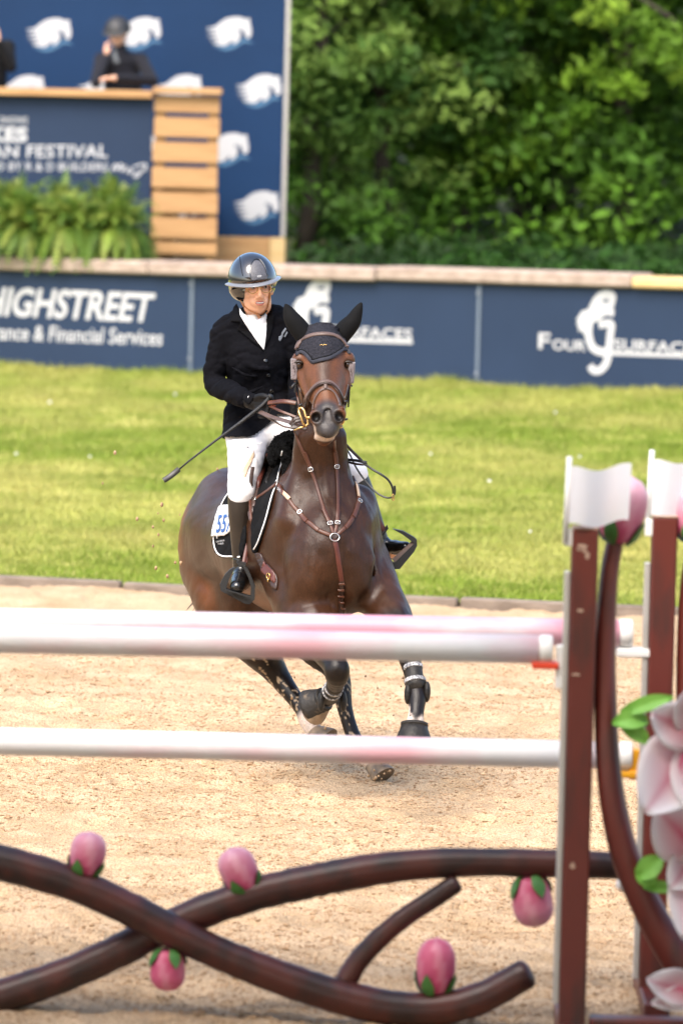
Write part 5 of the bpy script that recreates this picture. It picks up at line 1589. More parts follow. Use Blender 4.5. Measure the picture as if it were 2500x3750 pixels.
LAPL = [zj(*p) for p in ((655, 830), (690, 900), (712, 1010), (785, 1130), (868, 1260), (958, 1390), (1046, 1502), (1030, 1500), (930, 1420), (800, 1312), (665, 1200), (720, 1100), (570, 1092), (592, 960), (620, 880))]
LAPR = [zj(*p) for p in ((1082, 960), (1098, 880), (1130, 850), (1185, 930), (1135, 965), (1190, 1000), (1178, 1130), (1130, 1300), (1046, 1502), (1066, 1400), (1080, 1280), (1090, 1100))]
for L in (LAPL, LAPR):
    mb = MB(); mb.add(*patch([JB, CB], L, off=.004, th=.005, step=5, closed_spline=False)); obj('lapel', mb.vf, M['lapel'], jacket)
for (x, y) in ((1068, 1652), (1106, 1858), (1150, 2088)):
    h = hit([JB], *zj(x, y)); mb = MB(); mb.lathe([(.009, 0), (.010, .003), (.008, .005), (.003, .004)], h[0], h[1], 12); obj('button', mb.vf, M['boot_foot'], jacket)
mb = MB(); strap(mb, [JB], [zj(1046, 1505), zj(1090, 1620), zj(1140, 1850), zj(1190, 2130), zj(1200, 2300)], .006, .002, .001); obj('front_seam', mb.vf, M['lapel'], jacket)
for poly in (((1250, 1350), (1258, 1300), (1285, 1290), (1300, 1240), (1350, 1175), (1368, 1195), (1322, 1265), (1310, 1310), (1275, 1372)), ((1330, 1300), (1370, 1228), (1386, 1245), (1350, 1315))):
    h = hit([JB], *zj(1300, 1270))
    pl = Pl(h[0] + h[1] * .012, (Vector((0, 0, 1)).cross(-h[1])).normalized() * -1 if False else Vector((h[1].y * -1, h[1].x, 0)).normalized(), Vector((h[1].x, h[1].y, 0)).normalized())
    mb = MB(); mb.add(*patch([JB], [zj(*p) for p in poly], off=.002, th=.002, step=3, closed_spline=False)); obj('chest_logo', mb.vf, M['grey_print'], jacket)
# face: eyes, glasses, lips, teeth, brows
for s_ in (-1, 1):
    mb = MB(); mb.ball(HP(s_ * .029, -.007, .0835), (.0098, .0098, .0098)); obj('eye', mb.vf, M['eyeball'], rider)
    mb = MB(); mb.ball(HP(s_ * .029 + .002, -.0065, .0905), (.0062, .0058, .0035), HAX, 10, 6); obj('iris', mb.vf, M['iris'], rider)
    mb = MB(); mb.tube([HP(s_ * .018, .001, .0935), HP(s_ * .029, .0035, .0955), HP(s_ * .040, -.001, .0905)], [.002, .0028, .002], 6); obj('eyelid', mb.vf, M['skin_face'], rider)
    mb = MB(); mb.tube([HP(s_ * .014, .012, .0975), HP(s_ * .030, .017, .0975), HP(s_ * .044, .011, .0885)], [.002, .0024, .0012], 6); obj('eyebrow', mb.vf, M['hair'], rider)
mb = MB(); mb.tube([HP(-.0255, -.0735, .092), HP(-.011, -.0715, .1035), HP(0, -.0725, .1055), HP(.011, -.0715, .1035), HP(.0255, -.0725, .092)], [.0015, .003, .0028, .003, .0015], 7); obj('upper_lip', mb.vf, M['lips'], rider)
mb = MB(); mb.tube([HP(-.025, -.0745, .092), HP(-.012, -.0860, .1025), HP(0, -.0885, .1045), HP(.012, -.0860, .1025), HP(.025, -.0735, .092)], [.0015, .0032, .0036, .0032, .0015], 7); obj('lower_lip', mb.vf, M['lips'], rider)
mb = MB(); mb.tube([HP(-.018, -.0765, .0935), HP(-.009, -.0780, .1000), HP(0, -.0785, .1015), HP(.009, -.0780, .1000), HP(.020, -.0755, .0935)], .0036, 6); obj('teeth', mb.vf, M['teeth'], rider)
glasses = MB()
for s_ in (-1, 1):
    P = []
    for k in range(21):
        a = 2 * math.pi * k / 20
        P.append(HP(s_ * .032 + .0245 * math.cos(a), -.012 + (.0205 if math.sin(a) < 0 else .016) * math.sin(a), .1045 - .006 * abs(math.cos(a)) - abs(s_ * .032 + .024 * math.cos(a)) * .08))
    glasses.tube(P, .0019, 5, cap=False)
glasses.tube([HP(-.009, -.007, .107), HP(0, -.003, .110), HP(.009, -.007, .107)], .0011, 5)
for s_ in (-1, 1): glasses.tube([HP(s_ * .056, -.008, .096), HP(s_ * .072, -.005, .05), HP(s_ * .078, -.008, .0)], .0011, 5)
spect = obj('glasses', glasses.vf, M['gold'], rider)
# helmet
f = Field(np.arange(HC.x - .19, HC.x + .19, .0038), np.arange(HC.y - .24, HC.y + .2, .0038), np.arange(HC.z - .14, HC.z + .20, .0038))
tl = (sdh * math.cos(.09) + upv * math.sin(.09)).normalized(); hu = tl.cross(fd); hu = hu if hu.z > 0 else -hu
HH = HC + upv * .018 - sdh * .016
f.ell(HH, (.115, .132, .140), (tl, hu, fd), k=0)
f.half(HH + hu * .000 + fd * .10, (-hu * .965 + fd * .26).normalized())
f.ell(HH - hu * .045 - fd * .035, (.107, .062, .090), (tl, hu, fd), k=.02)
hm = f.mesh(4, .4)
helmet = obj('helmet', hm, M['helmet_gloss'], rider)
EB = bvh_of(hm)
mb = MB(); mb.add(*patch([EB], [zj(*p) for p in ((868, 500), (852, 400), (866, 290), (900, 225), (950, 214), (1000, 240), (1045, 310), (1075, 400), (1088, 470), (1000, 490))], off=.001, th=.003, step=4)); obj('front_panel', mb.vf, M['helmet_panel'], helmet)
mb = MB(); strap(mb, [EB], [zj(700, 160), zj(706, 230), zj(722, 330), zj(742, 430)], .003, .002, .0005); obj('vent', mb.vf, M['glove'], helmet)
mb = MB(); strap(mb, [EB], [zj(866, 500), zj(842, 390), zj(858, 275), zj(905, 195), zj(985, 200), zj(1055, 300), zj(1095, 440)], .004, .003, .001); obj('panel_rim', mb.vf, M['helmet_gloss'], helmet)
hb = hit([EB], *zj(976, 440)); nrm = hb[1]; ux_ = (tl - nrm * tl.dot(nrm)).normalized(); uy_ = nrm.cross(ux_); uy_ = uy_ if uy_.z > 0 else -uy_
v, fq, sz = text_mesh('KEP', .03)
mb = MB(); mb.add([hb[0] + nrm * .0065 + ux_ * ((q[0] - .5) * .021) + uy_ * ((q[1] - .5) * .0095) for q in v], fq); obj('lettering', mb.vf, M['white_print'], helmet, smooth=False)
# brim
vs = []; fs = []; N_ = 40
for k in range(N_ + 1):
    a = math.pi * (1.06) * (k / N_) - math.pi * .03
    ca, sa = math.cos(a), math.sin(a)
    for (q, hgt) in ((.80, .006), (.86, .0045), (1.0, -.001), (1.012, -.004), (1.0, -.007), (.80, -.003)):
        r1 = .132 * q; r2 = (.128 + .060 * max(0, sa) ** 1.3) * q
        vs.append(HH + tl * (-ca * r1) + fd * (sa * r2 + .010) + hu * (.004 + hgt - .016 * max(0, sa) ** 1.5 * (q - .5)))
for k in range(N_):
    for i in range(6):
        j = (i + 1) % 6; fs.append((k * 6 + i, k * 6 + j, (k + 1) * 6 + j, (k + 1) * 6 + i))
fs += [tuple(range(6))[::-1], tuple(N_ * 6 + i for i in range(6))]
mb = MB(); mb.add(vs, fs); obj('brim', mb.vf, M['brim'], helmet)
# chin straps
SB = [RB]
mb = MB(); strap(mb, SB, [zj(700, 625), zj(704, 720), zj(726, 800), zj(765, 858)], .017, .003, .003, sm=4); obj('chin_strap', mb.vf, M['tan_strap'], helmet)
mb = MB(); strap(mb, SB, [zj(1126, 570), zj(1124, 680), zj(1112, 770), zj(1090, 860)], .012, .003, .003, sm=4); obj('chin_strap', mb.vf, M['tan_strap'], helmet)
mb = MB(); strap(mb, SB, [zj(762, 858), zj(860, 930), zj(950, 965), zj(1010, 975), zj(1060, 925), zj(1098, 862)], .007, .003, .003, sm=4); obj('chin_strap', mb.vf, M['tan_strap'], helmet, label='thin brown chin strap with black buckle')
mb = MB(); strap(mb, SB, [zj(985, 985), zj(1030, 965), zj(1070, 915)], .011, .005, .005); obj('buckle', mb.vf, M['glove'], helmet)
# hair at the nape
f = Field(np.arange(HC.x - .14, HC.x + .14, .006), np.arange(HC.y - .06, HC.y + .19, .006), np.arange(HC.z - .16, HC.z + .06, .006))
f.ell(HP(0, -.02, -.055), (.078, .085, .066), HAX, k=0); f.ell(HP(0, -.075, -.085), (.045, .03, .03), HAX, k=.02)
obj('hair', f.mesh(2), M['hair'], rider)
# ---------------------------------------------------------------- tack
M['leather'] = mat('brown_leather', (.055, .017, .008), rough=.42, col2=(.10, .033, .016), ns=14, bump=.25, bs=80, bd=.003, spec=.5)
M['leather_grey'] = mat('grey_brown_leather', (.075, .046, .036), rough=.5, col2=(.125, .08, .066), ns=14, bump=.25, bs=80, bd=.003)
M['leather_dark'] = mat('dark_brown_leather', (.019, .009, .006), rough=.40, col2=(.040, .018, .012), ns=14, bump=.25, bs=80, bd=.003)
M['leather_black'] = mat('black_leather', (.010, .008, .007), rough=.40, var=.3, ns=14, bump=.25, bs=80, bd=.003)
M['leather_flap'] = mat('brown_saddle_leather', (.040, .022, .017), rough=.4, col2=(.070, .040, .032), ns=10, bump=.2, bs=90, bd=.003)
M['red_leather'] = mat('red_brown_leather', (.060, .013, .008), rough=.38, col2=(.105, .026, .016), ns=10)
M['crochet'] = mat('navy_crochet', (.009, .009, .012), rough=.9, col2=(.032, .032, .041), ns=130, bump=1.0, bs=130, bd=.006, spec=.15)
M['ear_cloth'] = mat('black_ear_cloth', (.0045, .0045, .0047), rough=.85, var=.25, ns=14, bump=.3, bs=40, bd=.005, spec=.15)
M['trim'] = mat('navy_trim', (.016, .017, .026), rough=.8, var=.2, ns=40)
M['pad'] = mat('black_quilt', (.004, .004, .0046), rough=.9, var=.3, ns=12, bump=.3, bs=140, bd=.003, spec=.15)
M['piping'] = mat('white_piping', (.72, .72, .72), rough=.5, var=.05)
M['card'] = mat('white_card', (.80, .80, .80), rough=.45, var=.03)
M['blue_print'] = mat('blue_print', (.02, .09, .30), rough=.5, var=.05)
M['fleece'] = mat('black_sheepskin', (.003, .003, .003), rough=.95, var=.4, ns=40, bump=.8, bs=70, bd=.02, spec=.1)
M['fleece_grey'] = mat('grey_sheepskin', (.165, .135, .135), rough=.95, var=.2, ns=40, bump=.5, bs=120, bd=.01, sheen=.3)
M['stirrup'] = mat('black_stirrup', (.012, .013, .014), rough=.45, var=.15, ns=14)
M['boot_shell'] = mat('black_tendon_boot', (.006, .006, .0065), rough=.5, spec=.25, col2=(.030, .026, .022), ns=22, bump=.3, bs=70)
M['boot_band'] = mat('grey_boot_strap', (.10, .10, .11), rough=.6, col2=(.50, .50, .50), ns=120, lohi=(.45, .6))
M['bell'] = mat('sandy_bell_boot', (.018, .016, .015), rough=.7, col2=(.26, .19, .12), ns=16, lohi=(.56, .82), bump=.4, bs=60)
M['whip'] = mat('black_whip', (.012, .012, .012), rough=.55, var=.3, ns=60, bump=.4, bs=200)
M['orange'] = mat('orange_rubber', (.55, .10, .03), rough=.5, var=.05)
zc = lambda x, y: (580 + x / 1.568, 1400 + y / 1.568)
zl = lambda x, y: (560 + x / 2.613, 1380 + y / 2.613)
zr = lambda x, y: (1180 + x / 3.2225, 1550 + y / 3.2225)
z2 = lambda x, y: (1000 + x / 3.92, 1080 + y / 3.92)
z4 = lambda x, y: (900 + x / 1.96, 2350 + y / 1.96)
def at2(fn, pts): return [fn(*p) for p in pts]
def part_strap(nm, bv, pts, w, m, parent, th=.004, off=.001, sm=2, label=None):
    mb = MB(); P, N = strap(mb, bv, pts, w, th, off, sm=sm); return obj(nm, mb.vf, M[m], parent, sharp=50, label=label), P, N
def part_air(nm, pts, w, m, parent, th=.004):
    mb = MB(); P, N = air(mb, pts, w, th); return obj(nm, mb.vf, M[m], parent, sharp=50), P, N
def buckle_at(nm, bv, p, parent, w=.020, h=.016, off=.008, m='silver', rot=0.0):
    h0 = hit(bv, *p) or (V(*p, 26), -ray(*p), 0)
    n = h0[1]; ux = (Vector((1, 0, 0)) - n * n.x).normalized(); uy = n.cross(ux)
    ux, uy = ux * math.cos(rot) + uy * math.sin(rot), uy * math.cos(rot) - ux * math.sin(rot)
    c = h0[0] + n * off; mb = MB()
    pts = [c + ux * (w / 2 * a) + uy * (h * b) for a, b in ((-1, -.4), (-1, .3), (-.6, .55), (.6, .55), (1, .3), (1, -.4), (.6, -.55), (-.6, -.55), (-1, -.4))]
    mb.tube(pts, .0024, 6, cap=False); mb.tube([c - uy * h * .5, c + uy * h * .5], .0018, 5)
    return obj(nm, mb.vf, M[m], parent)
def text_on(bv, s, corners, off=.01, thick=.02):
    v, f, sz = text_mesh(s, thick); a, b, c = [np.array(q) for q in corners]
    px = a + v[:, :1] * (b - a) + v[:, 1:] * (c - a)
    P, N = lay(bv, [tuple(q) for q in px])
    n = sum(N, Vector()) / len(N)
    return [p + n.normalized() * off for p in P], f

# ---- ear bonnet
bon = thing('ear_bonnet', V(1180, 1260, 25.85), 'dark crocheted ear bonnet with black ear covers on the horse\'s brow', 'ear bonnet')
bp = at2(z2, ((318, 885), (330, 800), (345, 700), (352, 600), (390, 525), (450, 450), (540, 425), (600, 410), (650, 400), (705, 395), (770, 400), (830, 410), (910, 450), (975, 520), (1015, 620), (1050, 720), (1085, 780), (1106, 850), (1060, 800), (1000, 800), (930, 850), (850, 905), (760, 930), (650, 955), (560, 978), (520, 930), (460, 860), (400, 832), (350, 840)))
cro = lambda px, py: .0022 * math.sin(px * .80 + (int(py / 5.2) % 2) * 1.6) * math.sin(py * 1.2)
mb = MB(); mb.add(*patch([HB], bp, off=.001, th=.006, step=3.2, closed_spline=False, sm=3, disp=cro)); bonv = mb.vf
cap_ = obj('crochet_cap', bonv, M['crochet'], bon)
NB = bvh_of(bonv); HBN = [HB, NB]
e_, P, N = part_strap('trim', [NB, HB], at2(z2, ((325, 860), (400, 815), (460, 843), (520, 912), (562, 962), (650, 940), (760, 915), (845, 888), (930, 833), (1000, 783), (1060, 788), (1100, 840))), .016, 'trim', bon, .004, .001, sm=1)
e_, P, N = part_strap('trim', [NB, HB], at2(z2, ((345, 800), (420, 790), (480, 820), (530, 870), (575, 925), (650, 908), (760, 882), (840, 856), (920, 805), (990, 760))), .005, 'ear_cloth', bon, .004, .001, sm=1)
for a, b, c_ in (((1113, 1226), (1068, 1166), (1047, 1118)), ((1246, 1228), (1292, 1176), (1321, 1113))):
    lo = [min(a[0], c_[0]) - 50, 0]; A, B, C_ = V(*a, 25.92), V(*b, 25.92), V(*c_, 25.92)
    f = Field(np.arange(min(A.x, C_.x) - .06, max(A.x, C_.x) + .06, .0045), np.arange(A.y - .07, A.y + .07, .0045), np.arange(A.z - .06, C_.z + .05, .0045))
    f.chain([A, A.lerp(B, .55), B, B.lerp(C_, .6), C_], [.046, .044, .037, .023, .0085], k=.01, n=4)
    obj('ear_cover', f.mesh(3, .4), M['ear_cloth'], bon)
mb = MB()
for i, (x, y, r) in enumerate(((680, 722, 2.6), (697, 718, 3), (715, 722, 2.2), (733, 714, 3.2), (750, 716, 3), (768, 720, 2.4))):
    h = hit([NB], *z2(x, y)); mb.ball(h[0] + h[1] * .002, r * .0011, nu=6, nv=5)
obj('brooch', mb.vf, M['gold'], bon)

# ---- bridle
bri = thing('bridle', V(1190, 1400, 25.7), 'brown leather bridle with grey cheek pads and a gilt bit on the horse\'s head', 'bridle')
br_, P, N = part_strap('browband', [NB, HB], at2(z2, ((340, 775), (360, 715), (430, 640), (540, 585), (700, 560), (850, 575), (950, 620), (1020, 690), (1060, 755))), .021, 'leather_grey', bri, .006, .002)
mb = MB(); mb.tube([p + n * .006 + Vector((0, 0, -.0085)) for p, n in zip(P, N)], .0032, 6); obj('browband_edge', mb.vf, M['leather_dark'], br_)
nb_, P, N = part_strap('noseband', [HB], at2(z2, ((455, 1600), (470, 1520), (520, 1425), (600, 1325), (700, 1262), (790, 1255), (875, 1305), (940, 1395), (985, 1490), (1003, 1590))), .026, 'leather_grey', bri, .007, .001)
for o_, r in ((-.0115, .0035), (-.004, .002)):
    mb = MB(); mb.tube([p + n * .007 + (Vector((0, 0, -1)) - n * -n.z).normalized() * -o_ for p, n in zip(P, N)], r, 6); obj('noseband_edge', mb.vf, M['leather_dark'], nb_)
part_strap('flash_strap', [HB], at2(z2, ((575, 1650), (585, 1560), (615, 1470), (670, 1385), (750, 1348), (830, 1365), (890, 1430), (930, 1520), (950, 1600))), .011, 'leather_grey', bri, .004, .002)
part_strap('flash_loop', [HB], at2(z2, ((750, 1298), (752, 1322), (754, 1352))), .014, 'leather_grey', bri, .005, .007)
for pts in (((330, 1235), (340, 1330), (362, 1450), (388, 1590)), ((1090, 1265), (1075, 1380), (1045, 1510), (1000, 1640))):
    part_strap('cheekpiece', [HB], at2(z2, pts), .0125, 'leather', bri, .005, .004)
for pts in (((365, 1290), (410, 1400), (452, 1540), (475, 1690)), ((1070, 1290), (1040, 1420), (1005, 1510), (985, 1600))):
    part_strap('noseband_hanger', [HB], at2(z2, pts), .009, 'leather_dark', bri, .004, .002)
for x, y, tl_ in ((303, 1062, .05), (1120, 1112, -.06)):
    c = V(*z2(x, y), 25.80)
    mb = MB(); ux = Vector((math.cos(tl_), 0, math.sin(tl_))); uz = Vector((-math.sin(tl_), 0, math.cos(tl_)))
    f = Field(np.arange(c.x - .03, c.x + .03, .002), np.arange(c.y - .06, c.y + .06, .004), np.arange(c.z - .07, c.z + .07, .002))
    f.loft([c - uz * .034 , c + uz * .034], [.0155, .0155], [.045, .045], ux, k=0, n=2, end=1.0, pw=5.0)
    pd = obj('cheek_pad', f.mesh(2, .4), M['fleece_grey'], bri)
    mb = MB(); sgn = 1
    pts = [c + ux * a + uz * b + Vector((0, -.046, 0)) for a, b in ((-.004, .018), (.001, .014), (-.002, .004), (-.005, .010), (.002, .002), (.004, -.012), (-.001, -.006), (.005, -.018))]
    mb.tube([Vector(q) for q in spline([tuple(p) for p in pts], 3)], .0009, 4); obj('stitching', mb.vf, M['leather_dark'], pd)
for pts in (((340, 1250), (300, 1290), (262, 1330), (250, 1310)), ((345, 1240), (325, 1330), (318, 1400))):
    part_air('strap_end', [(*z2(*p), 25.80) for p in pts], .012, 'leather_black', bri)
for pts in (((1085, 1300), (1092, 1400), (1085, 1500), (1076, 1610)), ((1075, 1310), (1075, 1420), (1050, 1520), (1030, 1630)), ((1060, 1275), (1110, 1290), (1135, 1315))):
    part_air('strap_end', [(*z2(*p), 25.74) for p in pts], .008, 'leather_black', bri)
mb = MB()
mb.tube([V(*z2(*p), d) for p, d in (((368, 1622), 25.62), ((372, 1690), 25.61), ((405, 1770), 25.60), ((432, 1850), 25.60), ((470, 1880), 25.60), ((502, 1850), 25.60), ((498, 1790), 25.60), ((466, 1740), 25.61), ((446, 1660), 25.61), ((410, 1618), 25.62), ((368, 1622), 25.62))], .0052, 7)
mb.tube([V(*z2(465, 1758), 25.59), V(*z2(548, 1762), 25.58)], .006, 7)
mb.tube([V(*z2(p, q), 25.61) for p, q in ((300, 1942), (390, 1905), (480, 1880))], .004, 6)
obj('bit_ring', mb.vf, M['gold'], bri)
mb = MB(); mb.tube([V(*z2(*p), 25.60) for p in ((985, 1630), (1020, 1640), (1026, 1735), (1008, 1830), (952, 1885), (945, 1910), (992, 1895))], .0045, 7)
obj('bit_ring', mb.vf, M['gold'], bri)
mb = MB(); mb.tube([V(*z2(1005, 1795), 25.58), V(*z2(1062, 1782), 25.60)], .005, 7); obj('bit_end', mb.vf, M['leather_black'], bri)
mb = MB(); mb.lathe([(.008, 0), (.011, .006), (.008, .012)], V(*z2(388, 1600), 25.62), ZU, 10); obj('keeper', mb.vf, M['leather_black'], bri)
mb = MB(); mb.lathe([(.008, 0), (.011, .006), (.008, .012)], V(*z2(1035, 1550), 25.63), ZU, 10); obj('keeper', mb.vf, M['leather_black'], bri)
# reins
part_air('rein', [(*zc(632, 118), 26.30), (*zc(660, 116), 26.28), (*zc(720, 110), 26.22), (*zc(790, 120), 26.20)], .021, 'leather', bri, .006)
part_air('rein', [(*zc(586, 172), 26.31), (*zc(640, 196), 26.20), (*zc(700, 215), 26.0), (*zc(760, 232), 25.82), (*zc(812, 250), 25.66)], .022, 'leather_grey', bri, .006)
part_air('rein', [(*zc(600, 185), 26.31), (*zc(660, 222), 26.15), (*zc(720, 255), 25.9), (*zc(790, 268), 25.7)], .010, 'leather_grey', bri, .005)
part_air('rein', [(*zc(640, 138), 26.30), (*zc(700, 165), 26.22), (*zc(790, 200), 26.18)], .012, 'leather', bri, .005)
for pts in (((755, 245), (775, 215), (810, 205), (830, 215)), ((760, 250), (790, 225), (825, 222), (845, 240)), ((760, 262), (800, 258), (835, 268), (850, 262)), ((770, 205), (790, 240), (820, 262))):
    part_air('rein_knot', [(*zc(*p), 25.66) for p in pts], .013, 'leather_dark', bri, .007)
part_air('rein_loop', [(*zr(255, 228), 26.16), (*zr(340, 320), 26.18), (*zr(400, 380), 26.18), (*zr(460, 438), 26.2)], .013, 'leather_dark', bri, .005)
part_air('rein_loop', [(*zr(300, 432), 26.15), (*zr(400, 442), 26.10), (*zr(470, 455), 26.08), (*zr(524, 466), 26.08)], .013, 'leather_black', bri, .006)
part_air('rein_loop', [(*zr(310, 462), 26.15), (*zr(400, 482), 26.10), (*zr(470, 488), 26.08), (*zr(524, 486), 26.09)], .010, 'leather_dark', bri, .005)
part_air('rein_loop', [(*zr(490, 480), 26.08), (*zr(590, 545), 26.06), (*zr(700, 610), 26.05), (*zr(780, 675), 26.05), (*zr(825, 760), 26.05), (*zr(835, 850), 26.05)], .010, 'leather_black', bri, .006)
part_air('rein_loop', [(*zr(838, 872), 26.05), (*zr(760, 880), 26.06), (*zr(660, 835), 26.07), (*zr(560, 745), 26.09), (*zr(460, 620), 26.12), (*zr(385, 500), 26.15), (*zr(330, 380), 26.18), (*zr(270, 280), 26.2)], .008, 'leather_black', bri, .005)
part_air('rein_buckle_strap', [(*zr(850, 735), 26.04), (*zr(856, 790), 26.04), (*zr(850, 845), 26.04)], .010, 'leather_black', bri, .006)
mb = MB(); mb.tube([V(*zr(a, b), 26.045) for a, b in ((820, 845), (832, 836), (848, 846), (846, 865), (840, 885), (845, 905), (832, 912), (820, 900), (828, 880), (820, 862), (820, 845))], .0026, 6); obj('rein_buckle', mb.vf, M['gold'], bri)
mb = MB(); mb.box(V(*zl(1155, 277), 26.29), (.010, .006, .004), None, .002); obj('rein_stop', mb.vf, M['orange'], bri)

# ---- breastplate and martingale
bre = thing('breastplate', V(1224, 1968, 25.85), 'brown leather breastplate with martingale straps meeting at a ring on the horse\'s chest', 'breastplate')
part_strap('shoulder_strap', [HB], at2(zc, ((565, 684), (630, 640), (690, 592))), .018, 'leather', bre, .006, .014)
part_strap('shoulder_strap', [HB], at2(zc, ((690, 590), (712, 625), (735, 655), (770, 705), (812, 752), (850, 795), (910, 845), (960, 868), (1006, 886))), .018, 'leather', bre, .006, .002)
part_strap('shoulder_strap', [HB], at2(zc, ((1112, 540), (1135, 590), (1146, 640), (1146, 690), (1122, 760), (1080, 825), (1020, 882))), .018, 'leather', bre, .006, .002)
part_strap('chest_strap', [HB], at2(zc, ((1010, 900), (1022, 960), (1035, 1040), (1052, 1140))), .022, 'red_leather', bre, .006, .002)
part_strap('chest_strap', [HB], at2(zc, ((1055, 1140), (1056, 1200), (1048, 1260), (1040, 1320))), .022, 'leather_dark', bre, .012, .002)
for y in (1150, 1185, 1220, 1255, 1290):
    part_strap('strap_keeper', [HB], at2(zc, ((1036, y), (1054, y + 3), (1072, y + 2))), .010, 'leather', bre, .005, .012, sm=1)
for pts in (((780, 268), (815, 360), (868, 480), (905, 580), (940, 700), (965, 760), (985, 810), (1005, 872)), ((1006, 330), (1012, 420), (1022, 490), (1030, 600), (1030, 740), (1026, 810), (1012, 872))):
    part_strap('martingale_strap', [HB], at2(zc, pts), .0155, 'leather', bre, .005, .003, sm=4)
for pts, w in ((((840, 400), (862, 455), (876, 495)), .022), (((1010, 395), (1018, 450), (1020, 480)), .022), (((948, 730), (962, 765), (978, 800)), .021), (((1030, 735), (1028, 770), (1026, 800)), .021),
               (((810, 748), (832, 778), (855, 800)), .024), (((1148, 690), (1132, 740), (1115, 775)), .024), (((1108, 785), (1090, 815), (1070, 838)), .023), (((868, 808), (905, 840), (918, 850)), .023), (((700, 602), (715, 630), (724, 640)), .024)):
    part_strap('strap_keeper', [HB], at2(zc, pts), w * .88, 'leather', bre, .006, .006, sm=1)
part_strap('strap_insert', [HB], at2(zc, ((722, 634), (738, 652), (756, 672))), .018, 'grip', bre, .005, .006, sm=1)
part_strap('strap_insert', [HB], at2(zc, ((1128, 580), (1140, 620), (1146, 660))), .014, 'grip', bre, .005, .006, sm=1)
for p, r in (((875, 500), .3), ((1020, 484), 0), ((985, 814), .3), ((1027, 810), 0), ((812, 750), .8), ((1150, 686), -.3), ((573, 684), 1.2), ((690, 572), .4)):
    buckle_at('buckle', [HB], zc(*p), bre, rot=r, off=.012 if p[0] > 600 else .022)
h = hit([HB], *zc(1010, 892)); n = h[1]; ux = (X1 - n * n.x).normalized(); uy = n.cross(ux)
mb = MB(); mb.tube([h[0] + n * .010 + ux * (.021 * math.cos(t)) + uy * (.018 * math.sin(t)) for t in np.linspace(0, 2 * math.pi, 22)], .0028, 6, cap=False); obj('ring', mb.vf, M['silver'], bre)
mb = MB(); mb.add(*patch([HB], at2(zc, ((988, 872), (1010, 862), (1032, 872), (1028, 892), (1012, 905), (994, 894))), off=.004, th=.005, step=4)); obj('ring_pad', mb.vf, M['leather_dark'], bre)
mb = MB(); mb.add(*text_on([HB], 'CWD', [zl(1206, 1085), zl(1238, 1112), zl(1214, 1062)], .0125)); obj('lettering', mb.vf, M['white_print'], bre, smooth=False)

# ---- saddle pad
pad = thing('saddle_pad', V(980, 1850, 26.4), 'black quilted saddle pad with white piping showing in front of and behind the rider\'s boot', 'saddle pad')
qt = lambda px, py: .004 * (abs(math.sin((px + py * .55) * .105)) ** .5 + abs(math.sin((px - py * .75) * .105)) ** .5) - .004
front = at2(zl, ((1180, 600), (1262, 640), (1250, 740), (1205, 960), (1180, 1090), (1140, 1260), (1085, 1450), (1035, 1600), (1000, 1680), (965, 1660), (955, 1560), (955, 1400), (960, 1250), (960, 1050), (990, 900), (1060, 760)))
mb = MB(); mb.add(*patch([HB], front, off=.003, th=.010, step=5, sm=6, disp=qt)); pf = mb.vf; obj('quilt', pf, M['pad'], pad)
PB = bvh_of(pf)
for pts in (((1246, 715), (1205, 900), (1170, 1050), (1125, 1210), (1070, 1410), (1010, 1580), (972, 1650)),):
    mb = MB(); strap(mb, [PB, HB], at2(zl, pts), .0065, .005, .003); obj('piping', mb.vf, M['piping'], pad)
rear = at2(zl, ((760, 1090), (735, 1110), (690, 1180), (650, 1270), (605, 1420), (590, 1540), (596, 1620), (625, 1690), (670, 1722), (740, 1732), (850, 1730), (900, 1600), (900, 1400), (880, 1200), (840, 1100)))
mb = MB(); mb.add(*patch([HB], rear, off=.003, th=.009, step=5, sm=6, disp=qt)); pr = mb.vf; obj('quilt', pr, M['pad'], pad)
PR = bvh_of(pr)
mb = MB(); strap(mb, [PR, HB], at2(zl, ((742, 1102), (690, 1178), (650, 1268), (608, 1420), (592, 1540), (600, 1625), (630, 1690), (680, 1716), (740, 1722), (840, 1720))), .0075, .005, .004); obj('piping', mb.vf, M['piping'], pad)
left = at2(zr, ((305, 420), (350, 480), (420, 600), (445, 700), (452, 790), (420, 760), (385, 680), (350, 600), (318, 500)))
for s_, cn in (('ILAN FERDER', (zl(615, 1586), zl(695, 1572), zl(613, 1570))), ('STABLES', (zl(631, 1608), zl(684, 1600), zl(629, 1592)))):
    mb = MB(); mb.add(*text_on([PR, HB], s_, cn, .004, .01)); obj('lettering', mb.vf, M['white_print'], pad, smooth=False)
card = thing('number_card', V(815, 1920, 26.6), 'white competition number card reading 557 hung on the saddle pad', 'number card')
mb = MB(); mb.add(*patch([PR, HB], at2(zl, ((648, 1236), (700, 1226), (790, 1224), (800, 1350), (770, 1460), (735, 1492), (700, 1512), (640, 1518), (570, 1524), (585, 1450), (612, 1340))), off=.008, th=.003, step=5, sm=6, closed_spline=False)); cv_ = mb.vf
obj('card', cv_, M['card'], card); KB = bvh_of(cv_)
mb = MB(); mb.add(*text_on([KB], '557', [zl(606, 1498), zl(748, 1486), zl(632, 1322)], .004, .02)); obj('lettering', mb.vf, M['blue_print'], card, smooth=False)
mb = MB(); mb.add(*text_on([KB], 'KESWICK', [zl(642, 1290), zl(740, 1284), zl(645, 1268)], .004, .0)) if False else mb.box(V(*zl(628, 1522), 26.5), (.003, .003, .012), None, .001)
tie = hit([PR, HB], *zl(630, 1526)); mb = MB(); mb.tube([tie[0] + tie[1] * .008 + Vector((0, 0, .012)), tie[0] + tie[1] * .008 - Vector((0, 0, .012))], .004, 6); obj('tie', mb.vf, M['piping'], card)

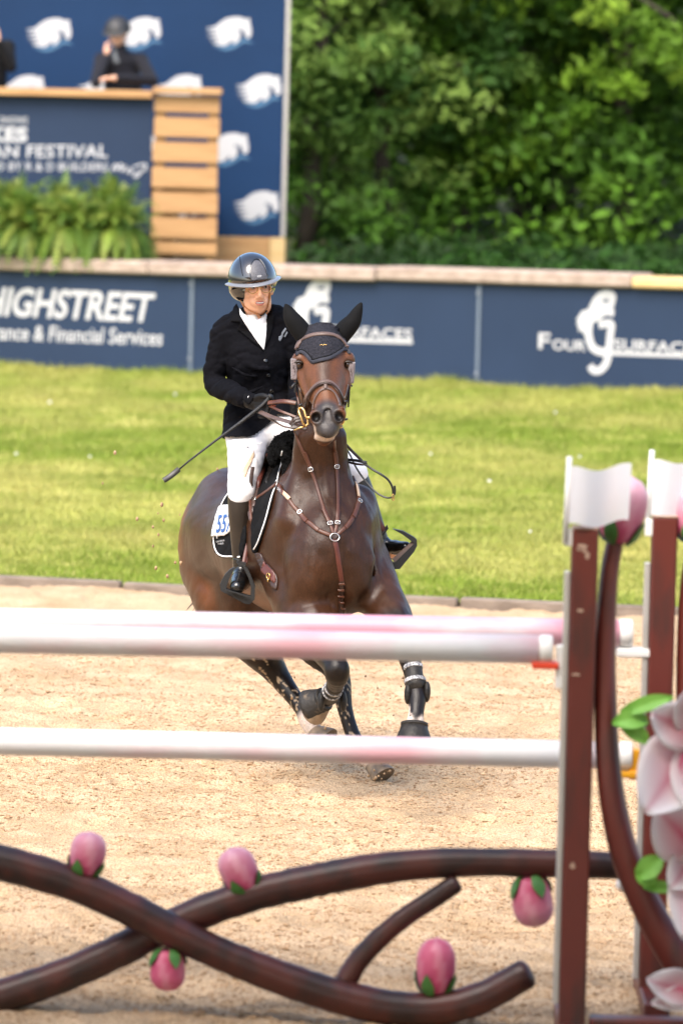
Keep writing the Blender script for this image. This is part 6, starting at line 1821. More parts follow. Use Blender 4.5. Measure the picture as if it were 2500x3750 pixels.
# ---- saddle, girth, stirrups
sad = thing('saddle', V(1010, 1640, 26.7), 'dark brown jumping saddle with a black sheepskin front and black safety stirrups', 'saddle')
f = Field(np.arange(-.50, .10, .007), np.arange(26.15, 27.2, .007), np.arange(1.36, 1.85, .007))
f.loft([V(1110, 1650, 26.45), V(1060, 1672, 26.62), V(1005, 1690, 26.82), V(965, 1660, 27.05)], [.09, .13, .16, .17], [.045, .03, .03, .06], HS, k=0, n=5)
obj('seat', f.mesh(3), M['leather_dark'], sad)
f = Field(np.arange(-.42, .05, .005), np.arange(26.1, 26.75, .005), np.arange(1.40, 1.76, .005))
f.chain([V(1003, 1695, 26.36), V(1008, 1660, 26.38), V(1028, 1628, 26.40), V(1060, 1612, 26.42), V(1105, 1618, 26.42)], [.022, .036, .043, .045, .045], k=.01, n=5)
f.chain([V(1040, 1640, 26.34), V(1052, 1690, 26.31), V(1045, 1760, 26.27)], [.035, .028, .018], k=.02, n=4)
sv, sq = f.mesh(2, .4)
nn_ = np.stack([n3(sv, .011, k) - .5 for k in (0, 1, 2)], -1) * .016
obj('sheepskin', (sv + nn_, sq), M['fleece'], sad)
fl = at2(zl, ((1115, 735), (1060, 762), (1000, 785), (962, 850), (940, 980), (928, 1150), (932, 1330), (946, 1420), (975, 1340), (1005, 1210), (1030, 1080), (1075, 940), (1115, 840), (1130, 770)))
mb = MB(); mb.add(*patch([HB], fl, off=.016, th=.010, step=5, sm=8)); fv = mb.vf; obj('flap', fv, M['leather_flap'], sad); FB = bvh_of(fv)
mb = MB(); P, N = lay([FB, HB], at2(zl, ((1122, 752), (1090, 830), (1050, 910), (1025, 1000), (1018, 1100))))
q = [Vector(a) for a in spline([tuple(p + n * .012) for p, n in zip(P, N)], 5)]
mb.tube(q, [.006 + .011 * math.sin(math.pi * min(1, i / (len(q) - 1) * .9 + .08)) for i in range(len(q))], 10); obj('knee_roll', mb.vf, M['red_leather'], sad)
part_strap('flap_edge', [FB, HB], at2(zl, ((1108, 742), (1050, 770), (1000, 796), (968, 860), (948, 990), (938, 1150), (942, 1320), (950, 1410))), .012, 'leather', sad, .006, .004)
mb = MB(); mb.add(*patch([HB], at2(zl, ((1200, 640), (1260, 600), (1300, 640), (1290, 720), (1230, 780), (1180, 870), (1130, 980), (1100, 1060), (1080, 1000), (1120, 880), (1150, 770))), off=.012, th=.012, step=5, sm=8)); obj('front_panel', mb.vf, M['leather_black'], sad)
gt = at2(zl, ((985, 1692), (1042, 1690), (1080, 1760), (1140, 1830), (1195, 1910), (1200, 1990), (1185, 2040), (1140, 2000), (1080, 1900), (1020, 1790)))
mb = MB(); mb.add(*patch([HB], gt, off=.002, th=.010, step=6, sm=6)); obj('girth', mb.vf, M['leather_dark'], sad)
gt = at2(zl, ((1072, 1765), (1140, 1835), (1180, 1885), (1175, 1975), (1130, 1930), (1055, 1862)))
mb = MB(); mb.add(*patch([HB], gt, off=.010, th=.006, step=6, sm=6)); obj('girth_tab', mb.vf, M['red_leather'], sad)
h = hit([HB], *zl(1135, 1905)); n = h[1]; ux = (X1 - n * n.x).normalized(); uy = n.cross(ux)
mb = MB(); mb.tube([h[0] + n * .02 + ux * (.012 * math.cos(t)) + uy * (.013 * math.sin(t)) for t in np.linspace(0, 2 * math.pi, 16)], .0028, 6, cap=False)
mb.tube([h[0] + n * .02 - ZU * .013, h[0] + n * .02 - ZU * .028], .004, 6); obj('girth_ring', mb.vf, M['gold'], sad)
# stirrup leathers and stirrups
for pts, w in ((((952, 1400, 26.30), (925, 1540, 26.285), (893, 1660, 26.27), (868, 1785, 26.25)), .018), (((958, 1400, 26.31), (938, 1560, 26.29), (912, 1670, 26.28), (888, 1785, 26.255)), .014)):
    part_air('stirrup_leather', [(*zl(a, b), d) for a, b, d in pts], w, 'red_leather', sad, .004)
part_air('stirrup_leather', [(*zl(955, 860), 26.34), (*zl(938, 1000), 26.33), (*zl(936, 1200), 26.32), (*zl(948, 1400), 26.305)], .018, 'leather_dark', sad, .006)
part_air('stirrup_leather', [(*zr(640, 1130), 26.36), (*zr(690, 1205), 26.36), (*zr(735, 1265), 26.36)], .024, 'red_leather', sad, .005)
def plate(poly, D, dep, mname, parent, nm):
    c = V(*poly[0], D); pl = Pl(Vector((c.x, D, 0)), Vector((1, 0, 0)), Vector((0, -1, 0)))
    mb = MB(); mb.prism([pl.uv(*p) for p in poly], pl.pt(0, 0, -dep / 2), pl.ux, pl.uy, pl.un, dep)
    return obj(nm, mb.vf, M[mname], parent, smooth=False)
plate(at2(zl, ((800, 1775), (812, 1758), (892, 1780), (886, 1806), (912, 1836), (950, 1925), (977, 2000), (974, 2125), (928, 2172), (880, 2166), (652, 2044), (640, 1985), (690, 1890), (735, 1842), (783, 1820), (770, 1850), (735, 1920), (712, 1985), (704, 2022), (730, 2036), (905, 2088), (934, 2092), (940, 2010), (915, 1920), (882, 1852), (858, 1806), (822, 1802))), 26.20, .055, 'stirrup', sad, 'stirrup')
plate(at2(zl, ((696, 2026), (720, 2036), (900, 2088), (934, 2096), (930, 2108), (880, 2098), (690, 2040))), 26.145, .02, 'stirrup', sad, 'stirrup_tread')
plate(at2(zr, ((830, 1245), (950, 1268), (1085, 1345), (1112, 1372), (1116, 1440), (1080, 1512), (912, 1715), (826, 1718), (752, 1640), (716, 1520), (690, 1400), (688, 1320), (712, 1340), (735, 1460), (760, 1560), (832, 1640), (862, 1632), (1040, 1455), (1084, 1410), (1052, 1392), (1010, 1356), (940, 1306))), 26.31, .05, 'stirrup', sad, 'stirrup')
plate(at2(zr, ((735, 1262), (752, 1205), (766, 1202), (778, 1242), (722, 1320), (690, 1345), (690, 1318), (745, 1262))), 26.355, .02, 'stirrup', sad, 'stirrup_buckle')
part_air('stirrup_tread', [(*zr(845, 1632), 26.30), (*zr(960, 1528), 26.30), (*zr(1086, 1412), 26.30)], .03, 'leather_grey', sad, .006)

# ---- tendon boots and bell boots
def band(nm, p, ax, r, h, m, parent):
    mb = MB(); mb.lathe([(r - .004, -h / 2), (r, -h / 2 + .002), (r, h / 2 - .002), (r - .004, h / 2)], p, ax, 20); return obj(nm, mb.vf, M[m], parent, sharp=50)
def tendon(leg, bands, pads, r, label, D0):
    t = thing('tendon_boot', leg[0], label, 'horse boot', 'tendon boots on the forelegs')
    lo = np.min([tuple(p) for p in leg + pads], 0) - .09; hi = np.max([tuple(p) for p in leg + pads], 0) + .09
    f = Field(np.arange(lo[0], hi[0], .005), np.arange(lo[1], hi[1], .005), np.arange(lo[2], hi[2], .005))
    f.chain(leg, r, k=.01, n=4)
    obj('shell', f.mesh(2), M['boot_shell'], t)
    ax = (leg[-1] - leg[0]).normalized()
    for p, rr in bands: band('strap', p, ax, rr, .021, 'boot_band', t)
    for p in pads:
        f = Field(np.arange(p.x - .08, p.x + .08, .005), np.arange(p.y - .08, p.y + .08, .005), np.arange(p.z - .1, p.z + .1, .005))
        f.ell(p, (.017, .034, .048), (Vector((1, 0, .0)), Vector((0, 1, 0)), ZU), k=0); obj('side_pad', f.mesh(2), M['boot_shell'], t)
L1, L2 = V(*z4(1198, 168), 25.52), V(*z4(1216, 300), 25.475)
tendon([L1, L1.lerp(L2, .5), L2], [(L1.lerp(L2, .12), .044), (L1.lerp(L2, .88), .050)], [V(*z4(1162, 375), 25.46), V(*z4(1298, 360), 25.47)], [.039, .040, .044], 'black tendon boot with grey straps on the outstretched foreleg', 25.5)
R1, R2 = V(1226, 2512, 25.68), V(1206, 2546, 25.90)
tendon([R1, R1.lerp(R2, .5), R2], [(R1.lerp(R2, .12), .045), (R1.lerp(R2, .5), .047)], [V(*z4(540, 430), 25.80), V(*z4(700, 430), 25.82)], [.040, .041, .046], 'black tendon boot with grey straps on the folded foreleg', 25.8)
def bell(p, d, r0, r1, L, label, m='bell'):
    t = thing('bell_boot', p, label, 'bell boot', 'bell boots over the front hooves')
    mb = MB(); mb.lathe([(r0 - .004, .004), (r0, 0), (r0 * 1.18, L * .3), (r1 * .95, L * .8), (r1, L), (r1 - .006, L * .98)], p, d, 22); obj('bell', mb.vf, M[m], t)
    mb = MB(); mb.lathe([(r0 - .004, -.004), (r0 + .006, 0), (r0 + .006, .012), (r0, .016)], p, d, 22); obj('collar', mb.vf, M['boot_shell'], t)
bell(V(1517, 2648, 25.385), V(1512, 2745, 25.345) - V(1517, 2648, 25.385), .056, .094, .118, 'dark rubber bell boot on the outstretched front hoof', 'boot_shell')
bell(V(1188, 2560, 25.955), V(1150, 2578, 25.99) - V(1188, 2560, 25.955), .050, .078, .09, 'sand-caked bell boot on the folded front hoof')

# ---- whip
wh = thing('riding_whip', V(770, 1640, 26.26), 'short black riding whip with a flat leather tip held in the gloved hand', 'whip')
mb = MB(); mb.tube([V(990, 1452, 26.30), V(960, 1485, 26.31), V(924, 1514, 26.31), V(880, 1548, 26.30), V(800, 1606, 26.28), V(690, 1690, 26.25), V(655, 1720, 26.24)], [.008, .0095, .0095, .0085, .0055, .0042, .004], 8); obj('shaft', mb.vf, M['whip'], wh)
mb = MB(); mb.lathe([(.006, -.008), (.014, -.004), (.015, .004), (.008, .010)], V(990, 1452, 26.30), V(990, 1452, 26.3) - V(960, 1485, 26.31), 12); obj('knob', mb.vf, M['whip'], wh)
part_air('flap', [(657, 1718, 26.24), (640, 1732, 26.24), (622, 1746, 26.235), (600, 1760, 26.235)], .026, 'leather_black', wh, .006)
# ---------------------------------------------------------------- the jump in front
def worn(name, base, stain, s1, lo, hi, rough=.4, st=(1, 1, 1), third=None):
    """painted timber: base paint with worn patches of another paint"""
    m = mat(name, base, rough=rough, var=.05, ns=6, bump=.12, bs=25, bd=.004)
    n = m.node_tree.nodes; l = m.node_tree.links; b = n['Principled BSDF']
    src = b.inputs['Base Color'].links[0].from_socket
    tc = n.new('ShaderNodeTexCoord'); mp = n.new('ShaderNodeMapping'); mp.inputs['Scale'].default_value = st
    l.new(tc.outputs['Object'], mp.inputs[0])
    z = n.new('ShaderNodeTexNoise'); z.inputs['Scale'].default_value = s1; z.inputs['Detail'].default_value = 6; l.new(mp.outputs[0], z.inputs['Vector'])
    r = n.new('ShaderNodeMapRange'); r.inputs[1].default_value = lo; r.inputs[2].default_value = hi; l.new(z.outputs['Fac'], r.inputs[0])
    x = n.new('ShaderNodeMix'); x.data_type = 'RGBA'; l.new(r.outputs[0], x.inputs[0]); l.new(src, x.inputs[6]); x.inputs[7].default_value = (*stain, 1)
    l.new(x.outputs[2], b.inputs['Base Color'])
    return m
M['pole'] = worn('white_pole_paint', (.82, .81, .80), (.85, .48, .53), 1.7, .48, .72, st=(1, 2, 2))
M['pole_rear'] = worn('pink_white_pole_paint', (.80, .72, .72), (.80, .36, .44), 1.9, .44, .62, st=(1, 2, 2))
M['post'] = worn('oxblood_paint', (.125, .022, .015), (.055, .020, .016), 5, .48, .66, st=(2, 2, .5))
M['branch'] = worn('maroon_branch_paint', (.075, .017, .012), (.024, .010, .009), 7, .42, .62, rough=.42)
M['chip'] = mat('chipped_wood', (.45, .30, .22), rough=.8, var=.2, ns=20)
M['track'] = mat('zinc_track', (.52, .50, .47), rough=.4, var=.1, metal=.35)
M['cup_red'] = mat('red_cup', (.72, .06, .02), rough=.4, var=.05)
M['cup_yellow'] = mat('yellow_cup', (.72, .33, .01), rough=.4, var=.05)
M['cup_white'] = mat('white_cup', (.80, .79, .76), rough=.45, var=.04)
M['flag'] = mat('white_flag', (.83, .83, .83), rough=.7, var=.02, transl=.35)
M['petal'] = mat('foam_petal', (1, 1, 1), rough=.6, var=.04, ns=9, attr=True, transl=.3)
M['bud'] = mat('bud_paint', (1, 1, 1), rough=.5, var=.12, ns=14, attr=True, bump=.2, bs=40)
M['sepal'] = mat('green_leaf_paint', (.05, .16, .03), rough=.5, col2=(.08, .22, .05), ns=12)
M['leaf_foam'] = mat('green_foam_leaf', (.16, .42, .045), rough=.55, col2=(.24, .52, .08), ns=8)
ND, FD = 19.5, 20.4
PINK = np.array((.55, .065, .165)); PALE = np.array((.84, .50, .57)); WHITEP = np.array((.90, .86, .875)); ROSE = np.array((.72, .055, .14))

def surf_grid(fn, nu, nv, close=False):
    vs = [fn(i / (nu - 1), j / (nv - 1)) for i in range(nu) for j in range(nv)]
    fs = [(i * nv + j, (i + 1) * nv + j, (i + 1) * nv + j + 1, i * nv + j + 1) for i in range(nu - 1) for j in range(nv - 1)]
    return vs, fs
def egg(q):
    q = min(1, max(0, q)); c_ = .56
    return (.42 + .58 * math.sqrt(max(0, 1 - ((c_ - q) / c_) ** 2))) if q < c_ else max(.03, math.sqrt(max(0, 1 - ((q - c_) / (1 - c_)) ** 2.3)))
def make_bud(parent, base, tip, r, label=None, pale=.5):
    """a carved flower bud: five overlapping petals round a core, with green sepals at the base"""
    base, tip = Vector(base), Vector(tip); ax = (tip - base); L = ax.length; ax.normalize()
    a = Vector((0, -1, 0)); u = (a - ax * a.dot(ax)).normalized(); w = ax.cross(u)
    seg = 30; nv = 18
    vs = []; cs = []
    for i in range(nv):
        q = i / (nv - 1); z = q * L
        rad = r * egg(q)
        for k in range(seg):
            t = 2 * math.pi * k / seg
            fold = abs(math.sin(2.5 * t + q * 1.8)) ** .35
            rr = rad * (.93 + .07 * fold)
            vs.append(base + ax * z + u * (math.cos(t) * rr) + w * (math.sin(t) * rr))
            p = min(1, max(0, (q - .15) / .85)); m = (p ** 1.2) * pale + .22 * (fold > .93)
            cs.append(tuple(PINK * (1 - min(1, m)) + PALE * min(1, m)))
    fs = []
    for i in range(nv - 1):
        for k in range(seg):
            k2 = (k + 1) % seg; fs.append((i * seg + k, i * seg + k2, (i + 1) * seg + k2, (i + 1) * seg + k))
    fs += [tuple(range(seg))[::-1], tuple((nv - 1) * seg + k for k in range(seg))]
    b = obj('bud', (vs, fs), M['bud'], parent, attr=np.array(cs), label=label)
    for k in range(4):
        t0 = math.pi / 4 + k * math.pi / 2 + .35
        def sp(p, q):
            z = -.03 * L + p * L * .42; rad = r * egg(max(0, z / L)) * 1.03 + .003
            wd = .38 * math.sin(math.pi * min(1, p * .70 + .30)) ** 1.2 + .01
            t = t0 + (q - .5) * 2 * wd
            return base + ax * z + u * (math.cos(t) * rad) + w * (math.sin(t) * rad)
        v, f = surf_grid(sp, 8, 5); mb = MB(); mb.add(v, f)
        mb.add([p + (p - (base + ax * (p - base).dot(ax))).normalized() * .006 for p in v], [q[::-1] for q in f])
        obj('sepal', mb.vf, M['sepal'], b)
    return b
def make_flag(parent, base, top, w, h, nm='flag'):
    mb = MB(); mb.tube([base, top], .0095, 8); pole_ = obj('flag_staff', mb.vf, M['cup_white'], parent)
    up = (top - base).normalized()
    def fl(p, q):
        return top - up * (.012 + q * h) + Vector((1, 0, 0)) * (.008 + p * w) + Vector((0, -1, 0)) * (.018 * math.sin(p * 6.5 + .3)) + up * (-.010 - .018 * math.sin(p * 6.0 - .9) * p ** .4 - .012)
    v, f = surf_grid(fl, 16, 8)
    mb = MB(); mb.add(v, f); obj(nm, mb.vf, M['flag'], pole_)
    return pole_
def track_plate(parent, x, y, z0, z1):
    mb = MB(); mb.box((x, y, (z0 + z1) / 2), (.0095, .028, (z1 - z0) / 2), None, .002)
    t = obj('cup_track', mb.vf, M['track'], parent, smooth=False)
def petal(o, d, out, L, W, curl, c0, c1, parent, mid=ROSE, th=.006, nm='petal'):
    """foam petal: from o along d, face turned to out"""
    d = Vector(d).normalized(); out = Vector(out); out = (out - d * out.dot(d)).normalized(); sd = d.cross(out)
    def fn(p, q):
        wv = math.sin(math.pi * min(1, p * .86 + .10)) ** .8 * (1 - .25 * p)
        s_ = (q - .5) * 2
        return o + d * (L * p * (1 - .12 * curl * p)) + out * (curl * L * (.55 * p * p - .25 * p) + W * .18 * s_ * s_ + .006 * math.sin(9 * p + 3 * s_)) + sd * (s_ * W * wv)
    v, f = surf_grid(fn, 12, 9)
    cs = []
    for i in range(12):
        for j in range(9):
            p, q = i / 11, abs(j / 8 - .5) * 2
            m = min(1, max(0, .05 + p * .80 + q ** 1.5 * .6 - (.25 if q < .2 else 0)))
            cs.append(tuple(np.array(c0) * (1 - m) + np.array(c1) * m))
    n = len(v)
    v2 = v + [p - out * th for p in v]; f2 = list(f) + [tuple(i + n for i in q[::-1]) for q in f]
    ring = [i * 9 for i in range(12)] + [11 * 9 + j for j in range(1, 9)] + [i * 9 + 8 for i in range(10, -1, -1)] + [j for j in range(7, 0, -1)]
    for a, b in zip(ring, ring[1:] + ring[:1]): f2.append((b, a, a + n, b + n))
    return obj(nm, (v2, f2), M['petal'], parent, attr=np.array(cs + cs))
def foam_leaf(o, d, out, L, W, curl, parent):
    d = Vector(d).normalized(); out = Vector(out); out = (out - d * out.dot(d)).normalized(); sd = d.cross(out)
    def fn(p, q):
        s_ = (q - .5) * 2; wv = math.sin(math.pi * min(1, p * .9 + .08)) ** .8
        return o + d * (L * p) + out * (curl * L * math.sin(p * 2.6) * .5 + W * .3 * abs(s_)) + sd * (s_ * W * wv)
    v, f = surf_grid(fn, 10, 7); n = len(v); mb = MB(); mb.add(v, f); mb.add([p - out * .012 for p in v], [q[::-1] for q in f])
    return obj('leaf', mb.vf, M['leaf_foam'], parent)

# ---- near stand
topN = V(2141, 1936, ND)
near_st = thing('jump_stand', (topN.x, ND, 0), 'nearer maroon jump stand with its whole post in view and a white flag', 'jump stand', 'maroon jump stands')
mb = MB(); mb.box((topN.x, ND, topN.z / 2 + .02), (.0455, .0455, topN.z / 2 - .02), None, .006); obj('post', mb.vf, M['post'], near_st, smooth=False)
mb = MB(); mb.box((topN.x, ND, topN.z + .004), (.0460, .046, .004), None, .002); obj('post_cap', mb.vf, M['chip'], near_st, smooth=False)
track_plate(near_st, topN.x - .0575, ND - .005, .15, V(2080, 2092, ND).z)
mb = MB()
for (px, py, rx, rz) in ((2130, 2003, .020, .012), (2120, 2010, .010, .008), (2150, 2034, .010, .014), (2140, 2018, .012, .008), (2108, 2470, .020, .005), (2122, 2236, .014, .006), (2095, 3170, .012, .012)):
    c = V(px, py, ND - .0465)
    mb.add([Vector((c.x + rx * random.uniform(.6, 1.1) * math.cos(t), ND - .0467, c.z + rz * random.uniform(.6, 1.1) * math.sin(t))) for t in np.linspace(0, 2 * math.pi, 12)[:-1]], [tuple(range(11))])
obj('paint_chip', mb.vf, M['chip'], near_st, kind='stuff')
bs = V(2068, 1990, ND - .045); make_flag(near_st, bs, V(2084, 1672, ND - .045), .205, .195)
mb = MB(); mb.box((topN.x - .055, ND - .028, bs.z + .02), (.016, .012, .03), None, .003); obj('flag_clip', mb.vf, M['cup_white'], near_st, smooth=False)
# curved stem wing
wing = [(2252, 1972, .030), (2232, 2080, .032), (2220, 2220, .034), (2214, 2400, .037), (2216, 2600, .040), (2224, 2780, .042), (2246, 2960, .046), (2290, 3140, .050), (2362, 3310, .054), (2452, 3470, .058), (2560, 3620, .060), (2700, 3755, .062)]
q = spline([(*tuple(V(a, b, ND + .09 - .10 * min(1, max(0, (b - 1972) / 900)))), r) for a, b, r in wing], 5)
mb = MB(); mb.tube([Vector(p[:3]) for p in q], [p[3] for p in q], 14); wg = obj('wing_stem', mb.vf, M['post'], near_st)
make_bud(near_st, V(2254, 1985, ND + .09), V(2308, 1742, ND + .09), .080, label='large pale bud on top of the curved stem', pale=1.0)
mb = MB(); mb.box((topN.x + .80, ND, .055), (.74, .05, .05), None, .008); obj('foot_rail', mb.vf, M['post'], near_st, smooth=False)
mb = MB(); mb.box((topN.x, ND + .0, .045), (.045, .45, .04), None, .008); obj('foot', mb.vf, M['post'], near_st, smooth=False)
mb = MB(); mb.box((V(2700, 3700, ND).x, ND, .42), (.04, .04, .32), None, .006); obj('wing_post', mb.vf, M['post'], near_st, smooth=False)
# cups and brackets of the near stand
mb = MB(); c = V(1984, 2434, ND); mb.box((c.x + .01, ND - .0, c.z), (.046, .045, .012), None, .004); obj('pole_cup', mb.vf, M['cup_red'], near_st, smooth=False, label='flat red pole cup')
mb = MB(); c = V(2047, 2440, ND); mb.box((c.x + .004, ND - .012, c.z), (.018, .02, .075), None, .004); obj('cup_bracket', mb.vf, M['cup_white'], near_st, smooth=False)
# flowers on the near stand's wing
def flower(c, s, label, parent, dirs, face, mid=ROSE):
    fl = obj('flower', MB().ball(c, (.04 * s, .04 * s, .04 * s)).vf, M['bud'], parent, attr=np.repeat(ROSE[None], 14 * 8 + 2, 0), label=label)
    for i, (dx, dz, L, W, cu) in enumerate(dirs):
        petal(Vector(c), (dx, -.35, dz), face, L * s, W * s, cu, PINK if i % 2 else ROSE * .6 + PINK * .4, WHITEP, fl)
    return fl
cA = V(2562, 2690, ND - .12)
fA = flower(cA, 1.0, 'upper big pink and white foam flower', wg, [(-1, .42, .215, .10, .30), (-.62, -.85, .36, .15, .28), (.15, -1, .36, .14, .35), (.9, -.4, .27, .11, .4), (.6, .9, .27, .10, .4), (-.45, 1, .19, .08, .4)], (0, -1, .15))
cB = V(2560, 3120, ND - .10)
fB = flower(cB, .9, 'lower big pink and white foam flower', wg, [(-.85, .85, .28, .14, .30), (-.60, -.70, .20, .085, .30), (-.18, -1, .36, .11, .25), (.6, -.8, .28, .1, .5), (.6, .8, .28, .1, .5)], (0, -1, .1))
for (p, d, out, L, W, cu) in (((2372, 2640), (-.85, 0, -.12), (0, -1, .5), .125, .036, .5), ((2262, 2625), (.86, 0, -.75), (0, -1, .3), .14, .032, .3), ((2270, 2612), (.95, 0, .30), (0, -1, .4), .19, .028, .25)):
    foam_leaf(V(*p, ND - .09), d, out, L, W, cu, fA)
for (p, d, out, L, W, cu) in (((2420, 3140), (-.7, 0, -.7), (0, -1, .4), .11, .040, .5), ((2335, 3170), (.6, 0, -.8), (0, -1, .3), .09, .036, .4), ((2355, 3245), (1, 0, -.12), (0, -1, .5), .12, .022, .3)):
    foam_leaf(V(*p, ND - .09), d, out, L, W, cu, fB)
cC = V(2560, 3640, ND - .09)
fC = flower(cC, .8, 'low pale foam flower near the ground', wg, [(-1, .28, .27, .095, .2), (-1, -.18, .235, .062, .2), (.5, .8, .3, .1, .4), (.3, -.9, .2, .1, .4)], (0, -1, .3))

# ---- far stand
topF = V(2432, 1893, FD)
far_st = thing('jump_stand', (topF.x, FD, 0), 'farther maroon jump stand, partly hidden by flowers at the right edge', 'jump stand', 'maroon jump stands')
mb = MB(); mb.box((topF.x, FD, topF.z / 2 + .02), (.0455, .0455, topF.z / 2 - .02), None, .006); obj('post', mb.vf, M['post'], far_st, smooth=False)
mb = MB(); mb.box((topF.x, FD, topF.z + .004), (.046, .046, .004), None, .002); obj('post_cap', mb.vf, M['chip'], far_st, smooth=False)
track_plate(far_st, topF.x - .0575, FD - .005, .10, V(2376, 2060, FD).z)
make_flag(far_st, V(2368, 1945, FD - .02), V(2386, 1648, FD - .02), .21, .20)
mb = MB(); mb.box((topF.x - .055, FD - .028, V(2370, 1930, FD).z), (.016, .012, .03), None, .003); obj('flag_clip', mb.vf, M['cup_white'], far_st, smooth=False)
wing2 = [(2560, 1960, .030), (2530, 2080, .032), (2516, 2220, .034), (2512, 2400, .037), (2514, 2600, .040), (2524, 2780, .042), (2550, 2960, .046), (2600, 3140, .050), (2680, 3310, .054), (2790, 3470, .058), (2920, 3600, .060)]
q = spline([(*tuple(V(a, b, FD)), r) for a, b, r in wing2], 5)
mb = MB(); mb.tube([Vector(p[:3]) for p in q], [p[3] for p in q], 14); obj('wing_stem', mb.vf, M['post'], far_st)
make_bud(far_st, V(2540, 1985, FD), V(2575, 1770, FD), .085, pale=.9)
mb = MB(); mb.box((topF.x + .56, FD, .05), (.50, .05, .045), None, .008); obj('foot_rail', mb.vf, M['post'], far_st, smooth=False)
mb = MB(); mb.box((topF.x, FD, .04), (.045, .42, .036), None, .008); obj('foot', mb.vf, M['post'], far_st, smooth=False)
mb = MB(); c = V(2290, 2832, FD); mb.box((c.x + .005, FD, c.z), (.055, .042, .012), None, .004); mb.box((topF.x - .085, FD, c.z + .035), (.018, .03, .055), None, .004); obj('pole_cup', mb.vf, M['cup_yellow'], far_st, smooth=False, label='flat yellow pole cup')
mb = MB(); c = V(2310, 2388, FD); mb.box((c.x + .02, FD, c.z), (.075, .042, .016), None, .006); obj('pole_cup', mb.vf, M['cup_white'], far_st, smooth=False, label='flat white pole cup')
mb = MB(); c = V(2282, 3238, FD - .25); mb.ball(c, (.028, .028, .028)); mb.box((topF.x - .06, FD - .14, c.z), (.012, .14, .02), None, .003); mb.box(((c.x + topF.x - .06) / 2, FD - .26, c.z), (abs(topF.x - .06 - c.x) / 2 + .01, .014, .014), None, .003); obj('pole_cup', mb.vf, M['cup_white'], far_st, smooth=False, label='small round white cup')

# ---- poles
def pole(pL, pR, D, r, label, m='pole'):
    a, b = V(*pL, D), V(*pR, D); d = (b - a).normalized(); a = b - d * 3.6
    t = thing('jump_pole', (a + b) / 2, label, 'pole', 'white and pink jump poles')
    mb = MB(); L = (b - a).length
    mb.lathe([(r, .05), (r, L * .25), (r, L * .5), (r, L * .75), (r, L - .05)], a, d, 24); obj('shaft', mb.vf, M[m], t)
    for z0, z1 in ((0, .048), (L - .048, L)):
        mb = MB(); mb.lathe([(r * .9, z0), (r * 1.02, z0 + .006), (r * 1.02, z1 - .006), (r * .9, z1)], a, d, 24); obj('end_band', mb.vf, M['cup_white'], t)
pole((0, 2340), (2022, 2379), ND, .0495, 'front top pole, white with faded pink patches, ending in the red cup')
pole((0, 2278), (2315, 2320), FD, .0495, 'rear top pole just behind and above the front one', 'pole_rear')
pole((0, 2715), (2312, 2768), FD, .0495, 'lower white pole halfway down, ending in the yellow cup')

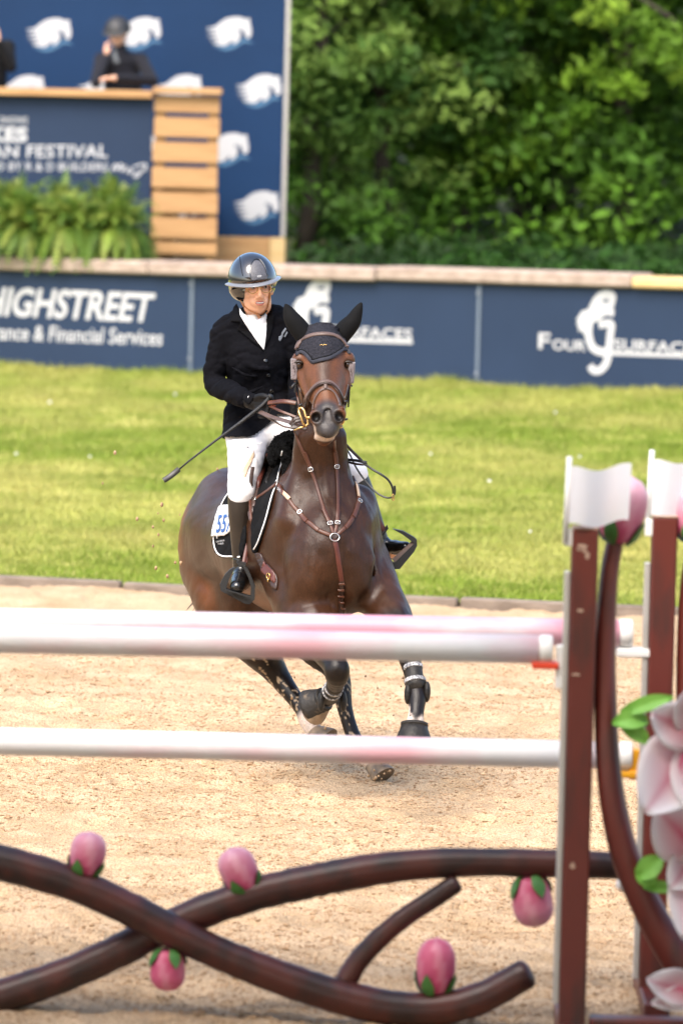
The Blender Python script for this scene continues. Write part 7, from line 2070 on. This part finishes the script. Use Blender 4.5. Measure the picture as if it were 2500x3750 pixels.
# ---- the branch gate at the foot of the jump
GD = 19.86
gate = thing('branch_gate', (V(0, 3300, GD).x, GD, 0), 'dark maroon gate of curved crossing branches with pink buds along the foot of the jump', 'gate')
def branch(pts, D, nm='branch'):
    q = spline([(*tuple(V(a, b, D)), r) for a, b, r in pts], 6)
    P = [Vector(p[:3]) for p in q]; R = [p[3] for p in q]
    e = (P[-1] - P[-2]).normalized(); s0 = (P[0] - P[1]).normalized()
    R = [r_ * random.uniform(.965, 1.035) for r_ in R]; P = [P[0] + s0 * R[0] * .35] + P + [P[-1] + e * R[-1] * .22, P[-1] + e * R[-1] * .38]; R = [R[0] * .7] + R + [R[-1] * .85, R[-1] * .5]
    mb = MB(); mb.tube(P, R, 18); return obj(nm, mb.vf, M['branch'], gate)
branch([(-1500, 3120, .062), (-900, 3080, .064), (-400, 3070, .064), (0, 3158, .064), (265, 3236, .062), (460, 3322, .061), (640, 3415, .060), (800, 3490, .060), (960, 3555, .061), (1120, 3612, .062), (1280, 3660, .063), (1440, 3692, .063), (1600, 3694, .060), (1760, 3655, .058), (1925, 3566, .056)], GD - .035)
branch([(-1500, 3700, .06), (-800, 3745, .062), (-300, 3735, .062), (0, 3650, .062), (240, 3570, .061), (440, 3480, .060), (600, 3400, .059), (800, 3318, .060), (960, 3268, .061), (1120, 3232, .061), (1280, 3200, .060), (1440, 3175, .058), (1600, 3162, .055), (1760, 3158, .052), (2000, 3162, .050), (2300, 3172, .048)], GD + .035)
branch([(1668, 3236, .034), (1590, 3288, .035), (1480, 3360, .036), (1385, 3440, .037), (1310, 3520, .039), (1262, 3600, .040)], GD)
for (b, t, r, dep) in (((308, 3205), (338, 3035), .064, -.03), ((905, 3268), (838, 3095), .068, .03), ((618, 3478), (612, 3640), .063, -.04), ((1590, 3640), (1600, 3420), .070, -.03), ((1938, 3210), (1962, 3408), .073, .03)):
    bb, tt = V(*b, GD + dep), V(*t, GD + dep)
    tt = bb.lerp(tt, .94); make_bud(gate, bb, tt, r, pale=.62 if b[1] < 3300 else .15)
# kicked-up specks of sand behind the horse
mb = MB()
for (px, py) in ((594, 1848), (580, 1880), (602, 1905), (661, 1885), (584, 1958), (563, 2000), (640, 2060), (780, 1738), (792, 1718), (570, 2080), (610, 2110), (660, 2062), (560, 1930), (500, 1900), (420, 1658), (380, 1770)):
    s = random.uniform(.004, .009); p = V(px + random.uniform(-4, 4), py, 27.6 + random.uniform(-.6, .9)); mb.ball(p, (s, s, s * 1.4), nu=5, nv=4)
for k in range(70):
    s = random.uniform(.003, .009); p = V(1395 + random.gauss(0, 38), 2855 - abs(random.gauss(0, 42)), 26.75 + random.uniform(-.3, .4)); mb.ball(p, s, nu=5, nv=4)
for k in range(40):
    s = random.uniform(.003, .008); p = V(random.uniform(1050, 1500), random.uniform(2440, 2840), 27 + random.uniform(-.8, .9)); mb.ball(p, s, nu=5, nv=4)
tag(obj('flying_sand', mb.vf, M['clod']), kind='stuff')
